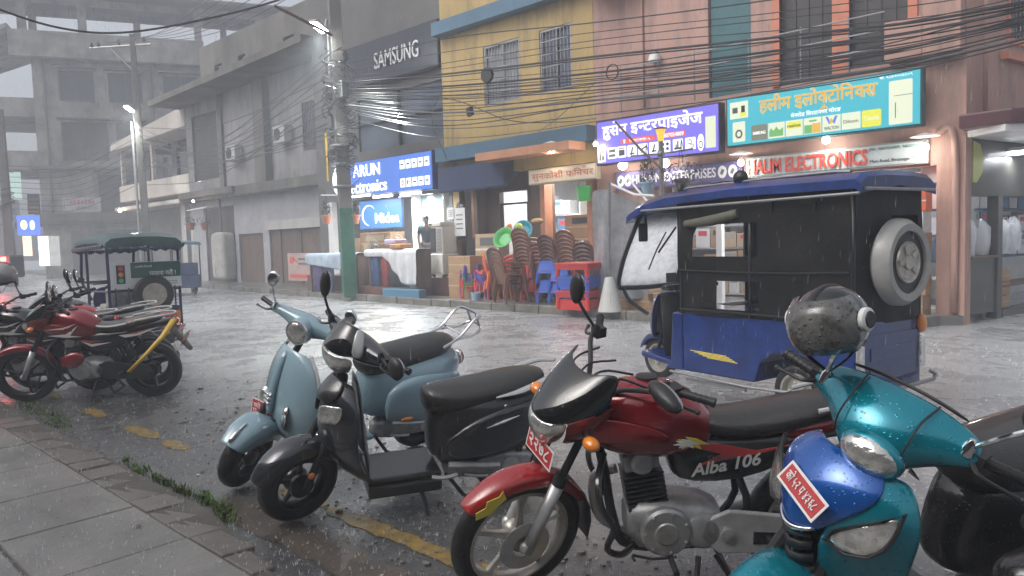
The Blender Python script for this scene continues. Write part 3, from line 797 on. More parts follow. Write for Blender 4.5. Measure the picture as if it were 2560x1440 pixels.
def lit(name, c, e): return mat(name, tuple(x*.4 for x in c), .4, emit=e, ec=c)
LTEAL = lit('lit_teal', (.045, .36, .44), .85)
LPUR = lit('lit_purple', (.16, .13, .58), .95)
LWHITE = lit('lit_white', (.85, .86, .9), 1.0)
LGOLD = lit('lit_gold', (.62, .36, .06), .8)
LRED = lit('lit_red', (.7, .10, .06), .9)
LCREAM = lit('lit_cream', (.62, .66, .5), .8)
LYEL = lit('lit_yellow', (.62, .62, .06), .8)
LBLUE = lit('lit_blue', (.055, .13, .42), 1.25)
DARKINK = mat('dark_ink', (.03, .03, .035), .5)
GREYINK = mat('grey_ink', (.12, .13, .13), .5)
OLIVE = lit('lit_olive', (.2, .21, .15), .6)
LGREEN = lit('lit_green', (.15, .4, .12), .7)

# teal lightbox of the electronics shop
t, hw, h = signbox('teal_shop_sign', 'lit teal shop sign with gold lettering and refrigerator picture', -6.58, -3.31, 3.12, 4.02, 12.8, .2, LTEAL, mat('dark_teal_frame', (.02, .1, .11), .4))
write(['हलीम इलो', ('half', 'क', .7), 'टोिन', ('half', 'क', .7), 'स', ], -.98, .98, .52, .83, 0, LGOLD, t, bold=.014, thick=.012)
write(['हलीम इलो', ('half', 'क', .7), 'टोिन', ('half', 'क', .7), 'स', ], -.995, .995, .505, .845, .006, LCREAM, t, 'lettering_outline', bold=.03, thick=.004)
g = MB(); g.bx(.13, .16, -.012, 0, .46, .54); g.box((.10, -.006, .475), (.02, .012, .09), rotm('Y', 40)); g.box((.19, -.006, .475), (.02, .012, .09), rotm('Y', -40)); g.build('letter_stroke', LGOLD, t, smooth=0)
write('मेनरोड िवराटनगर मोरङ', -.42, .42, .385, .47, 0, LWHITE, t, bold=.006)
write('मो. ९८४२०५४८०९', 1.02, 1.5, .79, .84, 0, LWHITE, t)
x = -1.14
for i, (m_, txt, tm) in enumerate([(OLIVE, 'SAMSUNG', LWHITE), (LCREAM, None, None), (LCREAM, 'realme', DARKINK), (LCREAM, None, None), (LCREAM, 'WALTON', DARKINK), (LCREAM, 'Dikom', GREYINK), (LYEL, 'Yasuda', LCREAM)]):
    wd = .315
    p = quad(t, 'brand_tile', m_, x, x+wd-.02, .07, .34, 0, .005, .03 if i in (0, 6) else 0)
    if txt == 'realme': quad(p, 'tile_patch', LYEL, x+.03, x+wd-.05, .2, .31, -.005, .003)
    if txt:
        z = .1 if txt == 'WALTON' else (.22 if txt == 'realme' else .17)
        write(txt, x+.03, x+wd-.05, z, z+(.055 if txt != 'Yasuda' else .08), -.008, tm, p, bold=.01, thick=.003)
    if txt == 'WALTON':
        gg = MB(); gg.prism([(x+.05, .32), (x+.09, .32), (x+.14, .22), (x+.11, .19)], -.009, -.005); gg.build('logo_left', LBLUE, p, smooth=0)
        gg = MB(); gg.prism([(x+.14, .19), (x+.18, .24), (x+.15, .29), (x+.11, .24)], -.012, -.009); gg.build('logo_middle', LGOLD, p, smooth=0)
        gg = MB(); gg.prism([(x+.21, .32), (x+.25, .32), (x+.2, .19), (x+.16, .22)], -.009, -.005); gg.build('logo_right', LBLUE, p, smooth=0)
    if i == 1:
        gg = MB(); gg.prism([(x+.02, .1), (x+.27, .1), (x+.27, .24), (x+.2, .2), (x+.15, .27), (x+.1, .2), (x+.05, .25), (x+.02, .2)], -.009, -.005); gg.build('picture', LGREEN, p, smooth=0)
    if i == 3:
        quad(p, 'green_patch', LGREEN, x+.01, x+.14, .08, .22, -.005, .003); quad(p, 'orange_patch', LGOLD, x+.145, x+.285, .08, .24, -.005, .003); quad(p, 'leaf_mark', LGREEN, x+.09, x+.22, .27, .3, -.005, .003, .012)
    x += wd
f = quad(t, 'fridge_picture', LCREAM, 1.16, 1.5, .06, .74, 0, .006, .02)
quad(f, 'fridge_door_line', GREYINK, 1.24, 1.5, .5, .508, -.006, .002); quad(f, 'fridge_handle', GREYINK, 1.25, 1.262, .16, .4, -.006, .002)
quad(t, 'washer_picture', LCREAM, -1.5, -1.26, .08, .44, 0, .005, .02); disc(t, 'washer_door', GREYINK, -1.38, .22, .07, .08, -.005, .003, 18, .6)
f = quad(t, 'kitchen_picture', LCREAM, -1.55, -1.2, .5, .8, 0, .005); quad(f, 'mixer_mark', DARKINK, -1.33, -1.26, .56, .72, -.005, .003); quad(f, 'mixer_base', LYEL, -1.35, -1.24, .53, .6, -.009, .003); quad(f, 'oven_mark', GREYINK, -1.5, -1.4, .6, .7, -.005, .003)

# purple lightbox
t, hw, h = signbox('purple_shop_sign', 'lit purple shop sign with white lettering and appliance pictures', -9.52, -6.68, 3.05, 3.97, 12.75, .22, LPUR, mat('dark_purple_frame', (.03, .03, .05), .4))
write(['हुसेन इ', ('half', 'न', .64), 'टरपाइजेज'], -1.25, 1.08, .5, .87, 0, LWHITE, t, bold=.02, thick=.01)
g = MB(); g.box((.235, -.005, .57), (.03, .01, .13), rotm('Y', 35)); g.build('letter_stroke', LWHITE, t, smooth=0)
f = quad(t, 'red_strip', LRED, -.78, .02, .38, .48, 0, .004); write('िवराटनगर-५', -.58, -.08, .395, .47, -.004, LWHITE, f, bold=.006)
disc(f, 'pin_mark', LWHITE, -.7, .43, .025, .04, -.004, .003, 12, .5)
f = quad(t, 'red_strip', LRED, .07, .7, .39, .49, 0, .004); write('9807054809', .18, .67, .4, .475, -.004, LWHITE, f, bold=.01)
disc(f, 'phone_mark', LGREEN, .125, .44, .04, .04, -.004, .004, 16)
ic = mat('appliance_print', (.1, .1, .1), .5)
for i, xx in enumerate((-1.38, -1.12, -.88, -.63, -.37, -.11, .15, .43, .7)):
    f = quad(t, 'picture_tile', LWHITE, xx, xx+(.22 if i else .2), .06+(.05 if 0 < i else 0), .34 if i else .42, 0, .005, .015)
    c = xx+.11; gg = MB()
    if i == 0: gg.bx(c-.07, c-.02, -.009, -.005, .1, .38); gg.bx(c+.0, c+.05, -.009, -.005, .1, .2); gg.bx(c+.0, c+.05, -.009, -.005, .25, .38)
    elif i == 1: gg.bx(c-.08, c+.08, -.009, -.005, .15, .2); gg.bx(c-.08, c+.08, -.009, -.005, .24, .3)
    elif i == 2: gg.bx(c-.07, c+.07, -.009, -.005, .15, .27); gg.bx(c-.07, c+.07, -.009, -.005, .29, .31)
    elif i == 4: gg.box((c, -.007, .24), (.16, .004, .03), rotm('Y', -25)); gg.box((c-.02, -.007, .19), (.02, .004, .08), rotm('Y', 20))
    elif i == 6:
        for dx in (-.05, .05):
            for dz in (.18, .27): gg.prism([(c+dx+.033*math.cos(k), dz+.033*math.sin(k)) for k in [j*PI/5 for j in range(10)]], -.009, -.005)
    elif i == 7: gg.bx(c-.08, c+.08, -.009, -.005, .14, .18); gg.bx(c-.015, c+.015, -.009, -.005, .18, .3); gg.bx(c-.05, c-.025, -.009, -.005, .18, .24)
    elif i == 8: gg.tube([(c-.06, -.007, .28), (c-.01, -.007, .3), (c+.03, -.007, .26), (c, -.007, .22), (c-.05, -.007, .24)], .008, 4, 3); gg.tube([(c, -.007, .2), (c+.05, -.007, .21), (c+.07, -.007, .16), (c+.01, -.007, .15)], .008, 4, 3)
    else: gg.box((c, -.007, .22), (.03, .004, .16), rotm('Y', 15)); gg.bx(c-.05, c+.06, -.009, -.005, .15, .18)
    gg.build('picture', ic, f, smooth=0)
f = quad(t, 'fridge_picture', LCREAM, 1.13, 1.34, .1, .68, 0, .005, .01); disc(t, 'jar_picture', LWHITE, 1.03, .22, .07, .16, 0, .005, 18); disc(t, 'jar_mark', GREYINK, 1.03, .18, .045, .07, -.005, .003, 16, .7)

# long fascia boards
t, hw, h = signbox('white_fascia_sign', 'long pale fascia sign with big red english lettering', -6.34, -3.29, 2.55, 2.93, 13.08, .1, mat('pale_board', (.55, .62, .62), .4, var=.15), mat('grey_board_edge', (.3, .3, .3), .5))
RINK = mat('red_sign_letters', (.62, .08, .05), .4)
write('HALIM ELECTRONICS', -hw+.06, .62, .06, .32, 0, RINK, t, bold=.022, thick=.02)
write('PH.: 9807054809, 9862154100', .66, hw-.05, .27, .325, 0, mat('green_ink', (.05, .2, .16), .5), t)
write('Main Road, Biratnagar-7', .66, hw-.2, .06, .13, 0, DARKINK, t)
t, hw, h = signbox('purple_fascia_sign', 'dull purple fascia board with white english lettering and round pictures', -9.3, -6.42, 2.52, 2.9, 13.08, .1, mat('purple_board', (.12, .1, .25), .45, var=.2), mat('purple_board_edge', (.1, .08, .2), .5))
WINK = mat('white_sign_letters', (.75, .75, .78), .4)
write('HUSAIN ENTERPRISES', -.98, .92, .1, .29, 0, WINK, t, bold=.015, thick=.01)
for xx in (-1.28, -1.1, 1.05, 1.26):
    disc(t, 'round_picture', WINK, xx, .19, .09, .12, 0, .005); gg = MB(); gg.box((xx, -.007, .19), (.06, .004, .1), rotm('Y', 25)); gg.build('picture', GREYINK, t, smooth=0)

t, hw, h = signbox('furniture_sign', 'cream shop board with thin red script above furniture stacks', *[q for q in (oy(1320, 428, 12.75).x, oy(1489, 398, 12.75).x)], 2.78, 3.12, 12.75, .18, mat('cream_board', (.66, .58, .44), .5, var=.15), mat('cream_board_edge', (.4, .34, .26), .5))
write('सुनकोशी फिनचर', -hw+.12, hw-.06, .06, .28, 0, mat('thin_red_letters', (.5, .1, .05), .5), t)
g = MB(); g.tube([(.74*hw-.1, -.004, .27), (.74*hw-.06, -.004, .31), (.74*hw-.02, -.004, .28)], .008, 4, 3); g.build('letter_stroke', mat('thin_red_letters'), t)

# phone brand board
t, hw, h = signbox('phone_brand_sign', 'large dark board with plain white phone brand lettering', -19.3, -14.95, 6.2, 7.42, 13.2, .2, mat('blue_black_board', (.035, .042, .06), .4, var=.2), mat('blue_black_edge', (.03, .03, .04), .5))
a, c = oy(938, 160, 13.2), oy(1049, 135, 13.2)
write('SAMSUNG', a.x-t.location.x, c.x-t.location.x, .36, .82, 0, mat('dull_white_letters', (.62, .62, .62), .5), t, bold=.004, thick=.03)

# blue lit electronics sign
t, hw, h = signbox('blue_shop_sign', 'lit blue electronics shop sign behind the utility pole', -18.75, -14.95, 2.93, 3.97, 12.85, .2, LBLUE, mat('blue_sign_edge', (.03, .06, .2), .4))
LW2 = lit('bright_white_letters', (.9, .94, 1), 1.7)
a, c = oy(886, 425, 12.85), oy(944, 425, 12.85)
write('ARUN', a.x-t.location.x-.05, c.x-t.location.x+.12, .58, .92, 0, LW2, t, bold=.006, thick=.02)
write('Electronics', oy(862, 460, 12.85).x-t.location.x, oy(968, 460, 12.85).x-t.location.x, .12, .46, 0, LW2, t, bold=.006, thick=.02)
disc(t, 'round_logo', LW2, oy(846, 435, 12.85).x-t.location.x, .55, .3, .42, 0, .02)
for r_, z_ in enumerate((.64, .14)):
    for k in range(5):
        xx = .55+k*.26
        f = quad(t, 'brand_tile', lit('lit_tile', (.8, .85, .95), 1.2), xx, xx+.2, z_, z_+.24, 0, .01)
        if r_ and k == 0: disc(f, 'tile_mark', LRED, xx+.1, z_+.12, .06, .08, -.01, .004, 14, .5)
        else:
            gg = MB(); random.seed(k+r_*7)
            if r_ and k == 1: gg.bx(xx+.03, xx+.07, -.014, -.01, z_+.06, z_+.19); gg.bx(xx+.09, xx+.17, -.014, -.01, z_+.11, z_+.14)
            else: gg.bx(xx+.04, xx+.16, -.014, -.01, z_+.1, z_+.14)
            gg.build('tile_mark', DARKINK, f, smooth=0)
# tubes under it
for i, (pa, pb, ws, cl) in enumerate((((934, 494), (980, 488), 60, (1, .86, .6)), ((1002, 488), (1052, 480), 60, (.85, .92, 1)), ((880, 491), (925, 489), 40, (.85, .92, 1)))):
    a, c = oy(*pa, 12.75), oy(*pb, 12.75)
    tt = thing('tube_lamp', ('warm white tube lamp under the blue sign', 'thin cool tube lamp under right end of blue sign', 'dim tube lamp under blue sign just right of the pole')[i], 'lamp', (a+c)/2)
    L_ = (c-a).length/2
    g = MB(); g.tube([(-L_, 0, 0), (L_, 0, 0)], .03, 8); g.build('tube', mat('lit_tube_%d' % i, (1, .95, .85) if i == 0 else (.9, .95, 1), .4, emit=(8, 5, 3)[i]), tt)
    g = MB(); g.bx(-L_-.04, L_+.04, -.04, .04, .035, .09); g.build('housing', WHITEP, tt, smooth=0)
    li = bpy.data.lights.new('tube_light', 'AREA'); li.shape = 'RECTANGLE'; li.size = L_*2; li.size_y = .1; li.energy = ws; li.color = cl
    lo = bpy.data.objects.new('tube_light', li); col.objects.link(lo); lo.parent = tt; lo.location = (0, 0, -.06)
# second brand board inside the doorway
t, hw, h = signbox('blue_wall_poster', 'mid blue wall sign with white lettering and thin ring', oy(897, 520, 13.35).x, oy(1005, 520, 13.35).x, 1.98, 2.86, 13.35, .06, lit('midea_blue', (.04, .17, .45), .7), mat('blue_sign_edge'))
write('Midea', -.22*hw, .88*hw, .17, .48, 0, lit('poster_white', (.85, .86, .9), .8), t, bold=.012, thick=.01)
g = MB(); g.tube([(-.5*hw+.34*math.cos(k), -.006, .42+.3*math.sin(k)) for k in [rad(40+q*16) for q in range(15)]], [.006, .022, .03, .022, .01], 6); g.build('ring_logo', LWHITE, t)
# small lit sign, banner and boards at the far end
def far_board(name, label, px0, py0, px1, py1, D, face, cat='sign'):
    a, b_ = dep(px0, py1, D), dep(px1, py0, D)
    t = thing(name, label, cat, ((a.x+b_.x)/2, (a.y+b_.y)/2, a.z), rad(66)); hw_, h_ = (V((b_.x, b_.y))-V((a.x, a.y))).length/2, b_.z-a.z
    g = MB(); g.bx(-hw_, hw_, 0, .15, 0, h_); g.build('board', face, t, smooth=0)
    return t, hw_, h_
t, hw, h = far_board('lit_blue_sign', 'small lit blue sign with yellow and white ovals', 48, 538, 94, 588, 38, lit('lit_far_blue', (.08, .16, .75), 1.4))
disc(t, 'yellow_oval', lit('lit_far_yellow', (.95, .75, .3), 2), -hw*.4, h*.52, hw*.3, h*.24, 0, .02); disc(t, 'white_oval', lit('lit_far_white', (.75, .9, 1), 2), hw*.35, h*.5, hw*.22, h*.24, 0, .02)
t, hw, h = far_board('cloth_banner', 'pale cloth banner with red lettering on the grey corner building', 163, 492, 246, 530, 43, mat('pale_banner', (.5, .47, .46), .7, var=.2))
random.seed(2)
for k in range(7): quad(t, 'faded_mark', mat('faded_red', (.4, .12, .12), .6), hw*(-.6+.19*k), hw*(-.6+.19*k+random.uniform(.09, .15)), h*random.uniform(.48, .55), h*random.uniform(.75, .88), 0, .01)
write('ADMISSION', -hw*.3, hw*.8, h*.12, h*.36, 0, GREYINK, t, bold=.01)
t, hw, h = far_board('tall_notice_board', 'tall narrow dark board with pale lines above lit blue sign', 72, 484, 96, 535, 37.6, mat('notice_black', (.05, .05, .05), .5))
for k in range(4): quad(t, 'notice_line', mat('notice_ochre', (.3, .22, .1), .5) if k < 2 else GREYINK, -hw*.8, hw*.8, h*(.06+.2*k), h*(.17+.2*k), 0, .01)
t, hw, h = far_board('tall_lit_sign', 'tall pale green lit sign behind the cable-wrapped far pole', -40, 400, 42, 500, 46, lit('lit_far_green', (.4, .55, .5), .9))

# bulbs under the signs
bulb('hanging_bulb', 'bare white bulb above the cream furniture board', 1378, 377, 12.55, .055, 10, (1, .9, .75))
bulb('hanging_bulb', 'bare white bulb at left end of the purple sign', 1489, 360, 12.6, .05, 7, (1, .9, .75))
bulb('globe_lamp', 'big white globe lamp under left half of purple sign', 1557, 413, 12.85, .1, 9, est=6)
bulb('globe_lamp', 'big white globe lamp under right half of purple sign', 1663, 408, 12.85, .09, 9, est=6)
bulb('hanging_bulb', 'white bulb with flat shade between the two english fascia boards', 1852, 407, 12.85, .06, 8)
bulb('hanging_bulb', 'white bulb under the middle of the teal sign', 2065, 350, 12.85, .065, 10)
bulb('hanging_bulb', 'white bulb with flat shade at right end of pale fascia board', 2312, 369, 12.85, .065, 10)
for px_, py_ in ((1852, 399), (2312, 358), (1378, 371)):
    p = oy(px_, py_, 12.85 if px_ > 1400 else 12.55)
    o = MB().lathe([(.02, .06), (.2, .005), (.21, 0), (.03, .035)], p+V((0, 0, .1)), 'Z', 18).build('lamp_shade', WHITEP)
    o.parent = next(q for q in col.objects if q.get('category') == 'lamp' and (q.location-oy({1852: 1852, 2312: 2312, 1378: 1378}[px_], {1852: 407, 2312: 369, 1378: 377}[px_], 12.85 if px_ > 1400 else 12.55)).length < .02)
    o.location = -o.parent.location
# ceiling tubes inside the shops
def ceiling(label, x, y, z, L_, ws, e=5, cl=(.9, .95, 1), along='X'):
    tt = thing('ceiling_tube', label, 'lamp', (x, y, z))
    g = MB(); g.tube([(-L_/2, 0, 0), (L_/2, 0, 0)] if along == 'X' else [(0, -L_/2, 0), (0, L_/2, 0)], .035, 8); g.build('tube', mat('shop_tube_%d' % e, (.93, .96, 1), .4, emit=e), tt)
    g = MB(); g.bx(*((-L_/2, L_/2, -.05, .05) if along == 'X' else (-.05, .05, -L_/2, L_/2)), .04, .09); g.build('housing', WHITEP, tt, smooth=0)
    li = bpy.data.lights.new('tube_light', 'AREA'); li.shape = 'RECTANGLE'; li.size, li.size_y = (L_, .2) if along == 'X' else (.2, L_); li.energy = ws; li.color = cl
    lo = bpy.data.objects.new('tube_light', li); col.objects.link(lo); lo.parent = tt; lo.location = (0, 0, -.06)
ceiling('ceiling tube inside the shop behind the blue rickshaw', -5.2, 13.75, 2.75, 2.2, 90)
ceiling('ceiling tube inside shop behind the grey tarpaulin', -8.2, 14.6, 2.8, 1.4, 26)
ceiling('ceiling tube in furniture shop doorway with barred glass', -12.6, 14.6, 3.1, 1.2, 40)
ceiling('ceiling tube in furniture shop above hanging green bucket', -10.8, 13.95, 3.1, 1.2, 70, cl=(1, .92, .8))
ceiling('ceiling tube in electronics shop behind the standing man', -15.4, 14.4, 3.0, 1.2, 65)
ceiling('ceiling tube behind glass door of electronics shop', -17.6, 14.4, 3.0, 1.6, 35)
ceiling('ceiling tube inside the corner shop with plastic-wrapped fans', *(P0+d*1.5-nrm*.3)[:2], 2.72, 1.2, 60)
ceiling('ceiling tube in upper window beside yellow building', -15.6, 14.6, 5.8, .9, 30)
# ---------------------------------------------------------------- utility poles, street lamps, cables
POLEC = mat('pole_concrete', (.2, .185, .17), .65, var=.45, vs=3, bump=.3, bs=15, coat=.3, streak=.25, c2=(.11, .1, .09))
WIRE = mat('cable_black', (.012, .012, .014), .35, coat=.4)
def kerb_at(px):
    best = None
    for a, b in zip(KP[:-1], KP[1:]):
        for k in range(60):
            p = V((a[0]+(b[0]-a[0])*k/60, a[1]+(b[1]-a[1])*k/60, .15)); q = p-CAM
            x = 1280+FOC*q.dot(_R)/q.dot(_F)
            if best is None or abs(x-px) < best[0]: best = (abs(x-px), p)
    return best[1]
def street_pole(name, label, base, H, r0, r1, green=0, lean=(0, 0)):
    t = thing(name, label, 'pole', base)
    t.rotation_euler = (lean[0], lean[1], 0)
    g = MB(); g.tube([(0, 0, 0), (0, 0, H)], [r0, r1], 4); o = g.build('shaft', POLEC, t, smooth=0, bevel=.02)
    o.rotation_euler.z = rad(20)
    if green:
        g = MB(); g.tube([(0, 0, .0), (0, 0, green)], [r0+.012, r0-(r0-r1)*green/H+.012], 4); o = g.build('painted_base', mat('green_pole_paint', (.025, .13, .075), .45, var=.45, vs=5, coat=.3), t, smooth=0, bevel=.02); o.rotation_euler.z = rad(20)
    return t
def street_lamp(label, base, far, near, ws):
    """a lamp head from near (at the arm) to far, hung from base on the pole"""
    t = thing('street_lamp', label, 'street lamp', base)
    f, n_ = V(far)-V(base), V(near)-V(base)
    g = MB(); g.tube([(0, 0, -1.6), (0, 0, -.2), n_*.5+V((0, 0, .03)), n_], .03, 8, 3); g.build('arm', mat('galvanised', (.4, .4, .4), .35, metal=.6, coat=.2), t)
    dv = (f-n_).normalized(); M = dv.to_track_quat('X', 'Z').to_matrix().to_4x4(); c = (f+n_)/2; L_ = (f-n_).length
    g = MB(); g.box(c+M.to_3x3() @ V((0, 0, .05)), (L_*1.1, .24, .07), M); g.build('head', mat('lamp_head_grey', (.35, .35, .36), .4), t, smooth=0, bevel=.02)
    g = MB(); g.box(c, (L_, .2, .07), M); g.build('led_panel', mat('lit_led', (.95, 1, .97), .4, emit=70, ec=(.95, 1, .97)), t, smooth=0, bevel=.02)
    li = bpy.data.lights.new('lamp_light', 'SPOT'); li.energy = ws; li.spot_size = rad(92); li.spot_blend = .5; li.color = (.93, 1, .95); li.shadow_soft_size = .15
    lo = bpy.data.objects.new('lamp_light', li); col.objects.link(lo); lo.parent = t; lo.location = c+V((0, 0, -.12)); lo.rotation_euler = V((f.x*.35, f.y*.35, -1)).to_track_quat('-Z', 'Y').to_euler()
    return t
MPB = gnd(866, 752); MPB.z = .15; MPB = V((-17.3, 11.72, .1))
mp = street_pole('utility_pole', 'big square utility pole with green painted base and wire tangle', MPB, 11.5, .255, .21, 2.45, (0, rad(-1)))
g = MB(); random.seed(4)
for k in range(80):                                   # cables coiled and bundled round the shaft
    z = random.uniform(3.4, 6.6); r = random.uniform(.24, .5); a0 = random.uniform(0, 6.3); zz = random.uniform(-.7, .7)
    g.tube([(r*math.cos(a0+s*.9), r*math.sin(a0+s*.9), z+zz*s/4+random.uniform(-.08, .08)) for s in range(5)], .012, 5, 3)
g.build('wire_tangle', WIRE, mp)
g = MB(); g.box((.3, -.1, 5.6), (.28, .2, .45)); g.box((-.28, -.1, 4.8), (.2, .16, .3)); g.build('junction_box', mat('grey_box', (.1, .1, .1), .5, coat=.3), mp, smooth=0, bevel=.02)
g = MB(); g.bx(-.3, -.22, -.33, -.3, 3.2, 4.5); g.build('yellow_strip', mat('yellow_plastic', (.5, .32, .05), .5), mp, smooth=0)
g = MB()
for z in (3.0, 3.6, 4.1): g.lathe([(.33, z), (.335, z+.03), (.33, z+.06)], n=12)
g.build('clamp_band', STEEL, mp)
street_lamp('bright tube street lamp on the big green-based utility pole', MPB+V((-.2, -.2, 7.6)), dep(782, 57, 19.0), dep(812, 80, 19.6), 1500)
P1 = kerb_at(374); P1.z = .1
p1 = street_pole('utility_pole', 'slender concrete utility pole with crossarm behind the green rickshaw', P1, 11.3, .24, .16, 0, (0, rad(-1.6)))
g = MB(); g.tube([(-1.9, -1.2, 10.9), (.8, .5, 10.75)], .05, 6); g.tube([(-1.0, -.65, 10.8), (0, 0, 9.6)], .03, 6); g.build('crossarm', STEEL, p1)
g = MB()
for s in (-1.8, -1.5, -.6, .5): g.lathe([(.03, 0), (.07, .06), (.07, .16), (.03, .24)], (s, s*.63, 10.9), 'Z', 8)
g.build('insulator', BLACKM, p1)
g = MB(); g.tube([(-.22, -.22, 1), (-.2, -.22, 7.4)], .06, 8); g.build('conduit', mat('grey_conduit', (.3, .3, .3), .5), p1)
street_lamp('white street lamp on the slender pole behind green roofed rickshaw', P1+V((-.15, -.15, 7.0)), dep(314, 266, (P1-CAM).dot(_F)-1), dep(331, 278, (P1-CAM).dot(_F)-.6), 900)
P2 = dep(30, 690, 36); P2.z = 0
p2 = street_pole('utility_pole', 'utility pole wrapped in cables before hazy buildings at street end', P2, 8.5, .3, .2)
g = MB(); random.seed(8)
for k in range(16):
    z = random.uniform(3.5, 5.5); a0 = random.uniform(0, 6); g.tube([(.33*math.cos(a0+s), .33*math.sin(a0+s), z+s*.1) for s in range(4)], .02, 5, 2)
g.build('wire_tangle', WIRE, p2)
P3 = V((13, 11.4, .1))

def cable(label, pts, r=.011, group='cables strung over the street', n=10, name='overhead_cable', m=None):
    o = MB().tube(pts, r, 5, n).build(name, m or WIRE)
    return tag(o, label, 'cable', group)
random.seed(31)
LBL = 'thin black overhead cable in sagging bundle between big pole and pink building'
rows = []
# (pixel height at x = 1110, 1500, 2000, 2500) read along each cable
rows += [(176, 118, 72, 12), (182, 140, 85, 22), (188, 150, 100, 30), (205, 170, 92, 8), (214, 178, 120, 40), (222, 190, 128, 52), (228, 196, 140, 60), (233, 203, 150, 66),
         (238, 212, 158, 72), (243, 218, 165, 78), (250, 226, 172, 60), (262, 236, 150, 30), (272, 230, 178, 88), (285, 252, 196, 110), (300, 262, 190, 96), (318, 282, 225, 125),
         (345, 300, 212, 100), (128, 78, 20, -60), (96, 52, -10, -90), (160, 100, 40, -20), (236, 206, 153, 70), (255, 205, 128, 35), (292, 244, 168, 70), (310, 262, 205, 112)]
for i, (a, b_, c_, e_) in enumerate(rows):
    Yc = 11.5+.02*(i % 7)
    j = lambda: random.uniform(-4, 4)
    p = [MPB+V((0, 0, 5.0+1.4*(330-a)/250)), oy(1110, a+j(), Yc), oy(1500, b_+j(), Yc-.05), oy(2000, c_+j(), Yc-.05), oy(2500, e_+j(), Yc)]
    v = p[-1]-p[-2]; p.append(p[-1]+v*2.2+V((0, 0, .5)))
    if i in (1, 4, 13): cable(('thick black cable in the middle of the bundle over the pink building', 'thick black cable crossing the second barred window', 'lowest thick grey cable passing just above the teal sign')[(1, 4, 13).index(i)], p, .021, m=mat('grey_cable', (.12, .12, .13), .3, coat=.5) if i == 13 else None)
    else: cable(LBL, p, random.choice((.008, .01, .012)))
# loose sagging lines and drops in front of the yellow wall
cable('loose cable sagging low across the yellow wall to the purple sign', [MPB+V((0, 0, 5.6)), oy(1110, 245, 11.6), oy(1270, 300, 12), oy(1400, 305, 12.6), oy(1490, 296, 12.9)])
cable('thin drop wire slanting down the yellow wall to its blue band', [oy(1490, 205, 11.6), oy(1400, 290, 12.4), oy(1345, 330, 12.9)], .007)
cable('short drop wire from bundle to the navy awning', [oy(1110, 215, 11.6), oy(1080, 300, 12.2), oy(1118, 400, 12.8)], .008)
o = MB().lathe([(.02, -.05), (.16, -.04), (.17, 0), (.16, .04), (.02, .05)], (0, 0, 0), 'Y', 20).build('cable_coil', WIRE); o.location = oy(1218, 188, 11.55); tag(o, 'dark round coil of cable hanging before the first barred window', 'cable coil')
o = MB().box((0, 0, 0), (.16, .1, .2)).build('splice_box', BLACKM, smooth=0, bevel=.02); o.location = oy(1175, 279, 11.7); o.rotation_euler.y = rad(-12); tag(o, 'small black splice box hanging on cables before yellow wall', 'junction box')
g = MB()
for k in range(3): g.tube([(.15*math.cos(a), .01*k, .16*math.sin(a)) for a in [rad(20*q) for q in range(18)]], .009, 5, 1, closed=True)
o = g.build('cable_coil', WIRE); o.location = oy(1530, 180, 12.9); tag(o, 'loop of cable hung on the pink wall', 'cable coil')
LB2 = 'thin black cable running from the big pole along the run-down grey building'
for i in range(15):
    z0 = 4.4+i*.17; z1 = random.uniform(4.3, 7.4)
    cable(LB2, [MPB+V((0, 0, z0)), (MPB+P1)*.5+V((0, 0, (z0+z1)/2-random.uniform(.5, 1.2))), P1+V((0, 0, z1))], random.choice((.01, .013, .016)))
LB3 = 'thin pale cable fanning from crossarm of the slender pole towards the lit pole'
for i in range(6): cable(LB3, [MPB+V((-.1, -.2, 8.6+i*.35)), (MPB+P1)*.5+V((-.3*i, -.2, 9.1+i*.2)), P1+V((-1.8+.45*i, -1.1+.28*i, 11.0))], .012)
LB4 = 'thin cable running on from slender pole to the cable-wrapped far pole'
for i in range(9):
    z0 = 4.6+i*.3; z1 = 3.8+i*.25
    cable(LB4, [P1+V((0, 0, z0)), (P1+P2)*.5+V((0, 0, (z0+z1)/2-.7)), P2+V((0, 0, z1))], .014)
cable('thick black cable sagging across the sky before the open roof terrace', [dep(-120, -30, 11), dep(0, 24, 11.2), dep(150, 70, 11.5), dep(300, 82, 12), dep(480, 55, 12.6), dep(690, 2, 13.2), dep(900, -80, 14)], .018, n=6)
g = MB(); g.tube([dep(685, 14, 17), dep(760, 52, 17.6), dep(830, 88, 19)], .035, 6); tag(g.build('stay_rod', WOOD), 'bare rod slanting down beside the bright street lamp', 'rod')
# ---------------------------------------------------------------- two wheelers
TYRE = mat('wet_tyre_rubber', (.012, .012, .013), .45, bump=.5, bs=55, coat=.25)
RIMB = mat('black_alloy', (.02, .02, .022), .3, metal=.3, coat=.4)
RIMS = mat('silver_alloy', (.55, .52, .47), .35, metal=.5, var=.35, vs=14)
CHROME = mat('chrome', (.75, .75, .76), .12, metal=1.0)
SATIN = mat('satin_aluminium', (.62, .62, .62), .38, metal=.4, var=.3, vs=12)
ENGM = mat('engine_casting', (.52, .52, .525), .4, metal=.5, var=.5, vs=14)
PLAS = mat('wet_black_plastic', (.016, .016, .018), .28, coat=.6, wet=.4, bs=60)
PLAS2 = mat('matt_black_plastic', (.022, .022, .024), .5, coat=.15, bump=.15, bs=120)
GLOSSB = mat('gloss_black_visor', (.008, .008, .009), .08, coat=1, wet=.12, bs=60)
SEATM = mat('wet_seat_vinyl', (.026, .025, .024), .42, coat=.5, wet=.35, bs=65, var=.25, vs=6)
SEATB = mat('brown_ribbed_seat', (.10, .07, .055), .5, coat=.3, bump=.3, bs=90, var=.3, vs=8)
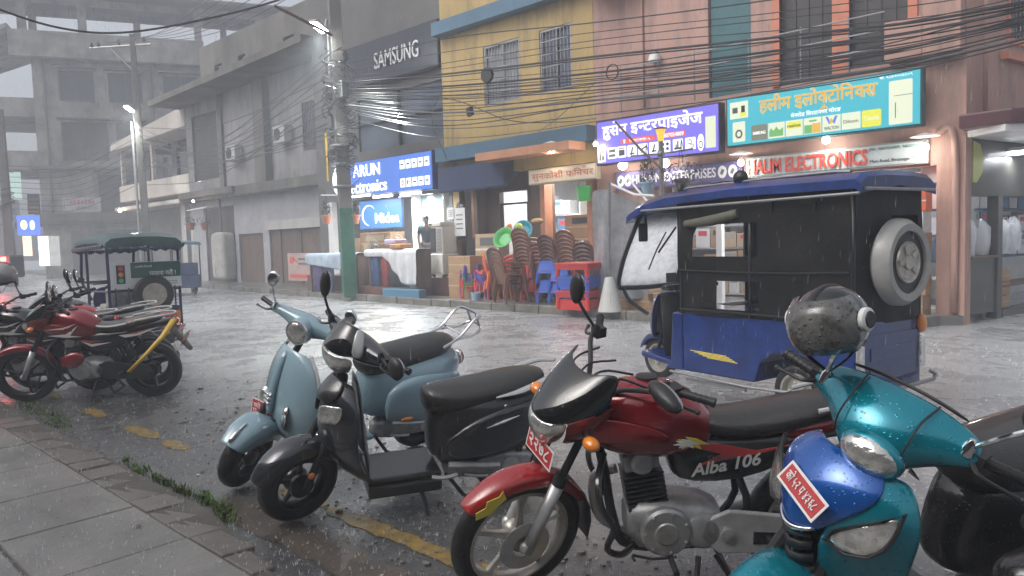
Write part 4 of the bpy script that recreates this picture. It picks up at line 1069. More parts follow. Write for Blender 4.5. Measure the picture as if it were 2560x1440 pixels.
LENS = mat('clear_headlamp', (.95, .95, .92), .14, metal=.75, coat=1, bump=1.0, bs=18, var=.6, vs=16, c2=(.4, .4, .38))
AMBER = mat('amber_lens', (.75, .22, .015), .15, coat=1, bump=.3, bs=60)
REDL = mat('red_lens', (.4, .015, .02), .15, coat=1, bump=.3, bs=60)
PLATE = mat('red_number_plate', (.5, .035, .04), .35, coat=.3, var=.2, vs=20)
PLATEW = mat('plate_white', (.75, .72, .7), .4)
RED = mat('wet_red_paint', (.26, .008, .016), .22, metal=.25, coat=1, wet=.3, bs=75, var=.2, vs=4)
RED2 = mat('wet_bright_red_paint', (.34, .012, .014), .25, coat=1, wet=.3, bs=75, var=.2, vs=4)
POWDER = mat('powder_blue_paint', (.26, .385, .45), .22, coat=.9, wet=.25, bs=80, var=.1, vs=3)
DGREY = mat('graphite_paint', (.030, .032, .038), .2, metal=.35, coat=1, wet=.35, bs=65)
TEALP = mat('teal_paint', (.0, .23, .31), .25, metal=.45, coat=1, wet=.35, bs=60)
BLUEP = mat('deep_blue_paint', (.006, .085, .36), .22, metal=.35, coat=1, wet=.35, bs=60)
SILV = mat('silver_paint', (.5, .5, .5), .25, metal=.5, coat=.7)
MIRR = mat('mirror_glass', (.55, .55, .55), .05, metal=1)
YDEC = mat('yellow_decal', (.75, .6, .08), .35, coat=.5)
WDEC = mat('white_decal', (.7, .7, .68), .35, coat=.5)
RDEC = mat('red_decal', (.5, .06, .06), .35, coat=.5)

def tyre_prof(R, tw, w):
    return [(R-tw, -w*.36), (R-tw*.55, -w*.5), (R-tw*.22, -w*.44), (R-tw*.04, -w*.22), (R, 0), (R-tw*.04, w*.22), (R-tw*.22, w*.44), (R-tw*.55, w*.5), (R-tw, w*.36), (R-tw, -w*.36)]
def wheel(par, c, R, tw, w, xf=None, spokes=3, rimM=RIMB, disc_=None, hub=.06, split=False):
    g = MB(xf); g.lathe(tyre_prof(R, tw, w), c, 'Y', 44, cap=False); o = g.build('wheel', TYRE, par, smooth=50)
    r = MB(xf); q = R-tw
    r.lathe([(q+.008, -w*.38), (q-.008, -w*.40), (q-.022, -w*.2), (q-.026, 0), (q-.022, w*.2), (q-.008, w*.40), (q+.008, w*.38), (q+.004, 0), (q+.008, -w*.38)], c, 'Y', 40, cap=False)
    r.lathe([(.012, -w*.55), (hub, -w*.5), (hub*1.05, -w*.3), (hub*.8, 0), (hub*1.05, w*.3), (hub, w*.5), (.012, w*.55)], c, 'Y', 20)
    for k in range(spokes):
        a0 = 2*PI*k/spokes+.4
        for da in ((-.13, .13) if split else (0,)):
            p0 = V(c)+V((hub*.8*math.cos(a0+da*.4), 0, hub*.8*math.sin(a0+da*.4))); p1 = V(c)+V(((q-.015)*math.cos(a0+da), 0, (q-.015)*math.sin(a0+da)))
            r.tube([p0, (p0+p1)/2, p1], [.026, .017, .02] if not split else .012, 6, 2, flat=.75)
    r.build('rim', rimM, o)
    if disc_:
        d = MB(xf); d.lathe([(.055, disc_-.002), (.115, disc_-.002), (.115, disc_+.002), (.055, disc_+.002), (.055, disc_-.002)], c, 'Y', 30, cap=False); d.build('brake_disc', SATIN, o)
    return o
def arc_panel(xf, c, R, a0, a1, n, wid, drop, taper=1.0):
    """fender: an arc over a wheel with rolled-down sides"""
    rows = []
    for i in range(n+1):
        t = i/n; a = rad(a0+(a1-a0)*t); k = 1-(1-taper)*abs(2*t-1)**2; ca, sa = math.cos(a), math.sin(a)
        wv = wid*k; dv = drop*k
        rows.append([(c[0]+(R-e)*ca, y, c[2]+(R-e)*sa) for y, e in ((0, 0), (wv*.55, R*.012), (wv*.92, dv*.25), (wv, dv*.6), (wv*.99, dv))])
    g = MB(xf); g.gridm(rows); return g
def mirror(par, xf, base, tip, r=(.012, .075, .05), stemM=PLAS2, shellM=PLAS2, tilt=0, glass=True):
    """stem from base to tip and a shell whose glass looks back"""
    g = MB(xf); b, t = V(base), V(tip); k = b+(t-b)*.6+V((.015, 0, .01)); g.tube([b, k, t], .0075, 7, 3); g.lathe([(.02, -.02), (.017, .015), (.009, .03)], b, 'Z', 10)
    o = g.build('mirror', stemM, par)
    s = MB(xf); M = rotm('X', tilt); c = t+V((0, 0, r[2]*.35)); s.ell(c, (r[0]*1.9, r[1], r[2]), 18, 10, M); s.build('shell', shellM, o)
    if glass:
        s = MB(xf); s.ell(c-V((r[0]*1.1, 0, 0)), (r[0]*1.1, r[1]*.88, r[2]*.88), 18, 8, M); s.build('glass', MIRR, o)
    return o
def plate_(par, xf, c, wd, h, lines, M, letM=PLATEW, face=PLATE):
    X = (xf or Matrix()) @ Matrix.Translation(V(c)) @ M
    g = MB(X); g.bx(-wd/2, wd/2, 0, .004, -h/2, h/2); o = g.build('number_plate', face, par, smooth=0, bevel=.003)
    if face is PLATE: g = MB(X); g.bx(-wd/2-.008, wd/2+.008, .0015, .0045, -h/2-.008, h/2+.008); g.build('border', PLATEW, o, smooth=0, bevel=.002)
    n = len(lines)
    for i, s in enumerate(lines):
        z1 = h*.42-i*h*.84/n; write(s, -wd*.42, wd*.42, z1-h*.84/n*.82, z1, -.0005, letM, o, bold=.012, thick=.002, M=X)
    return o
FRONT = rotm('Z', 90)       # turns something facing -y so that it faces +x
LEFT = rotm('Z', 180)       # ... so that it faces +y
def polyflat(par, name, pts, y, m, xf=None, th=.004):
    g = MB(xf); g.prism(pts, y, y+th); return g.build(name, m, par, smooth=0)
def handle_end(par, xf, s, g0, g1, lever=True, gripM=PLAS2, clutch=1):
    g = MB(xf); a, b = V(g0), V(g1); g.tube([a, b], .0165, 10); g.tube([b, b+(b-a).normalized()*.012], .019, 10)
    for k in range(5): g.tube([a+(b-a)*(.15+.16*k), a+(b-a)*(.2+.16*k)], .018, 10)
    g.build('grip', gripM, par)
    if lever:
        d = (b-a); g = MB(xf); p = a-d*.1
        g.box(p+V((.0, 0, 0)), (.05, .05, .045)); g.tube([p+V((.03, 0, -.005)), a+d*.15+V((.065, 0, -.012)), a+d*.6+V((.07, 0, -.02)), a+d*.98+V((.062, 0, -.03))], [.008, .0065, .006, .008], 7, 4); g.ell(a+d*1.0+V((.062, 0, -.03)), (.01, .01, .01), 8, 6)
        g.build('lever', clutch if not isinstance(clutch, int) else PLAS2, par)

def motorcycle(label, pos, head, lean, steer, paint, seatm=SEATM, style='sport', group=None, detail=True, plate=('१२७८',), rimM=RIMB, fenderM=None, dm=None):
    t = thing('motorcycle', label, 'motorcycle', pos, rad(head), group, rad(lean))
    FA, RA, R = V((.635, 0, .3)), V((-.645, 0, .3)), .3
    ax = V((-.438, 0, .899)); piv = V((.30, 0, .9))
    S = about(piv, Matrix.Rotation(rad(steer), 4, ax))
    fenderM = fenderM or paint
    # wheels, fork, fender
    wheel(t, FA, R, .075, .085, S, 5 if style == 'sport' else 3, rimM, .075 if style == 'sport' else None, .055)
    wheel(t, RA, R, .08, .105, None, 5 if style == 'sport' else 3, rimM, None, .075)
    g = MB(S)
    for s in (-1, 1):
        y = .088*s; g.tube([FA+V((0, y, -.02)), FA+V((0, y, 0))+ax*.33], [.027, .029], 10); g.lathe([(.02, -.02), (.032, 0), (.02, .02)], FA+V((0, y, 0)), 'Y', 12)
    g.build('fork_slider', SATIN, t)
    g = MB(S)
    for s in (-1, 1):
        y = .088*s; g.tube([FA+V((0, y, 0))+ax*.30, FA+V((0, y, 0))+ax*.68], .0175, 10); g.tube([FA+V((0, y, 0))+ax*.31, FA+V((0, y, 0))+ax*.36], .031, 10)
    g.bx(.33, .42, -.12, .12, .80, .83); g.bx(.29, .37, -.12, .12, .90, .93); g.tube([(.6, -.075, .34), (.52, -.1, .6), (.4, -.1, .8)], .006, 5, 3)
    g.build('fork', PLAS2, t)
    g = arc_panel(S, FA, .34, 42, 158, 8, .064, .065, .7); fd = g.build('front_fender', fenderM, t, sub=2, solid=.005)
    g = MB(S)
    g.grid([[(FA.x+.33*math.cos(rad(a)), y, FA.z+.33*math.sin(rad(a))) for y in (-.06, 0, .06)] for a in (150, 165, 180, 195)]); g.build('mud_flap', PLAS2, t, solid=.006)
    # steering head, bars, mirrors
    hb = MB(S)
    hb.tube([(.1, .30, 1.035), (.17, .25, 1.03), (.24, .13, .99), (.28, .06, .945), (.28, -.06, .945), (.24, -.13, .99), (.17, -.25, 1.03), (.1, -.30, 1.035)], .011, 8, 4)
    hb.build('handlebar', PLAS2, t)
    for s in (-1, 1): handle_end(t, S, s, (.105, .29*s, 1.037), (.03, .40*s, 1.035), clutch=PLAS2)
    if style == 'sport' and detail == 2: mirror(t, S, (.13, .25, 1.04), (.20, .33, 1.05), (.02, .095, .034), tilt=-8)
    else: mirror(t, S, (.13, .27, 1.05), (.19, .36, 1.20), (.012, .05, .075), tilt=10)
    mirror(t, S, (.13, -.27, 1.05), (.19, -.36, 1.20), (.012, .05, .075), tilt=-10)
    g = MB(S)
    for k in range(4): g.tube([(.16, (.2-.13*k), 1.01), (.3, .14-.1*k, 1.06-.02*k), (.38, .05-.03*k, .95), (.33, .02, .8)], .005, 5, 4)
    g.build('cable', WIRE, t)
    # head fairing
    vs_ = [[(.375, 0, 1.055), (.365, .075, 1.06), (.32, .135, 1.085), (.27, .155, 1.075)],
           [(.475, 0, .99), (.46, .085, .99), (.41, .15, 1.0), (.32, .175, .995)],
           [(.545, 0, .925), (.525, .085, .92), (.46, .15, .93), (.35, .175, .94)],
           [(.57, 0, .875), (.555, .08, .875), (.50, .135, .90), (.38, .17, .915)]]
    g = MB(S); g.gridm(vs_); g.build('visor', GLOSSB, t, sub=2, solid=.006)
    g = MB(S); g.gridm([[(.568, 0, .877), (.553, .08, .877), (.49, .128, .905)], [(.588, 0, .84), (.57, .085, .845), (.495, .13, .875)], [(.578, 0, .79), (.56, .06, .795), (.49, .10, .82)], [(.54, 0, .745), (.53, .035, .75), (.49, .06, .775)]]); g.build('headlight', LENS, t, sub=2, solid=.008)
    for s in (-1, 1):
        g = MB(S)
        g.grid([[(.505, .127*s, .90), (.42, .168*s, .925), (.30, .175*s, .965)], [(.502, .13*s, .865), (.40, .17*s, .87), (.28, .155*s, .91)], [(.492, .10*s, .80), (.40, .14*s, .81), (.30, .125*s, .86)], [(.485, .06*s, .755), (.41, .10*s, .77), (.33, .1*s, .81)]])
        g.build('fairing_cheek', paint, t, sub=2, solid=.006)
        g = MB(S); g.tube([(.42, .12*s, .86), (.43, .2*s, .85)], .009, 6); o = g.build('indicator', PLAS2, t)
        g = MB(S); g.ell((.44, .225*s, .85), (.032, .042, .026), 14, 8); g.build('amber_lens', AMBER, o)
    if plate and style == 'sport': plate_(t, S, (.545, 0, .715), .2, .075, plate, FRONT @ rotm('X', -12))
    # tank, seat, tail, side panels
    g = MB(); g.body([(.33, .80, .05, .06, 2.2), (.29, .81, .11, .12, 2.4), (.19, .815, .152, .165, 2.3), (.06, .812, .168, .175, 2.3), (-.06, .80, .155, .15, 2.4), (-.15, .775, .11, .105, 2.3), (-.2, .76, .07, .055, 2)], 20)
    tk = g.build('fuel_tank', paint, t, sub=1)
    g = MB(); g.lathe([(.045, .972), (.045, .985), (.03, .99)], (.08, 0, 0), 'Z', 18); g.build('filler_cap', PLAS2, tk)
    for s in (-1, 1):
        g = MB(); g.grid([[(.34, .12*s, .86), (.22, .158*s, .86), (.06, .172*s, .82)], [(.36, .135*s, .80), (.22, .172*s, .80), (.02, .174*s, .79)], [(.32, .12*s, .74), (.2, .16*s, .755), (.0, .17*s, .765)]]); g.build('tank_shroud', paint, t, sub=2, solid=.008)
    g = MB(); g.body([(-.10, .80, .06, .03), (-.14, .79, .10, .05), (-.24, .772, .128, .055), (-.38, .782, .137, .06), (-.52, .815, .137, .058), (-.66, .84, .12, .05), (-.76, .85, .09, .04), (-.80, .85, .05, .02)], 18); st = g.build('seat', SEATM, t, sub=1)
    if seatm is not SEATM:
        g = MB(); g.body([(-.44, .806, .139, .058), (-.52, .82, .1395, .0585), (-.66, .845, .122, .0505), (-.77, .855, .09, .04)], 18); g.build('ribbed_cover', seatm, st, sub=1)
    g = MB(); g.body([(-.0, .64, .11, .07, 3), (-.08, .64, .128, .11, 3), (-.3, .645, .131, .115, 3), (-.48, .69, .124, .085, 3), (-.6, .74, .11, .045, 3)], 16); sp = g.build('side_panel', PLAS, t, sub=1)
    g = MB(); g.body([(-.40, .735, .10, .035, 2.6), (-.5, .75, .124, .05, 2.6), (-.66, .78, .115, .052, 2.6), (-.82, .81, .085, .045, 2.5), (-.93, .825, .05, .03, 2.2)], 16); tc = g.build('tail_cowl', paint if style == 'sport' else PLAS, t, sub=1)
    g = MB(); g.ell((-.935, 0, .815), (.035, .07, .035), 14, 8); g.build('tail_light', REDL, tc)
    g = MB(); g.tube([(-.58, .14, .86), (-.72, .145, .885), (-.88, .10, .90), (-.93, 0, .90), (-.88, -.10, .90), (-.72, -.145, .885), (-.58, -.14, .86)], .011, 8, 4); g.build('grab_rail', SATIN, t)
    g = MB(); g.grid([[(-.84, y, .76), (-.93, y*1.05, .68), (-1.0, y*1.1, .58), (-1.07, y*1.1, .49)] for y in (-.07, 0, .07)]); rf = g.build('rear_fender', PLAS2, t, solid=.012, sub=1)
    plate_(t, None, (-1.015, 0, .625), .17, .15, ('बा ७५', 'प २७३९'), rotm('Z', -90) @ rotm('X', 25), RDEC if style != 'sport' else PLATEW, mat('faded_plate', (.55, .33, .27), .5, var=.3, vs=20) if style != 'sport' else PLATE)
    for s in (-1, 1):
        g = MB(); g.tube([(-.86, .06*s, .74), (-.9, .15*s, .73)], .008, 6); o = g.build('indicator', PLAS2, t); g = MB(); g.ell((-.9, .175*s, .73), (.026, .035, .022), 12, 8); g.build('amber_lens', AMBER, o)
        # shock absorbers
        g = MB(); p0, p1 = V((-.44, .125*s, .68)), V((-.6, .125*s, .34)); g.tube([p0, p1], .014, 8); n_ = 60
        dv = (p1-p0).normalized(); e1 = dv.cross(V((0, 1, 0))).normalized(); e2 = dv.cross(e1)
        g.tube([p0+(p1-p0)*(.1+.7*i/n_)+(e1*math.cos(i*.8)+e2*math.sin(i*.8))*.028 for i in range(n_+1)], .0055, 5); g.build('shock_absorber', PLAS2 if style != 'sport' else SATIN, t)
    # frame, engine, exhaust
    g = MB()
    g.tube([(.31, 0, .82), (.26, 0, .6), (.215, 0, .34), (.14, 0, .22), (-.2, 0, .22)], .02, 8, 4); g.tube([(-.2, .07, .24), (-.33, .08, .42), (-.3, .09, .66), (-.75, .09, .76)], .016, 8, 4); g.tube([(-.2, -.07, .24), (-.33, -.08, .42), (-.3, -.09, .66), (-.75, -.09, .76)], .016, 8, 4)
    g.tube([(-.3, 0, .35), (-.645, .09, .3)], .022, 8); g.tube([(-.3, 0, .35), (-.645, -.09, .3)], .022, 8)
    g.build('frame', PLAS2, t)
    if detail:
        g = MB()
        for s in (-1, 1): g.tube([(.26, .03*s, .66), (.30, .15*s, .60), (.29, .2*s, .50), (.24, .17*s, .40), (.27, .19*s, .32), (.2, .12*s, .25), (.14, .03*s, .23)], .014, 7, 4)
        g.build('leg_guard', PLAS, t)
    g = MB(); A = V((.145, 0, .62)); up = V((.16, 0, .985)).normalized(); B = V((.075, 0, .41)); M = up.to_track_quat('Z', 'Y').to_matrix().to_4x4()
    for i in range(8): g.box(B+up*(.02+.021*i), (.15, .17, .011), M)
    g.box(B+up*.09, (.11, .13, .18), M)
    en = g.build('engine', mat('black_engine', (.03, .03, .03), .4, coat=.2), t, smooth=0, bevel=.003)
    g = MB(); g.box(B+up*.225, (.135, .15, .075), M); g.lathe([(.045, -.105), (.05, -.09), (.05, .09), (.045, .105)], B+up*.232, 'Y', 18); g.build('cylinder_head', ENGM, en, smooth=35, bevel=.01)
    g = MB(); g.body([(.17, .36, .08, .06, 3), (.12, .355, .115, .11, 3), (-.02, .35, .125, .12, 3), (-.16, .35, .115, .10, 3), (-.22, .35, .09, .07, 3)], 16)
    g.lathe([(.105, .115), (.105, .142), (.095, .152), (.05, .154), (.045, .160), (.02, .160)], (.02, 0, .355), 'Y', 30)
    g.lathe([(.075, .10), (.075, .13), (.06, .14), (.01, .14)], (-.14, 0, .345), 'Y', 24)
    for k in range(7): g.lathe([(.007, .15), (.007, .158), (.004, .16)], (.02+.088*math.cos(k*.9), 0, .355+.088*math.sin(k*.9)), 'Y', 8)
    g.build('crankcase', ENGM, en, bevel=0)
    g = MB(); g.tube([(.2, -.04, .56), (.29, -.08, .5), (.26, -.11, .3), (.1, -.13, .22), (-.2, -.14, .25)], .022, 8, 4); g.tube([(-.15, -.14, .25), (-.3, -.16, .28), (-.85, -.19, .40)], [.025, .045, .045], 12); g.build('exhaust', SATIN if style == 'sport' else PLAS2, t)
    g = MB(); g.prism([(-.14, .40), (-.24, .44), (-.44, .415), (-.66, .375), (-.70, .30), (-.66, .235), (-.44, .24), (-.2, .25), (-.12, .32)], .115, .14); g.lathe([(.04, .135), (.045, .15), (.012, .155)], (-.645, 0, .3), 'Y', 18); o = g.build('chain_case', SATIN if style == 'sport' else PLAS2, t, smooth=0, bevel=.008)
    if style == 'sport':
        g = MB(); g.prism([(-.34, .345), (-.55, .33), (-.6, .30), (-.5, .285), (-.34, .29)], .138, .143); g.build('slot', PLAS2, o, smooth=0); g = MB(); g.lathe([(.028, .14), (.03, .152), (.01, .156)], (-.235, 0, .335), 'Y', 16); g.build('boss', ENGM, o)
    g = MB(); g.tube([(.0, .12, .24), (.0, .25, .235)], .013, 8); g.tube([(.0, -.12, .24), (.0, -.25, .235)], .013, 8); g.tube([(-.4, .12, .32), (-.4, .24, .33)], .012, 8); g.tube([(-.02, .15, .25), (.08, .16, .25), (.16, .16, .27), (.16, .2, .27)], .006, 6, 2); g.build('footpeg', PLAS2, t)
    g = MB(); g.tube([(-.12, .12, .23), (-.09, .2, .1), (-.07, .27+lean*.002, .0)], [.012, .011, .012], 8); g.box((-.07, .275, .012), (.04, .07, .012)); g.build('side_stand', PLAS2, t)
    g = MB(); g.tube([(-.2, .1, .22), (-.28, .12, .09)], .012, 6); g.tube([(-.2, -.1, .22), (-.28, -.12, .09)], .012, 6); g.tube([(-.28, -.14, .09), (-.28, .14, .09)], .012, 6); g.build('centre_stand', PLAS2, t)
    # decals on the left and right flanks
    for s, y in ((1, .172), (-1, -.176)):
        if style == 'sport':
            jag = lambda x0, z0, k: [(x0+dx*k, z0+dz*k) for dx, dz in ((0, .012), (.045, .02), (.03, .006), (.075, .01), (.055, -.004), (.09, -.012), (.05, -.016), (.06, -.03), (.02, -.018), (-.02, -.034), (-.01, -.012), (-.05, -.014))]
            polyflat(t, 'decal', jag(-.09, .76, 1.0), y*.93, YDEC); polyflat(t, 'decal', jag(-.065, .757, .75), y*.935+.0008*s, WDEC)
    if style == 'sport':
        jf = [(FA.x+.31*math.cos(rad(a+22))+dx, FA.z+.31*math.sin(rad(a+22))+dz) for a, dx, dz in ((22, 0, 0), (27, .02, .015), (32, 0, .01), (38, .02, .02), (45, 0, .012), (50, .01, .025), (45, -.03, -.01), (36, -.035, -.012), (28, -.035, -.015))]
        polyflat(fd, 'decal', jf, .078, YDEC, S, .003)
        polyflat(t, 'decal', [(-.04, .735), (-.18, .735), (-.34, .70), (-.5, .725), (-.34, .685), (-.21, .665), (-.1, .64), (-.2, .69)], .133, RDEC)
        X = Matrix.Translation((0, .1345, 0)) @ LEFT
        write('Alba 106', .17, .46, .585, .64, 0, WDEC, t, 'lettering', bold=.02, thick=.002, shear=.3, M=X @ rotm('Y', -9) @ Matrix.Translation((0, 0, -.01)))
        write('YAMAHA', .14, .26, .665, .686, 0, mat('dim_grey_decal', (.12, .12, .12), .4), t, 'lettering', bold=.01, thick=.002, M=X)
    else:
        for pts, m_ in (([(.3, .80), (.12, .82), (-.02, .86), (.1, .80)], WDEC), ([(.28, .74), (.1, .75), (-.03, .84), (.06, .735), (-.05, .72), (.1, .715)], WDEC), ([(-.4, .71), (-.62, .74), (-.82, .79), (-.6, .705), (-.46, .685)], WDEC), ([(-.44, .715), (-.6, .745), (-.75, .775), (-.58, .72)], RDEC), ([(-.02, .66), (-.12, .60), (-.32, .64), (-.12, .63)], WDEC), ([(-.0, .68), (-.1, .64), (-.24, .66), (-.1, .665)], RDEC)):
            polyflat(t, 'decal', pts, .1695 if pts[0][0] > .1 else .132, m_)
        g = MB(); g.ell((.08, .15, .47), (.13, .04, .08), 14, 8, rotm('Y', 20)); g.build('engine_cowl', paint, t)
    return t

def rear_scooter(t, body, seatm, low=.27, tail=-.93, wr=.24, grab=True, narrow=1.0, sz=0.0):
    """floor, body, seat, rear wheel and engine shared by the scooters"""
    g = MB(); g.body([(-.10, .50, .07*narrow, .12, 3), (-.16, .525, .12*narrow, .19, 3), (-.32, .54, .19*narrow, .215, 2.8), (-.52, .55, .225*narrow, .225, 2.6), (-.72, .59, .195*narrow, .185, 2.5), (tail+.05, .64, .12*narrow, .12, 2.4), (tail-.03, .66, .06, .06, 2.2)], 20)
    b = g.build('body', body, t, sub=1)
    g = MB(); g.body([(-.08, .765+sz, .07, .05), (-.11, .755+sz, .12, .085), (-.26, .75+sz, .16, .095), (-.42, .765+sz, .17, .09), (-.6, .80+sz, .16, .085), (-.75, .83+sz, .125, .065), (-.84, .845+sz, .06, .03)], 20); g.build('seat', seatm, t, sub=1)
    wheel(t, (-.62, -.01, wr), wr, .085, .105, None, 3, RIMB, None, .06)
    g = MB(); g.body([(-.18, .25, .05, .06, 3, .06), (-.3, .26, .09, .085, 3, .07), (-.5, .26, .06, .085, 3, .11), (-.68, .25, .045, .07, 3, .12), (-.74, .25, .03, .04, 3, .12)], 14); en = g.build('engine', ENGM, t, sub=1)
    g = MB(); g.lathe([(.05, .155), (.052, .17), (.02, .172)], (-.58, 0, .25), 'Y', 18); g.tube([(-.3, .15, .22), (-.36, .165, .21), (-.44, .165, .2)], .01, 6, 2); g.build('kick_start', SATIN, en)
    g = MB(); g.tube([(-.35, -.12, .24), (-.5, -.17, .26), (-.85, -.18, .34)], [.02, .05, .045], 12); g.build('exhaust', PLAS2, t)
    g = MB(); g.tube([(-.7, .13, .56), (-.64, .13, .32)], .022, 8); g.build('shock_absorber', PLAS2, t)
    g = MB(); g.tube([(-.02, .1, .24), (-.06, .18, .1), (-.07, .25, .0)], .012, 8); g.tube([(-.2, .1, .22), (-.3, .12, .08), (-.32, .16, .08)], .012, 8); g.build('side_stand', PLAS2, t)
    return b
def bar_ends(t, S, z, x, half, mir=(1, -1), stem=PLAS2, shell=PLAS2, mr=(.012, .05, .07), mt=.2, mo=.07, lever=PLAS2, mx=.05, fold=None):
    for s in (-1, 1):
        handle_end(t, S, s, (x, half*s, z), (x-.035, (half+.125)*s, z-.005), clutch=lever)
        if fold and s == fold[0]: mirror(t, S, (x+.03, (half-.035)*s, z+.02), fold[1], fold[2], stem, shell, tilt=fold[3])
        elif s in mir: mirror(t, S, (x+.03, (half-.035)*s, z+.03), (x+mx, (half-.035+mo)*s, z+mt), mr, stem, shell, tilt=8*s)
# ---- the red motorcycle at the front
def between(f, head, wb=1.28): a = rad(head); return V((f[0]-math.cos(a)*wb/2, f[1]-math.sin(a)*wb/2, 0))
f = gnd(1292, 1486)
motorcycle('red commuter motorcycle with black head fairing between graphite and teal scooters', between(f, 224), 224, -8, 27, RED, fenderM=RED2, rimM=RIMS, plate=('२२७८',), detail=2)
# ---- parked motorcycles at the left
g_ = 'motorcycles parked in a row by the green rickshaw'
motorcycle('dark red motorcycle with brown ribbed seat, faded plate and yellow strap', between(gnd(75, 1004), 228), 228, -7, 12, RED, SEATB, 'street', g_)
motorcycle('bright red motorcycle with long grey seat parked just behind the dark red one', between((-9.75, 2.35), 226), 226, -7, 12, RED2, SEATM, 'sport', g_, plate=('२९५४',))
BLK = mat('wet_black_paint', (.015, .015, .017), .2, coat=1, wet=.15, bs=75)
motorcycle('black motorcycle with upright mirrors behind the bright red one', between((-10.75, 2.5), 232), 232, -7, 8, BLK, SEATM, 'street', g_)
motorcycle('black motorcycle with a silver helmet on its bars beside dark red one', between((-9.9, 1.75), 232), 232, -7, 6, BLK, SEATM, 'street', g_)

# ---- powder blue classic scooter
def blue_scooter():
    t = thing('scooter', 'powder blue classic scooter with round headlight and chrome rear rack', 'scooter', between((-4.52, 2.22), 266, 1.3), rad(264), None, rad(-14)); t.scale = (1.04,)*3
    FA = V((.635, 0, .215)); ax = V((-.42, 0, .907)); S = about((.36, 0, .85), Matrix.Rotation(rad(32), 4, ax))
    wheel(t, FA, .215, .085, .105, S, 5, RIMB, None, .055)
    g = MB(S); g.tube([(.33, 0, .92), (.52, -.02, .5), (.57, -.075, .32), (.635, -.085, .215)], .022, 8, 3); g.tube([(.60, .07, .3), (.52, .05, .46)], .026, 8); g.build('fork', PLAS2, t)
    g = arc_panel(S, FA, .275, 40, 172, 9, .112, .13, .66); fd = g.build('front_fender', POWDER, t, sub=2, solid=.006)
    g = MB(S); g.ell((FA.x+.165, 0, FA.z+.228), (.014, .014, .05), 10, 8, rotm('Y', -55)); g.ell((FA.x+.11, 0, FA.z+.258), (.006, .007, .05), 8, 6, rotm('Y', -68)); g.build('crest', CHROME, fd)
    rows = [[(.40, 0, .90), (.395, .05, .90), (.37, .095, .89), (.33, .13, .875)],
            [(.445, 0, .80), (.43, .09, .80), (.39, .17, .79), (.33, .215, .77)],
            [(.48, 0, .66), (.46, .12, .66), (.405, .21, .65), (.335, .255, .63)],
            [(.50, 0, .5), (.48, .125, .5), (.415, .215, .49), (.34, .26, .48)],
            [(.49, 0, .38), (.465, .115, .37), (.40, .2, .36), (.33, .245, .35)],
            [(.42, 0, .29), (.40, .10, .285), (.35, .18, .28), (.28, .225, .28)],
            [(.30, 0, .25), (.29, .10, .25), (.25, .18, .25), (.2, .21, .25)]]
    rows = [[(x, y*1.27, z) for x, y, z in r] for r in rows]
    g = MB(); g.gridm(rows); ls = g.build('leg_shield', POWDER, t, sub=2, solid=.014)
    g = MB()
    for s in (-1, 1): g.tube([(r[-1][0], r[-1][1]*s, r[-1][2]) for r in rows], .011, 8, 3)
    g.build('chrome_edge', SATIN, ls)
    g = MB(); g.loft([[(x+dx, y*w_, z) for dx, y in ((0, -1), (.028, -.7), (.036, 0), (.028, .7), (0, 1), (-.02, 0))] for x, z, w_ in ((.40, .885, .035), (.445, .79, .042), (.482, .66, .048), (.50, .56, .05), (.50, .46, .04))]); sp = g.build('horn_cover', POWDER, t, sub=1)
    g = MB()
    for k in range(3): g.bx(.50, .537, -.035, .035, .545+.03*k, .56+.03*k)
    g.build('grille', CHROME, sp, bevel=.004)
    for s in (-1, 1):
        g = MB(); g.ell((.475, .145*s, .50), (.02, .045, .075), 14, 10, rotm('X', -18*s) @ rotm('Z', -24*s)); o = g.build('indicator', LENS, t)
        g = MB(); g.ell((.47, .145*s, .50), (.016, .053, .084), 14, 10, rotm('X', -18*s) @ rotm('Z', -24*s)); g.build('chrome_ring', CHROME, o)
    plate_(t, None, (.522, -.09, .455), .17, .11, ('को ४८', 'प १८६'), rotm('Z', 108) @ rotm('X', -4))
    S0 = S; S = S @ Matrix.Translation((-.012, 0, .06)) @ about((.30, 0, .97), Matrix.Scale(.86, 4))
    H_ = S @ Matrix.Translation((.30, 0, .97)) @ rotm('Z', 90)
    g = MB(H_); g.body([(-.33, .01, .028, .028), (-.28, .012, .04, .034), (-.16, .012, .05, .045), (-.085, .0, .075, .075), (0, -.005, .085, .085), (.085, .0, .075, .075), (.16, .012, .05, .045), (.28, .012, .04, .034), (.33, .01, .028, .028)], 18)
    g.xf = S; g.body([(.28, .96, .075, .075), (.34, .955, .09, .088), (.40, .95, .092, .088), (.425, .948, .086, .082)], 20); g.tube([(.30, 0, .93), (.36, 0, .84)], [.075, .05], 14)
    hs_ = g.build('headset', POWDER, t, sub=1)
    g = MB(S); g.lathe([(.02, .452), (.055, .447), (.078, .43), (.08, .42)], (0, 0, .947), 'X', 26); g.build('headlight', LENS, t)
    g = MB(S); g.lathe([(.078, .432), (.09, .432), (.092, .415), (.086, .41)], (0, 0, .947), 'X', 26, cap=False); g.build('headlight_rim', CHROME, t)
    bar_ends(t, S, .975, .295, .31, (1, -1), CHROME, CHROME, (.013, .05, .062), .21, .06, PLAS2)
    g = MB(); g.bx(-.15, .28, -.19, .19, .235, .27); g.build('floorboard', POWDER, t, smooth=0, bevel=.015)
    g = MB()
    for y in (-.1, -.05, 0, .05, .1): g.bx(-.1, .26, y-.012, y+.012, .271, .279)
    g.build('floor_rib', PLAS2, t, smooth=0)
    b = rear_scooter(t, POWDER, SEATM, wr=.215, tail=-.88, narrow=1.12, sz=-.03)
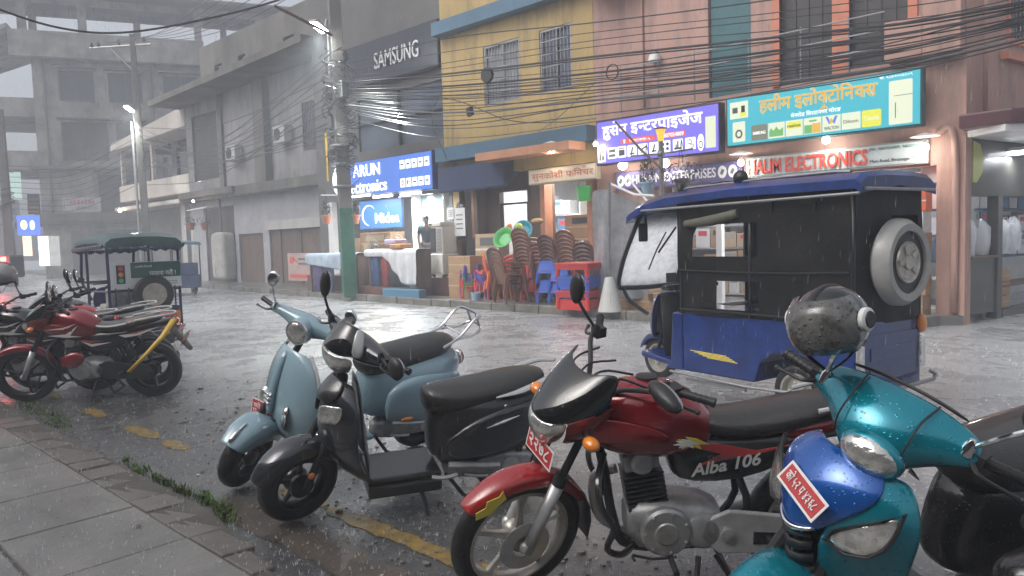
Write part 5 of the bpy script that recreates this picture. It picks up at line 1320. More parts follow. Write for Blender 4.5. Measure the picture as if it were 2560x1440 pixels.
    for s in (-1, 1):
        g = MB(); g.body([(-.2, .46, .03, .10, 2.4, .2*s), (-.32, .48, .06, .17, 2.4, .205*s), (-.52, .49, .068, .185, 2.4, .21*s), (-.72, .5, .06, .15, 2.4, .19*s), (-.86, .53, .03, .08, 2.3, .14*s)], 16); o = g.build('side_cowl', POWDER, t, sub=1)
        g = MB(); g.tube([(-.24, .26*s, .37), (-.45, .285*s, .345), (-.66, .275*s, .36), (-.84, .19*s, .44)], .009, 6, 3); g.build('trim_strip', SATIN, o)
        g = MB(); g.ell((-.34, .275*s, .385), (.05, .012, .016), 12, 6); g.build('amber_lens', AMBER, o)
    g = MB(); g.ell((-.925, 0, .66), (.035, .06, .055), 14, 8); o = g.build('tail_light', REDL, t)
    g = MB(); g.ell((-.91, 0, .66), (.03, .068, .063), 14, 8); g.build('chrome_ring', CHROME, o)
    g = MB()
    g.tube([(-.68, .13, .80), (-.82, .12, .86), (-.94, .12, .98), (-1.0, .1, 1.0), (-1.0, -.1, 1.0), (-.94, -.12, .98), (-.82, -.12, .86), (-.68, -.13, .80)], .011, 8, 4)
    g.tube([(-.86, .115, .87), (-.86, -.115, .87)], .009, 8); g.tube([(-.80, .12, .845), (-.98, .1, .86), (-1.05, .06, .9), (-1.05, -.06, .9), (-.98, -.1, .86), (-.80, -.12, .845)], .009, 8, 3); g.tube([(-1.0, .05, 1.0), (-1.05, .05, .9)], .008, 6); g.tube([(-1.0, -.05, 1.0), (-1.05, -.05, .9)], .008, 6)
    g.build('rear_rack', CHROME, t)
    return t
blue_scooter()

# ---- graphite scooter
def grey_scooter():
    t = thing('scooter', 'graphite grey scooter with black visor and long dark seat', 'scooter', between((-3.72, 2.12), 243, 1.24), rad(243), None, rad(-9))
    FA = V((.62, 0, .235)); ax = V((-.42, 0, .907)); S = about((.34, 0, .85), Matrix.Rotation(rad(24), 4, ax))
    wheel(t, FA, .235, .085, .105, S, 5, RIMB, None, .07)
    g = MB(S)
    for s in (-1, 1): g.tube([(.38, .05*s, .72), (.58, .09*s, .33), (.62, .09*s, .235)], .022, 8, 2)
    g.build('fork', PLAS2, t)
    g = arc_panel(S, FA, .285, 20, 160, 9, .082, .09, .75); g.build('front_fender', DGREY, t, sub=2, solid=.006)
    for s in (-1, 1):
        g = MB(S); g.ell((FA.x-.02, .115*s, FA.z+.1), (.022, .012, .022), 10, 8); g.build('reflector', AMBER, t)
    # apron: dark outer panels, black inner nose
    rows = [[(.40, 0, .84), (.395, .05, .84), (.36, .09, .83), (.31, .11, .81)],
            [(.46, 0, .77), (.44, .1, .765), (.38, .165, .755), (.31, .19, .74)],
            [(.505, 0, .66), (.475, .125, .655), (.40, .205, .645), (.315, .235, .63)],
            [(.52, 0, .54), (.485, .12, .535), (.40, .205, .53), (.315, .245, .52)],
            [(.50, 0, .43), (.46, .10, .42), (.39, .185, .41), (.31, .23, .4)],
            [(.42, 0, .33), (.39, .09, .325), (.34, .16, .315), (.27, .2, .31)],
            [(.30, 0, .26), (.29, .09, .255), (.25, .16, .25), (.2, .19, .25)]]
    g = MB(); g.gridm(rows); g.build('leg_shield', DGREY, t, sub=2, solid=.016)
    g = MB(); g.gridm([[(.30, 0, .86), (.30, .08, .85), (.29, .11, .82)], [(.27, 0, .7), (.28, .12, .7), (.29, .2, .68)], [(.25, 0, .5), (.27, .13, .5), (.29, .215, .5)], [(.22, 0, .3), (.24, .12, .3), (.26, .2, .3)]]); g.build('inner_shield', PLAS, t, sub=1, solid=.02)
    g = MB(); g.gridm([[(.415, 0, .85), (.40, .06, .85), (.36, .11, .845)], [(.485, 0, .79), (.46, .09, .79), (.395, .155, .785)], [(.515, 0, .725), (.49, .09, .73), (.43, .15, .735)]]); g.build('nose_panel', PLAS, t, sub=2, solid=.012)
    for s in (-1, 1):
        g = MB(); g.grid([[(.50, .075*s, .72), (.44, .155*s, .72), (.385, .2*s, .735)], [(.515, .075*s, .66), (.455, .16*s, .66), (.395, .21*s, .67)], [(.515, .085*s, .61), (.465, .14*s, .61), (.42, .185*s, .625)]]); g.build('indicator', LENS, t, sub=2, solid=.01)
    # headset with lamp and black visor
    S = S @ Matrix.Translation((-.02, 0, .06))
    g = MB(S); g.gridm([[(.37, 0, 1.10), (.36, .05, 1.10), (.32, .085, 1.08)], [(.44, 0, 1.03), (.425, .085, 1.03), (.36, .13, 1.01)], [(.48, 0, .95), (.465, .10, .955), (.39, .155, .955)]]); g.build('visor', GLOSSB, t, sub=2, solid=.01)
    for s in (-1, 1):
        g = MB(S); g.grid([[(.352, .062*s, 1.10), (.31, .098*s, 1.085)], [(.40, .115*s, 1.02), (.34, .145*s, 1.0)], [(.43, .14*s, .955), (.36, .17*s, .94)]]); g.build('silver_edge', SILV, t, sub=1, solid=.012)
    g = MB(S); g.gridm([[(.482, 0, .95), (.465, .10, .955), (.41, .145, .955)], [(.492, 0, .90), (.475, .095, .90), (.41, .145, .91)], [(.47, 0, .845), (.45, .07, .85), (.40, .11, .865)], [(.43, 0, .815), (.42, .04, .82), (.39, .07, .83)]]); g.build('headlight', LENS, t, sub=2, solid=.012)
    H_ = S @ Matrix.Translation((.29, 0, .95)) @ rotm('Z', 90)
    g = MB(H_); g.body([(-.31, .02, .03, .03), (-.25, .015, .045, .04), (-.14, .0, .065, .065), (0, -.01, .085, .085), (.14, .0, .065, .065), (.25, .015, .045, .04), (.31, .02, .03, .03)], 16); g.build('headset', DGREY, t, sub=1)
    bar_ends(t, S, .975, .285, .30, (-1,), PLAS2, PLAS2, (.013, .042, .085), .2, .05, PLAS2, fold=(1, (.33, .43, .985), (.016, .06, .06), 25))
    mirror_extra = None
    g = MB(); g.bx(-.16, .26, -.175, .175, .235, .275); g.bx(-.16, .26, -.19, .19, .16, .234); g.build('floorboard', PLAS, t, smooth=0, bevel=.015)
    b = rear_scooter(t, PLAS, SEATM, wr=.235, tail=-.93, sz=-.10)
    g = MB(); g.body([(-.14, .40, .10, .10, 4), (-.2, .38, .165, .14, 4), (-.5, .39, .175, .14, 4), (-.8, .46, .15, .11, 3), (-.88, .5, .1, .07, 3)], 18); g.build('lower_skirt', PLAS, t, sub=1)
    for s in (-1, 1):
        g = MB(); g.body([(-.17, .46, .02, .04, 2.6, .185*s), (-.28, .49, .03, .1, 2.6, .205*s), (-.45, .53, .035, .125, 2.6, .215*s, .3), (-.65, .585, .03, .11, 2.6, .2*s, .3), (-.82, .64, .025, .075, 2.6, .15*s, .2), (-.92, .67, .015, .03, 2.6, .1*s)], 16); o = g.build('side_cowl', DGREY, t, sub=1)
        g = MB(); g.tube([(-.40, .253*s, .585), (-.5, .253*s, .615), (-.60, .24*s, .635)], [.004, .011, .003], 6, 3); g.build('emblem', CHROME, o)
        g = MB(); g.lathe([(.014, .235*s), (.012, .243*s)], (-.52, 0, .695), 'Y', 14); g.build('seat_lock', CHROME, o)
    g = MB()
    for s in (-1, 1): g.tube([(-.48, .17*s, .68), (-.64, .178*s, .71), (-.84, .155*s, .775), (-.95, .08*s, .79)], [.008, .028, .026, .016], 8, 3, flat=.6)
    g.build('grab_rail', SILV, t)
    g = MB(); g.ell((-.935, 0, .68), (.03, .1, .05), 14, 8); g.build('tail_light', REDL, t)
    g = MB(); g.tube([(-.10, .19, .25), (-.16, .22, .25), (-.24, .2, .25)], .012, 6, 2); g.tube([(-.2, .17, .30), (-.5, .19, .27)], .02, 6); g.build('foot_rest', SATIN, t)
    for o in t.children:
        if o.name.split('.')[0] in ('body', 'side_cowl', 'tail_light', 'seat_lock'): o.location.z -= .05
    return t
grey_scooter()

# ---- teal and blue scooter at the right front
def teal_scooter():
    hd = 244
    t = thing('scooter', 'teal scooter with cobalt blue nose panel and red number plate', 'scooter', TS_POS, rad(hd), None, rad(-14)); t.scale = (1.03,)*3
    FA = V((.60, 0, .235)); ax = V((-.42, 0, .907)); S = about((.34, 0, .85), Matrix.Rotation(rad(22), 4, ax))
    wheel(t, FA, .235, .085, .105, S, 3, RIMB, None, .07)
    g = MB(S)
    for s in (-1, 1): g.tube([(.38, .05*s, .72), (.56, .09*s, .33), (.60, .09*s, .235)], .022, 8, 2)
    g.build('fork', PLAS2, t)
    g = arc_panel(S, FA, .30, 0, 165, 9, .10, .10, .7); g.build('front_fender', TEALP, t, sub=2, solid=.006)
    ZB = len(col.objects)
    for s in (-1, 1):
        rows = [[(.395, .085*s, .85), (.35, .145*s, .835), (.30, .165*s, .81)],
                [(.455, .10*s, .785), (.40, .185*s, .77), (.31, .215*s, .75)],
                [(.49, .10*s, .66), (.425, .215*s, .655), (.315, .25*s, .64)],
                [(.505, .075*s, .54), (.43, .205*s, .53), (.315, .25*s, .52)],
                [(.50, .055*s, .44), (.41, .17*s, .42), (.31, .23*s, .4)],
                [(.43, .045*s, .33), (.36, .13*s, .32), (.27, .2*s, .31)],
                [(.30, .03*s, .26), (.27, .12*s, .255), (.2, .19*s, .25)]]
        g = MB(); g.grid(rows); g.build('leg_shield', TEALP, t, sub=2, solid=.016)
        ol = [(.497, .085*s, .49), (.478, .15*s, .475), (.445, .20*s, .50), (.42, .225*s, .56), (.405, .235*s, .64), (.385, .235*s, .745), (.425, .20*s, .685), (.46, .145*s, .61), (.485, .105*s, .55)]
        ct = sum((V(p) for p in ol), V())/9+V((.022, .004*s, 0))
        g = MB(); n9 = len(ol); inner = [tuple(ct+(V(p)-ct)*.55+V((.006, .003*s, 0))) for p in ol]; g.add([tuple(V(p)+V((.008, .006*s, 0))) for p in ol]+inner, [(i, (i+1) % n9, (i+1) % n9+n9, i+n9) for i in range(n9)]+[tuple(range(n9, 2*n9))]); o = g.build('indicator', LENS, t, solid=.006, sub=1)
        g = MB(); g.tube([tuple(V(p)+V((.008, .006*s, 0))) for p in ol], .007, 6, closed=True); g.build('lens_surround', PLAS2, o)
    g = MB(); g.gridm([[(.42, 0, .88), (.41, .06, .88), (.36, .125, .865)], [(.49, 0, .79), (.475, .09, .79), (.405, .19, .785)], [(.525, 0, .68), (.51, .08, .68), (.46, .165, .69)], [(.545, 0, .57), (.53, .055, .57), (.50, .105, .58)], [(.55, 0, .49), (.54, .03, .49), (.515, .06, .49)]]); np_ = g.build('nose_panel', BLUEP, t, sub=2, solid=.02)
    g = MB(); g.gridm([[(.562, 0, .505), (.55, .04, .515), (.525, .075, .545)], [(.565, 0, .475), (.548, .045, .49), (.518, .07, .52)]]); g.build('chrome_chin', CHROME, np_, sub=2, solid=.012)
    g = MB()
    for k in range(4): g.gridm([[(.553-.012*k, 0, .465-.028*k), (.54-.012*k, .03, .467-.028*k), (.515-.012*k, .055, .475-.028*k)], [(.55-.012*k, 0, .448-.028*k), (.537-.012*k, .03, .45-.028*k), (.512-.012*k, .052, .458-.028*k)]])
    g.build('grille', PLAS2, np_, solid=.012)
    plate_(t, None, (.54, .01, .765), .175, .058, ('को ५२ प ४३६८',), FRONT @ rotm('X', -30) @ rotm('Y', 14), PLATEW)
    for o in list(col.objects):                         # the apron sits high and short under the headset
        if o.parent in (t, np_) and o.name.split('.')[0] in ('leg_shield', 'indicator', 'nose_panel', 'chrome_chin', 'grille') or (o.parent and o.parent.parent == t and o.name.startswith('lens_surround')):
            for v in o.data.vertices: v.co.z = .90-(.90-v.co.z)*(.62 if v.co.z > .5 else .62) if v.co.z > .45 else max(.621-(.45-v.co.z)*1.75, .25)
    # headset
    S = S @ Matrix.Translation((0, .03, -.005))
    g = MB(S); g.gridm([[(.26, 0, 1.085), (.25, .09, 1.08), (.24, .16, 1.06), (.235, .23, 1.035)], [(.36, 0, 1.055), (.345, .08, 1.05), (.29, .17, 1.035), (.27, .25, 1.015)], [(.425, 0, .98), (.40, .095, .985), (.315, .175, .985), (.29, .25, .99)], [(.44, 0, .90), (.41, .085, .905), (.31, .155, .935), (.28, .24, .965)], [(.40, 0, .845), (.37, .06, .85), (.27, .12, .90), (.25, .22, .95)], [(.3, 0, .83), (.28, .05, .84), (.23, .1, .9), (.22, .21, .955)]])
    g.build('headset', TEALP, t, sub=2, solid=.012)
    g = MB(S); g.grid([[(.458, 0, .955), (.44, .06, .97), (.395, .125, .985)], [(.462, 0, .925), (.45, .06, .93), (.40, .125, .95)], [(.455, 0, .885), (.43, .06, .90), (.385, .115, .93)]]); 
    g = MB(S); g.ell((.412, .025, .92), (.055, .088, .062), 22, 12, rotm('Y', 14)); hl = g.build('headlight', LENS, t)
    g = MB(S); g.ell((.402, .025, .92), (.05, .096, .069), 22, 12, rotm('Y', 14)); g.build('headlight_ring', TEALP, hl)
    g = MB(S); g.gridm([[(.255, 0, 1.095), (.25, .1, 1.09), (.235, .19, 1.07)], [(.19, 0, 1.07), (.19, .1, 1.065), (.2, .18, 1.05)]]); g.build('instrument_cover', PLAS2, t, sub=1, solid=.012)
    for yy in (-.105, .105):
        g = MB(S); g.tube([(.262, yy, 1.083), (.348, yy*.93, 1.052), (.404, yy*.95, .985), (.402, yy*.9, .93)], .0035, 5, 3); g.build('panel_gap', PLAS2, t)
    bar_ends(t, S, .99, .255, .25, (1,), CHROME, PLAS2, (.014, .055, .05), .19, .13, PLAS2, fold=(-1, (.29, -.20, 1.14), (.014, .055, .04), 5))
    g = MB(); g.gridm([[(.32, 0, .85), (.31, .09, .84), (.28, .13, .82)], [(.27, 0, .7), (.28, .12, .7), (.29, .21, .68)], [(.25, 0, .5), (.27, .13, .5), (.29, .225, .5)], [(.22, 0, .3), (.24, .12, .3), (.26, .2, .3)]]); g.build('inner_shield', PLAS, t, sub=1, solid=.02)
    g = MB(); g.bx(-.16, .26, -.175, .175, .20, .27); g.build('floorboard', PLAS, t, smooth=0, bevel=.015)
    b = rear_scooter(t, PLAS, SEATM, wr=.235, tail=-.93)
    g = MB(); g.ell((-.935, 0, .68), (.03, .1, .05), 14, 8); g.build('tail_light', REDL, t)
    return t, S
TS_POS = V((-.83, 2.78, 0))
ts, TSS = teal_scooter()

# ---- black scooter cut by the right edge
def black_scooter():
    t = thing('scooter', 'plain black scooter with dark seat beside the teal scooter', 'scooter', BS_POS, rad(50), None, rad(-6)); t.scale = (.82,)*3
    FA = V((.60, 0, .235)); ax = V((-.42, 0, .907)); S = about((.34, 0, .85), Matrix.Rotation(rad(20), 4, ax))
    wheel(t, FA, .235, .085, .105, S, 3, RIMB, None, .07)
    g = MB(S)
    for s in (-1, 1): g.tube([(.38, .05*s, .72), (.56, .09*s, .33), (.60, .09*s, .235)], .022, 8, 2)
    g.build('fork', PLAS2, t)
    g = arc_panel(S, FA, .30, 0, 165, 9, .10, .10, .7); g.build('front_fender', PLAS, t, sub=2, solid=.006)
    rows = [[(.40, 0, .84), (.36, .09, .83), (.31, .11, .81)], [(.46, 0, .77), (.38, .165, .755), (.31, .19, .74)], [(.505, 0, .62), (.40, .205, .62), (.315, .235, .6)], [(.50, 0, .43), (.39, .185, .41), (.31, .23, .4)], [(.42, 0, .33), (.34, .16, .315), (.27, .2, .31)]]
    g = MB(); g.gridm(rows); g.build('leg_shield', PLAS, t, sub=2, solid=.016)
    H_ = S @ Matrix.Translation((.29, 0, .95)) @ rotm('Z', 90)
    g = MB(H_); g.body([(-.31, .02, .03, .03), (-.14, .0, .065, .065), (0, -.01, .085, .085), (.14, .0, .065, .065), (.31, .02, .03, .03)], 16); g.build('headset', PLAS, t, sub=1)
    g = MB(S); g.ell((.38, 0, .93), (.03, .1, .06), 16, 10); g.build('headlight', LENS, t)
    bar_ends(t, S, .975, .285, .30, (), lever=PLAS2)
    g = MB(); g.bx(-.16, .26, -.175, .175, .20, .27); g.build('floorboard', PLAS, t, smooth=0, bevel=.015)
    rear_scooter(t, PLAS, SEATM, wr=.235)
_q = dep(2405, 1285, 2.0); BS_POS = V((_q.x+.95*math.cos(rad(50)), _q.y+.95*math.sin(rad(50)), 0))
black_scooter()

# ---- helmets
def helmet(label, p, rz, shellM, r=.14, tilt=(0, 0)):
    t = thing('helmet', label, 'helmet', p, rad(rz)); t.rotation_euler = (rad(tilt[0]), rad(tilt[1]), rad(rz))
    rings = []
    for i in range(12):
        a = rad(-38+128*i/11); q = max(math.cos(a), .02); rings.append([(r*1.12*q*math.cos(2*PI*j/28)-.01, r*.98*q*math.sin(2*PI*j/28), r*math.sin(a)) for j in range(28)])
    g = MB(); g.loft(rings, cap=True); g.build('shell', shellM, t, bevel=.006)
    g = MB(); g.tube([(r*1.125*math.cos(rad(a))-.01, 0, r*1.005*math.sin(rad(a))) for a in range(40, 150, 10)], .012, 6, 1, flat=.5); g.build('crest', PLAS2, t)
    for s in (-1, 1): g = MB(); g.tube([(0, r*.9*s, -r*.45), (.03, r*.6*s, -r*.9), (.04, r*.1*s, -r*1.25)], .007, 6, 3, flat=.4); g.build('strap', PLAS2, t)
    rows = []
    for i in range(7):
        a = rad(-40+84*i/6); rows.append([(r*1.2*math.cos(a)*math.cos(b)+.0, r*1.07*math.cos(a)*math.sin(b), r*1.1*math.sin(a)) for b in [rad(-88+176*k/12) for k in range(13)]])
    g = MB(); g.grid(rows); g.build('visor', mat('smoky_visor', (.2, .2, .195), .25, coat=1, alpha=.8, wet=.9, bs=42, var=.6, vs=26, c2=(.06, .06, .06)), t, solid=.003)
    for s in (-1, 1):
        g = MB(); g.lathe([(.036, 0), (.036, .014*s), (.03, .018*s)], (.0, r*1.04*s, .01), 'Y', 20); o = g.build('pivot_cap', WHITEP, t)
        g = MB(); g.lathe([(.026, .0185*s), (.024, .022*s), (.005, .022*s)], (.0, r*1.04*s, .01), 'Y', 18); g.build('cap_centre', PLAS2, o)
    g = MB()
    for k in range(16):
        a0, a1 = 2*PI*k/16, 2*PI*(k+1)/16; zq = r*math.sin(rad(-38)); q = math.cos(rad(-38)); g.tube([(r*1.12*q*math.cos(a0)-.01, r*.98*q*math.sin(a0), zq), (r*1.12*q*math.cos(a1)-.01, r*.98*q*math.sin(a1), zq)], .007, 6)
    g.build('trim', PLAS2, t)
    return t
HELM = mat('rain_speckled_helmet', (.13, .13, .125), .4, coat=.8, wet=.9, bs=38, var=.5, vs=30, c2=(.025, .025, .025))
helmet('dark grey open face helmet resting on teal scooter handlebar', HELM_POS if 'HELM_POS' in globals() else dep(2072, 806, 2.3), 258, GLOSSB, .113, (4, 8))
helmet('silver and black helmet resting on a black motorcycle', dep(2, 690, 8.0), 230, mat('silver_helmet', (.3, .3, .3), .25, metal=.4, coat=.8), .14, (0, 10))
# ---------------------------------------------------------------- electric rickshaws
RBLUE = mat('rickshaw_blue_paint', (.012, .04, .2), .3, coat=.7, wet=.25, bs=45, var=.5, vs=5)
TARP = mat('black_wet_canvas', (.010, .010, .011), .6, coat=.08, spec=.3, bump=.7, bs=5, var=.4, vs=5)
PANE = mat('rain_blurred_windscreen', (.8, .82, .84), .3)
_n, _l = PANE.node_tree.nodes, PANE.node_tree.links
_t, _p, _m, _z = _n.new('ShaderNodeBsdfTranslucent'), _n.new('ShaderNodeBsdfTransparent'), _n.new('ShaderNodeMixShader'), _n.new('ShaderNodeTexNoise')
_t.inputs['Color'].default_value = (.9, .92, .95, 1); _z.inputs['Scale'].default_value = 9; _z.inputs['Detail'].default_value = 6
_r = _n.new('ShaderNodeMapRange'); _r.inputs[1].default_value = .35; _r.inputs[2].default_value = .65; _r.inputs[3].default_value = .15; _r.inputs[4].default_value = .45
_l.new(_z.outputs['Fac'], _r.inputs[0]); _l.new(_r.outputs[0], _m.inputs[0]); _l.new(_t.outputs[0], _m.inputs[1]); _l.new(_p.outputs[0], _m.inputs[2]); _l.new(_m.outputs[0], _n['Material Output'].inputs['Surface'])
def rick_wheel(t, c, R=.225, name='wheel', rimM=RIMS):
    g = MB(); g.lathe(tyre_prof(R, .075, .1), c, 'Y', 36, cap=False); o = g.build(name, TYRE, t, smooth=50)
    q = R-.075
    g = MB(); g.lathe([(q+.005, -.045), (q-.02, -.03), (q-.03, .0), (q*.55, .005), (q*.5, .02), (.05, .03), (.045, .05), (.01, .055)], c, 'Y', 28); g.lathe([(q+.005, .045), (q-.012, .04), (q-.03, 0)], c, 'Y', 28, cap=False); g.lathe([(q*.55, .0), (.01, -.03)], c, 'Y', 20)
    for k in range(5): g.lathe([(.012, .02), (.012, .036), (.006, .04)], (c[0]+.075*math.cos(k*1.257), c[1], c[2]+.075*math.sin(k*1.257)), 'Y', 8)
    g.build('rim', rimM, o); return o

def sag(o, axis, amp):
    """cloth that hangs: cut finely and let it belly and crease"""
    bm = bmesh.new(); bm.from_mesh(o.data)
    bmesh.ops.remove_doubles(bm, verts=bm.verts[:], dist=.0005)
    for _ in range(4):
        es = [e for e in bm.edges if e.calc_length() > .07]
        if es: bmesh.ops.subdivide_edges(bm, edges=es, cuts=1, use_grid_fill=True)
    for v in bm.verts:
        x, z = v.co.x, v.co.z
        v.co[axis] += amp*(math.sin(7*x+3*math.sin(2.3*z))*.5+math.sin(19*x+1.5*z)*.3*(1.9-z)+.35*math.sin(11*z+5*x))
    bm.to_mesh(o.data); bm.free()
    for p in o.data.polygons: p.use_smooth = True
    o.data.set_sharp_from_angle(angle=rad(50))
    return o
def blue_rickshaw():
    t = thing('electric_rickshaw', 'blue electric rickshaw with black canvas sides and rear spare wheel', 'rickshaw', (-2.36, 6.42, 0), rad(167)); t.scale = (1.0, 1.0, 1.0)
    for s in (-1, 1): rick_wheel(t, (0, .43*s, .225))
    rick_wheel(t, (2.02, 0, .225))
    # lower body
    g = MB(); g.prism([(-.52, .26), (-.52, .82), (1.25, .86), (1.25, .24), (.42, .24), (.36, .42), (.22, .52), (-.02, .53), (-.22, .48), (-.32, .34), (-.34, .26)], -.47, .47); g.build('body', RBLUE, t, smooth=0, bevel=.02)
    g = MB(); g.prism([(1.251, .24), (1.251, .8), (1.38, .80), (1.42, .3), (1.5, .24)], -.47, .47); g.prism([(1.42, .24), (1.42, .30), (1.9, .36), (1.9, .30)], -.4, .4); g.build('floor', RBLUE, t, smooth=0, bevel=.015)
    g = MB(); g.tube([(-.3, .5, .23), (.5, .5, .2), (1.4, .49, .22)], .014, 6); g.bx(.5, 1.2, .47, .49, .15, .18); g.build('side_step', STEEL, t)
    # front apron over the wheel, fork and bars
    g = MB(); g.gridm([[(1.88, 0, .95), (1.86, .14, .95), (1.80, .26, .94)], [(1.98, 0, .80), (1.95, .16, .80), (1.82, .30, .78)], [(2.08, 0, .62), (2.03, .16, .62), (1.85, .30, .6)], [(2.05, 0, .46), (2.0, .14, .46), (1.84, .26, .45)]]); g.build('front_apron', RBLUE, t, sub=2, solid=.03)
    g = MB(); g.gridm([[(1.72, 0, .92), (1.74, .26, .92)], [(1.66, 0, .6), (1.68, .3, .6)], [(1.60, 0, .32), (1.62, .32, .32)]]); g.build('leg_guard', TARP, t, solid=.03)
    g = arc_panel(None, (2.02, 0, .225), .29, 20, 165, 8, .09, .07, .75); g.build('front_fender', RBLUE, t, sub=1, solid=.006)
    g = MB()
    for s in (-1, 1): g.tube([(2.02, .075*s, .225), (1.92, .075*s, .5), (1.78, .05*s, .9)], .02, 8)
    g.build('fork', PLAS2, t)
    g = MB(); g.tube([(1.62, .34, 1.02), (1.72, .2, 1.02), (1.78, 0, .98), (1.72, -.2, 1.02), (1.62, -.34, 1.02)], .014, 8, 3); g.tube([(1.62, .34, 1.02), (1.56, .4, 1.02)], .02, 8); g.tube([(1.62, -.34, 1.02), (1.56, -.4, 1.02)], .02, 8); g.box((1.76, 0, 1.0), (.12, .24, .06)); g.build('handlebar', PLAS2, t)
    g = MB(); g.ell((2.02, 0, .83), (.06, .09, .08), 14, 10); g.build('headlight', LENS, t)
    # windscreen frame and glass
    T, B = 1.80, 1.0
    crv = [(2.17, B), (2.18, 1.08), (2.10, 1.3), (1.96, 1.55), (1.80, T)]
    g = MB()
    for s in (-1, 1): g.tube([(x, .44*s, z) for x, z in crv], .024, 8, 3)
    g.tube([(2.17, .44, B), (2.17, 0, B-.015), (2.17, -.44, B)], .026, 8, 2); g.tube([(1.8, .44, T), (1.8, -.44, T)], .022, 8)
    for s in (-1, 1): g.tube([(2.16, .4*s, B), (2.1, .36*s, .86), (1.95, .24*s, .72)], .02, 8, 3)
    ws = g.build('windscreen_frame', BLACKM, t)
    g = MB(); g.grid([[(x, y, z) for y in (-.43, -.2, 0, .2, .43)] for x, z in cat2(crv)]); g.build('windscreen', PANE, ws, solid=.005)
    g = MB(); g.tube([(1.93, -.02, 1.58), (2.04, .02, 1.38), (2.11, .07, 1.18)], .008, 6, 2); g.tube([(1.88, -.12, 1.63), (2.03, .0, 1.36)], .012, 6); g.build('wiper', BLACKM, ws)
    g = MB(); g.box((1.88, .36, 1.58), (.03, .12, .19)); g.box((1.84, .36, 1.70), (.03, .03, .1)); g.build('mirror', PLAS2, t, smooth=0, bevel=.03, seg=3)
    g = MB(); g.box((2.08, -.24, 1.08), (.02, .14, .1)); g.build('permit_card', BLACKM, ws, smooth=0)
    # seams and straps on the canvas
    g = MB()
    for x in (-.2, .2, .6, 1.0): g.tube([(x, .494, 1.80), (x+.01, .50, 1.7)], .012, 5, flat=.4)
    g.tube([(-.48, .496, 1.22), (.3, .502, 1.2), (1.26, .496, 1.21)], .007, 5, 3); g.tube([(-.48, .496, .84), (1.26, .496, .84)], .009, 5)
    g.build('canvas_seam', PLAS2, t)
    # roof
    rings = []
    for x, z, e in ((-.60, 1.90, .0), (-.56, 1.94, 0), (.6, 1.95, 0), (1.4, 1.92, 0), (1.72, 1.86, 0), (1.90, 1.79, .0), (1.94, 1.76, 0)):
        rings.append([(x, y, z+dz) for y, dz in ((-.54, -.09), (-.535, -.02), (-.46, .035), (-.2, .055), (.2, .055), (.46, .035), (.535, -.02), (.54, -.09), (.48, -.08), (0, -.02), (-.48, -.08))])
    g = MB(); g.loft(rings); g.build('roof', RBLUE, t, smooth=35)
    g = MB(); g.tube([(-.6, .552, 1.815), (1.7, .552, 1.795)], .012, 6); g.tube([(-.61, -.5, 1.85), (-.61, .5, 1.85)], .014, 6); g.build('roof_trim', STEEL, t)
    g = MB()
    for s in (-1, 1): g.tube([(-.4, .4*s, 1.97), (-.3, .4*s, 2.0), (1.2, .4*s, 1.985), (1.32, .4*s, 1.94)], .013, 6, 2)
    for x in (-.2, .3, .8, 1.1): g.tube([(x, -.4, 2.0), (x, .4, 2.0)], .011, 6)
    rk = g.build('roof_rack', STEEL, t)
    g = MB(); g.grid([[(x, y, 2.015+.015*math.sin(x*9+y*7)) for y in (-.38, -.1, .15, .36)] for x in (0, .3, .6, 1.15)]); g.build('folded_sheet', mat('pale_sheet', (.4, .41, .42), .4, coat=.4), rk, solid=.02, sub=1)
    g = MB(); g.ell((.62, .38, 2.03), (.07, .06, .07), 12, 8); g.ell((1.3, .40, 1.97), (.03, .05, .07), 10, 8); g.build('lamp_knob', BLACKM, rk)
    # posts and black canvas sides with see-through openings
    g = MB()
    for s in (-1, 1):
        for x in (-.5, .45, 1.25): g.tube([(x, .47*s, .8), (x, .47*s, 1.88)], .018, 8)
    g.build('post', BLACKM, t)
    for s in (-1, 1):
        g = MB(); hol = [(.36, 1.10, 1.34, 1.63), (.36, .82, .865, 1.12)]
        cells(g, -.50, 1.28, .80, 1.88, .478*s-.006, .478*s+.006, hol); sag(g.build('side_curtain', TARP, t, smooth=0), 1, .016)
    g = MB(); g.tube([(1.16, .5, 1.645), (.85, .51, 1.665), (.55, .5, 1.72)], [.035, .05, .04], 10, 3); g.build('rolled_flap', mat('olive_canvas', (.10, .10, .075), .7, bump=.3, bs=20), t)
    g = MB(); cells(g, -.47, .47, .8, 1.88, .0, .012, [(-.4, -.05, 1.3, 1.65)]); o = sag(g.build('rear_curtain', TARP, t, smooth=0), 1, .016); o.rotation_euler.z = PI/2; o.location = (-.505, 0, 0)
    g = MB(); g.bx(.1, .5, -.46, .46, .84, .9); g.bx(.02, .1, -.46, .46, .84, 1.05); g.bx(.95, 1.2, -.46, .1, .80, .86); g.build('bench', TARP, t, smooth=0, bevel=.03)
    g = MB(); g.bx(1.3, 1.6, -.2, .25, .5, .72); g.build('driver_seat', TARP, t, smooth=0, bevel=.04)
    # spare wheel with pale cover ring on the back
    SW = (-.60, .0, 1.28)
    g = MB(); g.lathe([(.245, -.08), (.30, -.085), (.34, -.03), (.345, .03), (.30, .07), (.245, .06), (.245, -.08)], (0, 0, 0), 'X', 40, cap=False); o = g.build('spare_wheel', mat('pale_tyre_cover', (.34, .34, .33), .45, coat=.3, var=.25, vs=5), t, smooth=50); o.location = SW
    g = MB(); g.lathe([(.25, -.055), (.2, -.02), (.15, .0), (.06, .01)], (0, 0, 0), 'X', 30); g.build('inner_well', TYRE, o)
    g = MB(); g.lathe([(.165, -.06), (.16, -.075), (.12, -.04), (.06, -.05), (.055, -.08), (.01, -.085)], (0, 0, 0), 'X', 28)
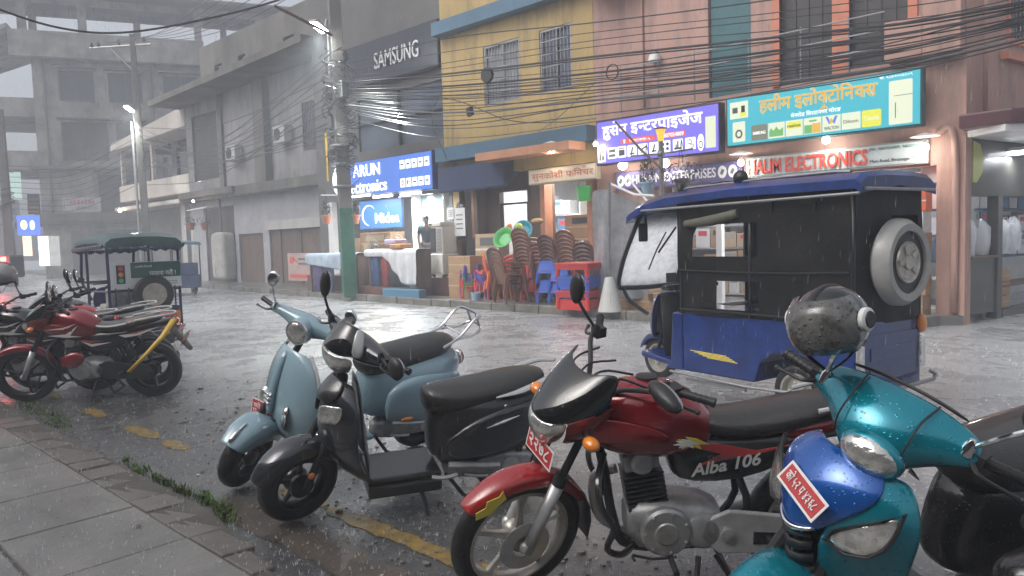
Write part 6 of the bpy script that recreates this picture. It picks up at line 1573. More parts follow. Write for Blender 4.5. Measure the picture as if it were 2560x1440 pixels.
    for k in range(5): g.box((-.06, .1*math.cos(k*1.257), .1*math.sin(k*1.257)), (.03, .06, .035), rotm('X', 72*k))
    g.build('rim', RIMS, o)
    # back panel, lamps, plate, bumper
    g = MB(); g.bx(-.535, -.522, -.40, .40, .36, .72); g.bx(-.545, -.536, -.3, .3, .52, .62); g.build('back_panel', RBLUE, t, smooth=0, bevel=.006)
    for s in (-1, 1):
        g = MB(); g.ell((-.54, .44*s, .76), (.04, .05, .08), 12, 8); o = g.build('tail_light', AMBER, t); g = MB(); g.bx(-.56, -.52, .44*s-.04, .44*s+.04, .4, .66); g.build('clear_lens', LENS, o, smooth=0, bevel=.015)
    g = MB(); g.tube([(-.58, .5, .36), (-.62, .48, .3), (-.62, -.48, .3), (-.58, -.5, .36)], .016, 8, 2); g.build('bumper', STEEL, t)
    g = MB()
    for k in range(5): g.tube([(.95+.05*k, .4715, .40+.012*k), (.6+.03*k, .4715, .39+.012*k)], .004, 4)
    g.build('side_decal', YDEC, t)
    return t
def cat2(c): return [(p.x, p.z) for p in cat_rom([V((x, 0, z)) for x, z in c], 3)]
blue_rickshaw()

def green_rickshaw():
    G = mat('dull_green_canvas_roof', (.035, .085, .085), .5, coat=.3, var=.45, vs=3, bump=.2, bs=10)
    F = mat('rickshaw_navy_frame', (.012, .025, .07), .4, coat=.4)
    t = thing('electric_rickshaw', 'open navy rickshaw with green roof and traffic light notice', 'rickshaw', GR_POS, rad(GR_HD))
    for s in (-1, 1): rick_wheel(t, (0, .43*s, .225))
    rick_wheel(t, (2.0, 0, .225))
    g = MB()
    for s in (-1, 1):
        g.tube([(-.5, .5*s, .3), (-.5, .5*s, 1.66)], .022, 8); g.tube([(1.2, .48*s, .3), (1.2, .48*s, 1.66)], .022, 8); g.tube([(2.12, .42*s, 1.02), (2.1, .42*s, 1.2), (1.95, .42*s, 1.66)], .024, 8, 3); g.tube([(2.12, .42*s, 1.02), (1.98, .3*s, .7)], .02, 8)
        g.tube([(-.5, .5*s, .95), (1.2, .48*s, .9)], .016, 8); g.tube([(-.5, .5*s, .34), (1.9, .4*s, .34)], .025, 8)
        g.tube([(-.53, .42*s, 1.0), (-.53, .42*s, .68), (-.53, .24*s, .68), (-.53, .24*s, 1.0)], .014, 6)
    g.tube([(-.5, -.5, .95), (-.5, .5, .95)], .02, 8); g.tube([(2.12, -.42, 1.02), (2.12, .42, 1.02)], .02, 8); g.tube([(-.52, -.5, .66), (-.52, .5, .66)], .022, 8)
    g.build('frame', F, t)
    rings = []
    for x, z, w_ in ((-.62, 1.66, .5), (-.6, 1.72, .53), (-.2, 1.80, .56), (.8, 1.81, .56), (1.6, 1.78, .55), (2.05, 1.70, .53), (2.2, 1.66, .5)):
        rings.append([(x, y*w_/.56, z+dz) for y, dz in ((-.57, -.12), (-.56, -.04), (-.48, .02), (-.2, .045), (.2, .045), (.48, .02), (.56, -.04), (.57, -.12), (.5, -.1), (0, -.03), (-.5, -.1))])
    g = MB(); g.loft(rings); rf = g.build('roof', G, t, smooth=50)
    g = MB()
    def scal(a, b, n):
        a, b = V(a), V(b)
        for i in range(n):
            p, q = a+(b-a)*i/n, a+(b-a)*(i+1)/n; m_ = (p+q)/2
            g.add([p, q, q-V((0, 0, .04)), m_-V((0, 0, .075)), p-V((0, 0, .04))], [(0, 1, 2, 3, 4)])
    scal((-.63, -.5, 1.61), (-.63, .5, 1.61), 7); scal((-.6, .575, 1.66), (2.1, .55, 1.62), 16); scal((2.21, .48, 1.58), (2.21, -.48, 1.58), 6); scal((-.6, -.575, 1.66), (2.1, -.55, 1.62), 16)
    g.build('scalloped_fringe', F, rf, solid=.012)
    g = MB(); g.bx(-.50, -.2, -.48, .48, .3, .66); g.prism([(-.2, .3), (1.3, .3), (1.3, .52), (.5, .52), (.4, .62), (-.2, .62)], -.47, .47); g.build('body', RBLUE, t, smooth=0, bevel=.02)
    g = MB(); g.bx(.1, .55, -.45, .45, .63, .72); g.bx(.75, 1.1, -.42, .42, .55, .64); g.bx(-.15, .02, -.46, .46, .68, .98); g.build('bench', mat('white_patterned_vinyl', (.5, .48, .44), .5, var=.6, vs=9), t, smooth=0, bevel=.03)
    g = MB(); g.bx(1.3, 1.6, -.2, .2, .52, .66); g.bx(1.25, 1.31, -.22, .22, .7, .98); g.build('driver_seat', PLAS2, t, smooth=0, bevel=.03)
    g = MB(); g.gridm([[(1.98, 0, .95), (1.9, .28, .93)], [(2.06, 0, .7), (1.95, .32, .7)], [(2.02, 0, .45), (1.93, .28, .45)]]); g.build('front_apron', RBLUE, t, sub=2, solid=.03)
    g = arc_panel(None, (2.0, 0, .225), .29, 20, 165, 8, .09, .07, .75); g.build('front_fender', RBLUE, t, sub=1, solid=.006)
    g = MB(); g.tube([(1.6, .33, 1.0), (1.75, .15, 1.0), (1.75, -.15, 1.0), (1.6, -.33, 1.0)], .016, 8, 2); g.tube([(1.75, 0, 1.0), (1.95, 0, .35)], .03, 8); g.build('handlebar', PLAS2, t)
    g = MB(); g.ell((1.72, .52, 1.08), (.03, .08, .05), 12, 8); g.tube([(1.62, .34, 1.0), (1.72, .46, 1.05)], .008, 6); g.build('mirror', PLAS2, t)
    # notice board across the back
    NB = at_back = Matrix.Translation((-.54, 0, 0)) @ rotm('Z', -90)
    g = MB(NB); g.bx(-.48, .52, 0, .012, .98, 1.38); b = g.build('notice_board', mat('notice_white', (.62, .64, .64), .45, coat=.3), t, smooth=0)
    g = MB(NB); g.bx(-.2, .515, -.004, -.001, 1.14, 1.375); g.build('green_field', mat('notice_green', (.015, .085, .075), .45, coat=.3), b, smooth=0)
    write('पालना गरौं !', .06, .44, 1.165, 1.255, -.004, WHITEP, b, bold=.012, thick=.003, M=NB); write('ट्राफिक िनयमको', -.14, .1, 1.285, 1.33, -.004, WHITEP, b, bold=.006, thick=.003, M=NB); gl = MB(NB); gl.bx(.18, .46, -.003, -.001, 1.065, 1.073); gl.bx(.12, .46, -.003, -.001, 1.03, 1.038); gl.build('print', GREYINK, b, smooth=0)
    g = MB(NB); g.bx(-.4, -.28, -.006, -.001, 1.06, 1.34); tl = g.build('traffic_light_picture', BLACKM, b, smooth=0)
    for zz_, m_ in ((1.29, REDL), (1.2, AMBER), (1.11, mat('green_dot', (.05, .4, .2), .4))):
        g = MB(NB); g.lathe([(.035, -.0095), (.035, -.0065), (.001, -.0065)], (-.34, 0, zz_), 'Y', 16); g.build('dot', m_, tl)
    # spare wheel
    g = MB(); g.lathe([(.17, -.06), (.27, -.07), (.295, 0), (.27, .06), (.17, .06), (.17, -.06)], (0, 0, 0), 'X', 36, cap=False); o = g.build('spare_wheel', TYRE, t); o.location = (-.64, -.08, .88)
    g = MB(); g.lathe([(.175, -.065), (.16, -.03), (.12, -.02), (.10, -.04), (.05, -.035)], (0, 0, 0), 'X', 30)
    g.build('rim', mat('cream_steel_rim', (.5, .47, .4), .4, metal=.3, var=.4, vs=10), o)
    g = MB(); g.lathe([(.055, -.036), (.05, -.06), (.01, -.062)], (0, 0, 0), 'X', 20); g.build('hub_cap', PLAS2, o)
    X = Matrix.Translation((-.502, 0, 0)) @ rotm('Z', -90)
    g = MB(X); g.bx(.02, .42, -.008, -.001, .38, .62); p = g.build('number_plate', mat('navy_plate', (.02, .04, .12), .4), t, smooth=0)
    write('को ४ ह', .08, .38, .525, .59, -.008, mat('faded_yellow', (.5, .4, .15), .5), p, bold=.01, thick=.003, M=X); write('०२५५', .06, .4, .41, .5, -.008, mat('faded_yellow'), p, bold=.012, thick=.003, M=X)
    for s in (-1, 1): g = MB(); g.bx(-.53, -.50, .45*s-.035, .45*s+.035, .42, .6); g.build('tail_light', AMBER, t, smooth=0, bevel=.01)
    g = MB(); g.bx(-.54, -.53, -.5, .5, .12, .3); g.build('mud_flap', PLAS2, t, smooth=0)
    return t
GR_HD = 173
_q = gnd(384, 876); GR_POS = V((_q.x-.5, _q.y, 0))
green_rickshaw()
# roof corner of another rickshaw seen behind it
t = thing('electric_rickshaw', 'pale blue rickshaw mostly hidden behind the green roofed one', 'rickshaw', gnd(478, 742)+V((-1.2, .2, 0)), rad(178))
for s in (-1, 1): rick_wheel(t, (0, .43*s, .225))
rick_wheel(t, (2.0, 0, .225))
g = MB(); g.loft([[(x, y*w_, z+dz) for y, dz in ((-.55, -.1), (-.5, .0), (0, .03), (.5, .0), (.55, -.1), (0, -.06))] for x, z, w_ in ((-.6, 1.78, .95), (0, 1.83, 1), (1.6, 1.81, 1), (2.1, 1.74, .95))]); g.build('roof', mat('pale_blue_roof', (.12, .26, .33), .5), t)
g = MB()
for s in (-1, 1):
    for x in (-.5, 1.2, 1.95): g.tube([(x, .47*s, .3), (x, .47*s, 1.74)], .022, 6)
g.build('frame', PLAS2, t)
g = MB(); g.bx(-.5, 1.3, -.47, .47, .26, .7); g.bx(-.4, -.1, -.45, .45, .7, 1.1); g.build('body', RBLUE, t, smooth=0, bevel=.03)
# ---------------------------------------------------------------- goods in front of and inside the shops
def G(px, py, z=.15): return gnd(px, py, z)
BRN = mat('brown_plastic', (.17, .068, .03), .4, coat=.3, var=.2, vs=6)
BRN2 = mat('dark_brown_plastic', (.085, .035, .025), .4, coat=.3)
MRN = mat('maroon_plastic', (.16, .035, .035), .4, coat=.3)
PRED = mat('red_plastic', (.55, .04, .035), .35, coat=.4)
PORG = mat('orange_plastic', (.62, .17, .03), .35, coat=.4)
PBLU = mat('blue_plastic', (.03, .10, .48), .35, coat=.4)
PPUR = mat('purple_plastic', (.17, .07, .38), .35, coat=.4)
PGRN = mat('green_plastic', (.05, .38, .08), .35, coat=.4)
PTEA = mat('turquoise_plastic', (.03, .30, .42), .35, coat=.4)
PLIM = mat('lime_plastic', (.42, .55, .06), .35, coat=.4)
CARD = mat('brown_cardboard', (.36, .22, .12), .75, var=.2, vs=5)
CARD2 = mat('pale_cardboard', (.48, .36, .24), .75, var=.2, vs=5)
WCARD = mat('white_printed_carton', (.62, .62, .62), .6, var=.15, vs=6)

def chair_proto(name, m, w=.5, d=.48, sh=.42, bh=.84, parts=True):
    t = thing(name, 'x', 'chair')
    s = w/2
    g = MB(); g.grid([[(x, y, sh-.02*(1-(2*x/w)**2)) for x in (-s*.9, -s*.4, 0, s*.4, s*.9)] for y in (-d/2, -d*.2, d*.1, d/2)]); g.build('seat', m, t, solid=.03, sub=1)
    g = MB()
    for k in range(3):
        zz_ = [sh+.02, sh+(bh-sh)*.4, sh+(bh-sh)*.95][k] if k < 2 else None
    for x0, x1 in ((-.9, -.34), (-.3, .3), (.34, .9)):
        for k in range(4):
            a, b = k/4, (k+1)/4; f = lambda x, u: (s*x*(1-.1*u*u), d/2-.02+.12*u, sh+(bh-sh)*u*(1-.06*x*x)); q = [f(x0, a), f(x1, a), f(x1, b), f(x0, b)]
            g.add([V(p) for p in q]+[V(p)+V((0, .016, 0)) for p in q], [(0, 1, 2, 3), (7, 6, 5, 4), (0, 4, 5, 1), (1, 5, 6, 2), (2, 6, 7, 3), (3, 7, 4, 0)])
    g.tube([(-s*.85, d/2, sh), (-s*.92, d/2+.06, sh+.2), (-s*.8, d/2+.1, bh-.06), (0, d/2+.12, bh+.02), (s*.8, d/2+.1, bh-.06), (s*.92, d/2+.06, sh+.2), (s*.85, d/2, sh)], .022, 6, 3)
    g.build('backrest', m, t)
    for q in (-1, 1):
        g = MB(); g.tube([(q*s*.95, -d/2+.02, sh+.2), (q*s*1.04, 0, sh+.22), (q*s*.95, d/2+.04, sh+.24)], .022, 6, 3); g.build('armrest', m, t)
        for y0, y1, zt in ((-d/2+.02, -d/2-.03, sh+.2), (d/2-.02, d/2+.06, sh)):
            g = MB(); g.tube([(q*s*.95, y0, zt), (q*s*.96, y0, sh*.9), (q*s*1.05, y1, 0)], [.034, .042, .026], 6, 2); g.build('leg', m, t)
    return t
def set_mat(t, m):
    for ch in t.children:
        ch.data = ch.data.copy(); ch.data.materials[0] = m
PROTOS = {}
def chairs(px, py, n, m, rz, label, step=.085, w=.5, kid=False, lean=0, pos=None, tilt=0, z0=.15):
    """n chairs standing one in another"""
    p = pos or G(px, py, z0)
    if p.y > 12.55: p = V((oy(px, py, 12.5+.02*(px % 7)).x, 12.5+.02*(px % 7), z0))
    for k in range(n):
        mm = m[k % len(m)] if isinstance(m, (list, tuple)) else m
        key = (mm.name, kid)
        if key not in PROTOS:
            c = chair_proto('plastic_chair', mm, *((.34, .32, .26, .5) if kid else (w, .48, .42, .86))); PROTOS[key] = c
        else: c = copy_tree(PROTOS[key])
        c.location = V(p)+V((0, .018*k*math.cos(rad(rz)), k*(step if not kid else .055))); c.rotation_euler = (rad(tilt), rad(lean), rad(rz+(k % 3-1)*1.5))
        c['label'] = label; c['group'] = label.replace('chair ', 'chairs ', 1) if ' chair ' in label else label
BACKROW = 12.75
chairs(1178, 745, 7, [PRED, PORG, PGRN, PBLU, PPUR, PBLU, PPUR], 30, 'small bright childs chair in the leftmost many coloured stack', kid=True)
chairs(1208, 738, 5, [PRED, PGRN, PORG, PPUR, PORG], -20, 'small childs chair in second bright stack beside the leftmost one', kid=True)
chairs(1238, 728, 8, [PORG, PRED], 15, 'small red or orange childs chair in the taller stack behind', kid=True)
chairs(1165, 722, 5, [PRED, PBLU, BRN2], 60, 'small childs chair in the dim low stack by the air cooler', kid=True)
chairs(1280, 758, 4, BRN, 165, 'brown plastic armchair in the front stack nearest the kerb')
chairs(1300, 735, 3, PRED, 200, 'red plastic armchair close beside the turquoise bucket'); chairs(1250, 745, 4, [PORG, PRED, PRED], 140, 'orange or red armchair in the stack left of the brown front stack'); chairs(1222, 742, 4, [PPUR, PBLU, PPUR, PRED], 170, 'purple or blue small chair in the stack below flat cartons', kid=True); chairs(1335, 742, 3, PRED, 170, 'red plastic armchair in the short stack behind brown front stack')
for i, (px, py, n, m, lb) in enumerate(((1268, 722, 5, BRN2, 'dark brown armchair in back stack below the green basin'), (1338, 722, 10, BRN, 'brown armchair in the tall back stack with a cap on top'), (1368, 720, 6, MRN, 'maroon armchair in the tall back stack behind blue stools'), (1402, 722, 8, BRN2, 'dark armchair in the tall back stack under hanging green bucket'), (1446, 724, 9, BRN, 'brown armchair in the tall back stack beside tarpaulin'), (1482, 727, 6, BRN2, 'dark brown armchair in last back stack against the tarpaulin'))):
    chairs(px, py, n, m, 175+8*(i % 3), lb)
def rings_box(x, y, h, r=.04):
    pts = []
    for cx, cy, a in ((x-r, -y+r, -90), (x-r, y-r, 0), (-x+r, y-r, 90), (-x+r, -y+r, 180)):
        for k in range(4): pts.append((cx+r*math.cos(rad(a+30*k)), cy+r*math.sin(rad(a+30*k)), h))
    return pts
def stool(px, py, m, label, h=.46, w=.19, top=.14, z0=.15, rz=20, pos=None):
    p_ = pos or G(px, py, z0)
    if p_.y > 12.5: p_ = V((p_.x*12.3/p_.y, 12.3, p_.z))
    t = thing('plastic_stool', label, 'stool', p_, rad(rz))
    g = MB(); g.loft([rings_box(w*.98, w*.98, h*.45), rings_box(w*.9, w*.9, h*.6), rings_box(top, top, h-.015), rings_box(top-.02, top-.02, h)]); g.build('seat', m, t, smooth=30)
    for a in (-1, 1):
        for b in (-1, 1):
            g = MB(); g.tube([(a*(w-.035), b*(w-.035), h*.47), (a*w, b*w, 0)], [.05, .028], 6); g.build('leg', m, t)
    g = MB()
    for q in (.02, .12): g.loft([rings_box(w*1.01, w*1.01, h*.45+q*h), rings_box(w*1.0, w*1.0, h*.45+q*h+.012)])
    g.build('rib', m, t, smooth=30)
    return t
GB_ = 'blue plastic stools'
stool(1378, 742, PBLU, 'taller left stack of blue stools, bottom stool', group_dummy := .5, .24, .19)
stool(0, 0, PBLU, 'taller left blue stool stack, the upper stool that shows highest', .5, .24, .19, pos=G(1378, 742)+V((0, 0, .42)))
stool(1408, 745, PBLU, 'lower right blue stool stack, bottom stool behind the red tables', .5, .24, .19)
stool(0, 0, PBLU, 'lower right blue stool stack, upper stool just above red tables', .5, .24, .19, pos=G(1408, 745)+V((0, 0, .25)))
stool(1330, 735, PRED, 'red stool standing behind the brown front chairs, lower of two', .5, .2, .15)
stool(0, 0, PRED, 'red stool stacked upper behind the brown front chairs', .5, .2, .15, pos=G(1326, 733)+V((0, 0, .32)))
# plastic tables stacked in red and blue
tb0 = G(1428, 775)+V((0, .35, 0))
for k, (m, lb) in enumerate(((PRED, 'red plastic table at bottom of the table stack by the kerb'), (PBLU, 'blue plastic table in the middle of the table stack by the kerb'), (PRED, 'red plastic table on top of the table stack by the kerb'))):
    t = thing('plastic_table', lb, 'table', tb0+V((0, 0, .27*k)), rad(6))
    g = MB(); g.loft([rings_box(.36, .36, .24 if k != 1 else .16), rings_box(.38, .38, .3), rings_box(.40, .40, .36), rings_box(.38, .38, .375)]); g.build('tabletop', m, t, smooth=30)
    for a in (-1, 1):
        for b in (-1, 1):
            g = MB(); g.tube([(a*.33, b*.33, .31), (a*.35, b*.35, 0)], [.05, .04], 6); g.build('leg', m, t)
    if k == 0: g = MB(); g.loft([rings_box(.35, .35, .0), rings_box(.34, .34, .2)]); g.build('lower_shelf', m, t, smooth=30)
# buckets, basins, ball
def bucket(px, py, r, h, m, label, Y=None, z=None, handle=True, pos=None):
    p = pos or (oy(px, py, Y) if Y else G(px, py, z or .15))
    t = thing('bucket', label, 'bucket', p)
    g = MB(); g.lathe([(.01, 0), (r*.75, 0), (r, h), (r*1.07, h), (r*1.07, h-.02), (r*.97, h-.025), (r*.73, .01), (.01, .01)], n=20); g.build('tub', m, t)
    if handle: g = MB(); g.tube([(-r, 0, h), (-r*.7, 0, h+r*.6), (0, 0, h+r*.85), (r*.7, 0, h+r*.6), (r, 0, h)], .008, 6, 3); g.build('handle', STEEL, t)
    return t
bucket(1461, 503, .17, .32, PGRN, 'green bucket hanging in front of the furniture shop window', Y=12.9)
bucket(1303, 652, .17, .27, PTEA, 'turquoise bucket among the brown chair stacks', Y=12.5)
bucket(1190, 752, .12, .2, mat('pale_blue_plastic', (.3, .42, .55), .35, coat=.4), 'small pale blue bucket standing by the childs chairs', handle=False)
bucket(1505, 560, .13, .2, WHITEP, 'white tub on the chairs next to the tarpaulin', Y=12.6, handle=False)
def basin(px, py, Y, r, m, label, rx=0, rz=0):
    o = MB().lathe([(.01, 0), (r*.65, 0), (r, r*.42), (r*1.1, r*.42), (r*1.1, r*.4), (r*.95, r*.38), (r*.6, .012), (.01, .012)], n=24).build('basin', m); o.location = oy(px, py, Y); o.rotation_euler = (rad(rx), 0, rad(rz)); tag(o, label, 'basin', None)
basin(1263, 598, 12.35, .24, PGRN, 'big green basin tilted on top of dark brown chairs', 60, 10); basin(1276, 584, 12.55, .2, PORG, 'orange basin behind the green basin', 70, -20); basin(1310, 578, 12.6, .22, PTEA, 'pale turquoise basin behind the lime ball', 75, 20)
o = MB().ell((0, 0, 0), (.09, .09, .09), 18, 12).build('ball', PLIM); o.location = oy(1297, 567, 12.3); tag(o, 'lime green ball above the basins', 'ball')
o = MB().ell((0, 0, 0), (.16, .12, .07), 16, 10).build('cap', mat('straw', (.4, .28, .14), .8)); o.location = oy(1343, 553, 12.55); tag(o, 'straw coloured hat on top of the tall brown chairs', 'hat')
# cartons
def carton(p, sx, sy, sz, m, label, rz=0, mark=None, tilt=0, group=None, tape=True):
    t = thing('carton', label, 'carton', p, rad(rz), group); t.rotation_euler = (rad(tilt), 0, rad(rz))
    g = MB(); g.bx(-sx/2, sx/2, -sy/2, sy/2, 0, sz); g.build('box', m, t, smooth=0, bevel=.006)
    if tape: g = MB(); g.bx(-sx/2-.002, sx/2+.002, -sy/2-.003, -sy/2-.001, sz*.46, sz*.53); g.build('tape', CARD2 if m is CARD else WHITEP, t, smooth=0)
    if mark: g = MB(); g.bx(-sx*.3, sx*.3, -sy/2-.004, -sy/2-.0015, sz*.62, sz*.88); g.build('print', mark, t, smooth=0)
    return t
carton((oy(1232, 655, 12.9).x, 12.9, .15), .8, .4, .8, CARD, 'lower brown carton under the tall carton by the glass door'); carton((oy(1232, 655, 12.9).x, 12.9, .955), .75, .4, .75, CARD2, 'tall carton behind basins in front of the glass door', 4, GREYINK)
carton((oy(1165, 642, 12.6).x, 12.6, .15), .85, .45, .6, CARD, 'dim carton under the flat brown one beside the air cooler'); carton((oy(1165, 642, 12.6).x, 12.6, .757), .9, .45, .42, CARD, 'flat brown carton beside the white air cooler', -6, None)
carton((oy(1474, 575, 13.75).x, 13.75, .12), 1.1, .45, 1.4, CARD2, 'tall pale carton under the big brown one in the furniture window'); carton((oy(1474, 575, 13.75).x, 13.75, 1.525), 1.1, .45, .55, CARD, 'big brown carton in the furniture shop window', 0, DARKINK)
carton((oy(956, 618, 12.95).x, 12.95, .62), 1.4, .5, .62, CARD2, 'pale wide carton under the brown one below blue wall sign'); carton((oy(956, 618, 12.95).x, 12.95, 1.245), 1.45, .5, .62, CARD, 'wide brown carton below the mid blue wall sign', 0, CARD2)
carton((oy(905, 690, 12.9).x, 12.9, .62), .55, .45, 1.1, CARD, 'tall narrow brown carton right of the green painted pole', 0)
carton((oy(940, 692, 12.7).x-.35, 12.85, .62), .3, .35, .9, CARD2, 'tall pale carton behind the draped counter', 0)
for i, (px, py, a, b, c, m_) in enumerate(((1572, 772, .8, .5, .34, CARD), (1575, 738, .75, .48, .28, CARD2), (1598, 775, .4, .4, .3, CARD))): carton(G(px, py)+V((0, .3, 0)) if i != 1 else G(1572, 772)+V((0, .3, .345)), a, b, c, m_, ('wide brown carton on pavement right of the white cone', 'paler carton lying on the wide carton by the white cone', 'small carton half hidden by the blue rickshaw front')[i], 5*i)
# air cooler
t = thing('air_cooler', 'white upright air cooler standing beside the man', 'air cooler', V((oy(1113, 698, 12.85).x, 12.85, .62)), rad(-12))
g = MB(); g.bx(-.33, .33, -.25, .25, .08, .62); g.bx(-.30, .30, -.22, .22, .621, 1.32); g.bx(-.36, .3, -.26, .22, 1.321, 1.44); g.build('casing', mat('cooler_white', (.60, .57, .52), .4, var=.1), t, smooth=0, bevel=.03, seg=3)
g = MB(); g.bx(-.28, -.02, -.235, -.222, .66, 1.28); g.build('front_recess', BLACKM, t, smooth=0)
g = MB()
for k in range(16): g.bx(.02, .27, -.236, -.222, .68+.037*k, .70+.037*k)
g.build('louvre', mat('louvre_grey', (.2, .2, .2), .5), t, smooth=0)
g = MB()
for x in (-.25, .25):
    for y in (-.18, .18): g.lathe([(.04, -.02), (.04, .02)], (x, y, .04), 'X', 10)
g.build('castor', PLAS2, t)
g = MB()
for x in (-.26, -.18): g.lathe([(.03, -.262), (.03, -.275), (.01, -.28)], (x, 0, 1.38), 'Y', 12)
g.build('knob', PLAS2, t)
# notices, appliances in the doorway
for i, (px, py, w_, h_, m_, lb) in enumerate(((1150, 590, .42, .72, WHITEP, 'white printed paper hung on the shop front by the air cooler'), (1127, 548, .3, .3, WHITEP, 'small white card above the dark appliance'), (926, 655, .35, .55, mat('pale_poster', (.5, .55, .62), .5), 'tall pale poster left of wide carton'))):
    o = MB().bx(-w_/2, w_/2, 0, .01, 0, h_).build('poster', m_, smooth=0); p = oy(px, py, 12.95); o.location = p; tag(o, lb, 'poster')
    l = MB()
    for k in range(4): l.bx(-w_*.3, w_*.3, -.004, -.001, h_*(.25+.16*k), h_*(.29+.16*k))
    l.build('print', GREYINK, o, smooth=0)
t = thing('washing_machine', 'dark appliance on a stand behind the white air cooler', 'appliance', oy(1120, 600, 13.25)); g = MB(); g.bx(-.45, .45, -.25, .25, 0, .42); g.build('casing', mat('dark_blue_grey', (.06, .07, .10), .3), t, smooth=0, bevel=.02); g = MB(); g.bx(-.4, .4, -.26, -.251, .3, .38); g.build('panel', GREYINK, t, smooth=0)
def fan(px, py, Y, r, m, label, stand=.3):
    t = thing('fan', label, 'fan', oy(px, py, Y), rad(random.uniform(-25, 25)))
    g = MB(); g.tube([(0, 0, -stand), (0, 0, 0)], .015, 6); g.lathe([(.14, -stand), (.13, -stand+.02), (.02, -stand+.03)], n=16); g.build('stand', m, t)
    g = MB()
    for q in (r, r*.66, r*.33): g.tube([(q*math.cos(2*PI*k/20), -.06+.04*(q/r)**2, q*math.sin(2*PI*k/20)) for k in range(20)], .006, 4, 1, closed=True)
    for k in range(12): g.tube([(0, -.07, 0), (r*math.cos(k*PI/6), -.02, r*math.sin(k*PI/6))], .004, 4)
    g.build('cage', STEEL, t)
    g = MB(); g.lathe([(.05, -.05), (.05, .12), (.02, .14)], ax='Y', n=14); g.build('motor', m, t)
    g = MB()
    for k in range(3): g.ell((r*.45*math.cos(k*2.1), -.02, r*.45*math.sin(k*2.1)), (r*.42, .008, r*.2), 10, 6, rotm('Y', -math.degrees(k*2.1)))
    g.build('blade', m, t)
fan(998, 608, 12.4, .24, mat('cream_fan', (.55, .5, .4), .4), 'cream table fan on the draped counter'); fan(972, 603, 12.6, .16, BLACKM, 'small dark fan left of cream fan'); fan(935, 615, 12.5, .18, mat('olive_fan', (.2, .2, .14), .4), 'olive fan on the left end of the counter'); fan(1148, 515, 13.5, .22, WHITEP, 'white wall fan inside the electronics shop', .2)
# draped counters
def counter(label, x0, x1, y, z0, h, topM, hang, lab2, drop):
    t = thing('counter', label, 'counter', ((x0+x1)/2, y, z0)); hw = (x1-x0)/2
    g = MB(); g.bx(-hw, hw, -.25, .3, h-.06, h); g.build('tabletop', WOOD, t, smooth=0)
    for x in (-hw+.05, hw-.05):
        g = MB(); g.bx(x-.03, x+.03, -.2, .25, 0, h-.06); g.build('leg', WOOD, t, smooth=0)
    o = thing('cloth_sheet', lab2, 'cloth', ((x0+x1)/2, y, z0+h)); n = 22
    rows = []
    for i in range(n+1):
        x = -hw*1.05+2.1*hw*i/n; dz = drop(i/n); rip = .025*math.sin(i*1.9)
        rows.append([(x, .3, .01), (x, -.1, .02), (x, -.26, .012), (x, -.3+rip*.5, -.05), (x, -.3+rip, -dz*.5), (x+rip, -.29+rip*1.4, -dz)])
    g = MB(); g.grid(rows); g.build('sheet', topM, o, solid=.01, sub=1)
    for x, m_, w_ in hang:
        g = MB(); g.grid([[(x-w_/2+w_*k/4, -.22+.02*math.sin(k*2), z-h) for k in range(5)] for z in (h-.05, h*.5, .02)]); g.build('printed_hanging', m_, o, solid=.008)
SH = mat('white_cloth', (.6, .6, .62), .7, var=.25, vs=3); 
a, c = oy(938, 720, 12.2), oy(1062, 700, 12.2)
counter('long counter draped in white cloth below the blue sign', a.x, c.x, 12.2, .38, 1.0, SH, [(-.75, mat('blue_print', (.05, .1, .25), .7, var=.6, vs=6), .35), (-.3, mat('red_print', (.35, .05, .05), .7, var=.6, vs=6), .3), (.3, mat('black_print', (.04, .04, .045), .7), .8)], 'white cloth with cut out edge draped over the long counter', lambda u: .18 if u < .4 else min(.95, .18+(u-.4)*2.2))
a, c = oy(790, 715, 12.2), oy(912, 700, 12.2)
counter('counter with printed cloth standing behind the green painted pole', a.x, c.x, 12.2, .15, 1.15, mat('pale_blue_cloth', (.42, .5, .6), .7, var=.3, vs=2), [(-.8, mat('violet_print', (.10, .06, .2), .7, var=.7, vs=7), .5), (-.2, mat('dark_blue_print', (.04, .07, .16), .7, var=.6, vs=6), .5)], 'pale blue printed cloth on the counter behind the pole', lambda u: .3+.25*u)
for i, (px, m_, lb) in enumerate(((1010, mat('orange_cloth', (.55, .25, .1), .7, var=.4, vs=5), 'orange and yellow folded cloth on the long counter'), (990, mat('lilac_cloth', (.4, .35, .5), .7), 'lilac folded cloth on the long counter'))):
    o = MB().box((0, 0, .06), (.5, .4, .12)).build('folded_cloth', m_, smooth=0, bevel=.03); o.location = V((oy(px, 625, 12.2).x, 12.1+.1*i, 1.405+.125*i)); tag(o, lb, 'cloth')
o = MB().box((0, 0, 0), (1.5, .24, .22)).build('step', mat('blue_step', (.05, .16, .26), .5, coat=.3), smooth=0, bevel=.02); o.location = oy(1010, 742, 11.82); o.location.z = .262; tag(o, 'low blue step in front of the long draped counter', 'step')
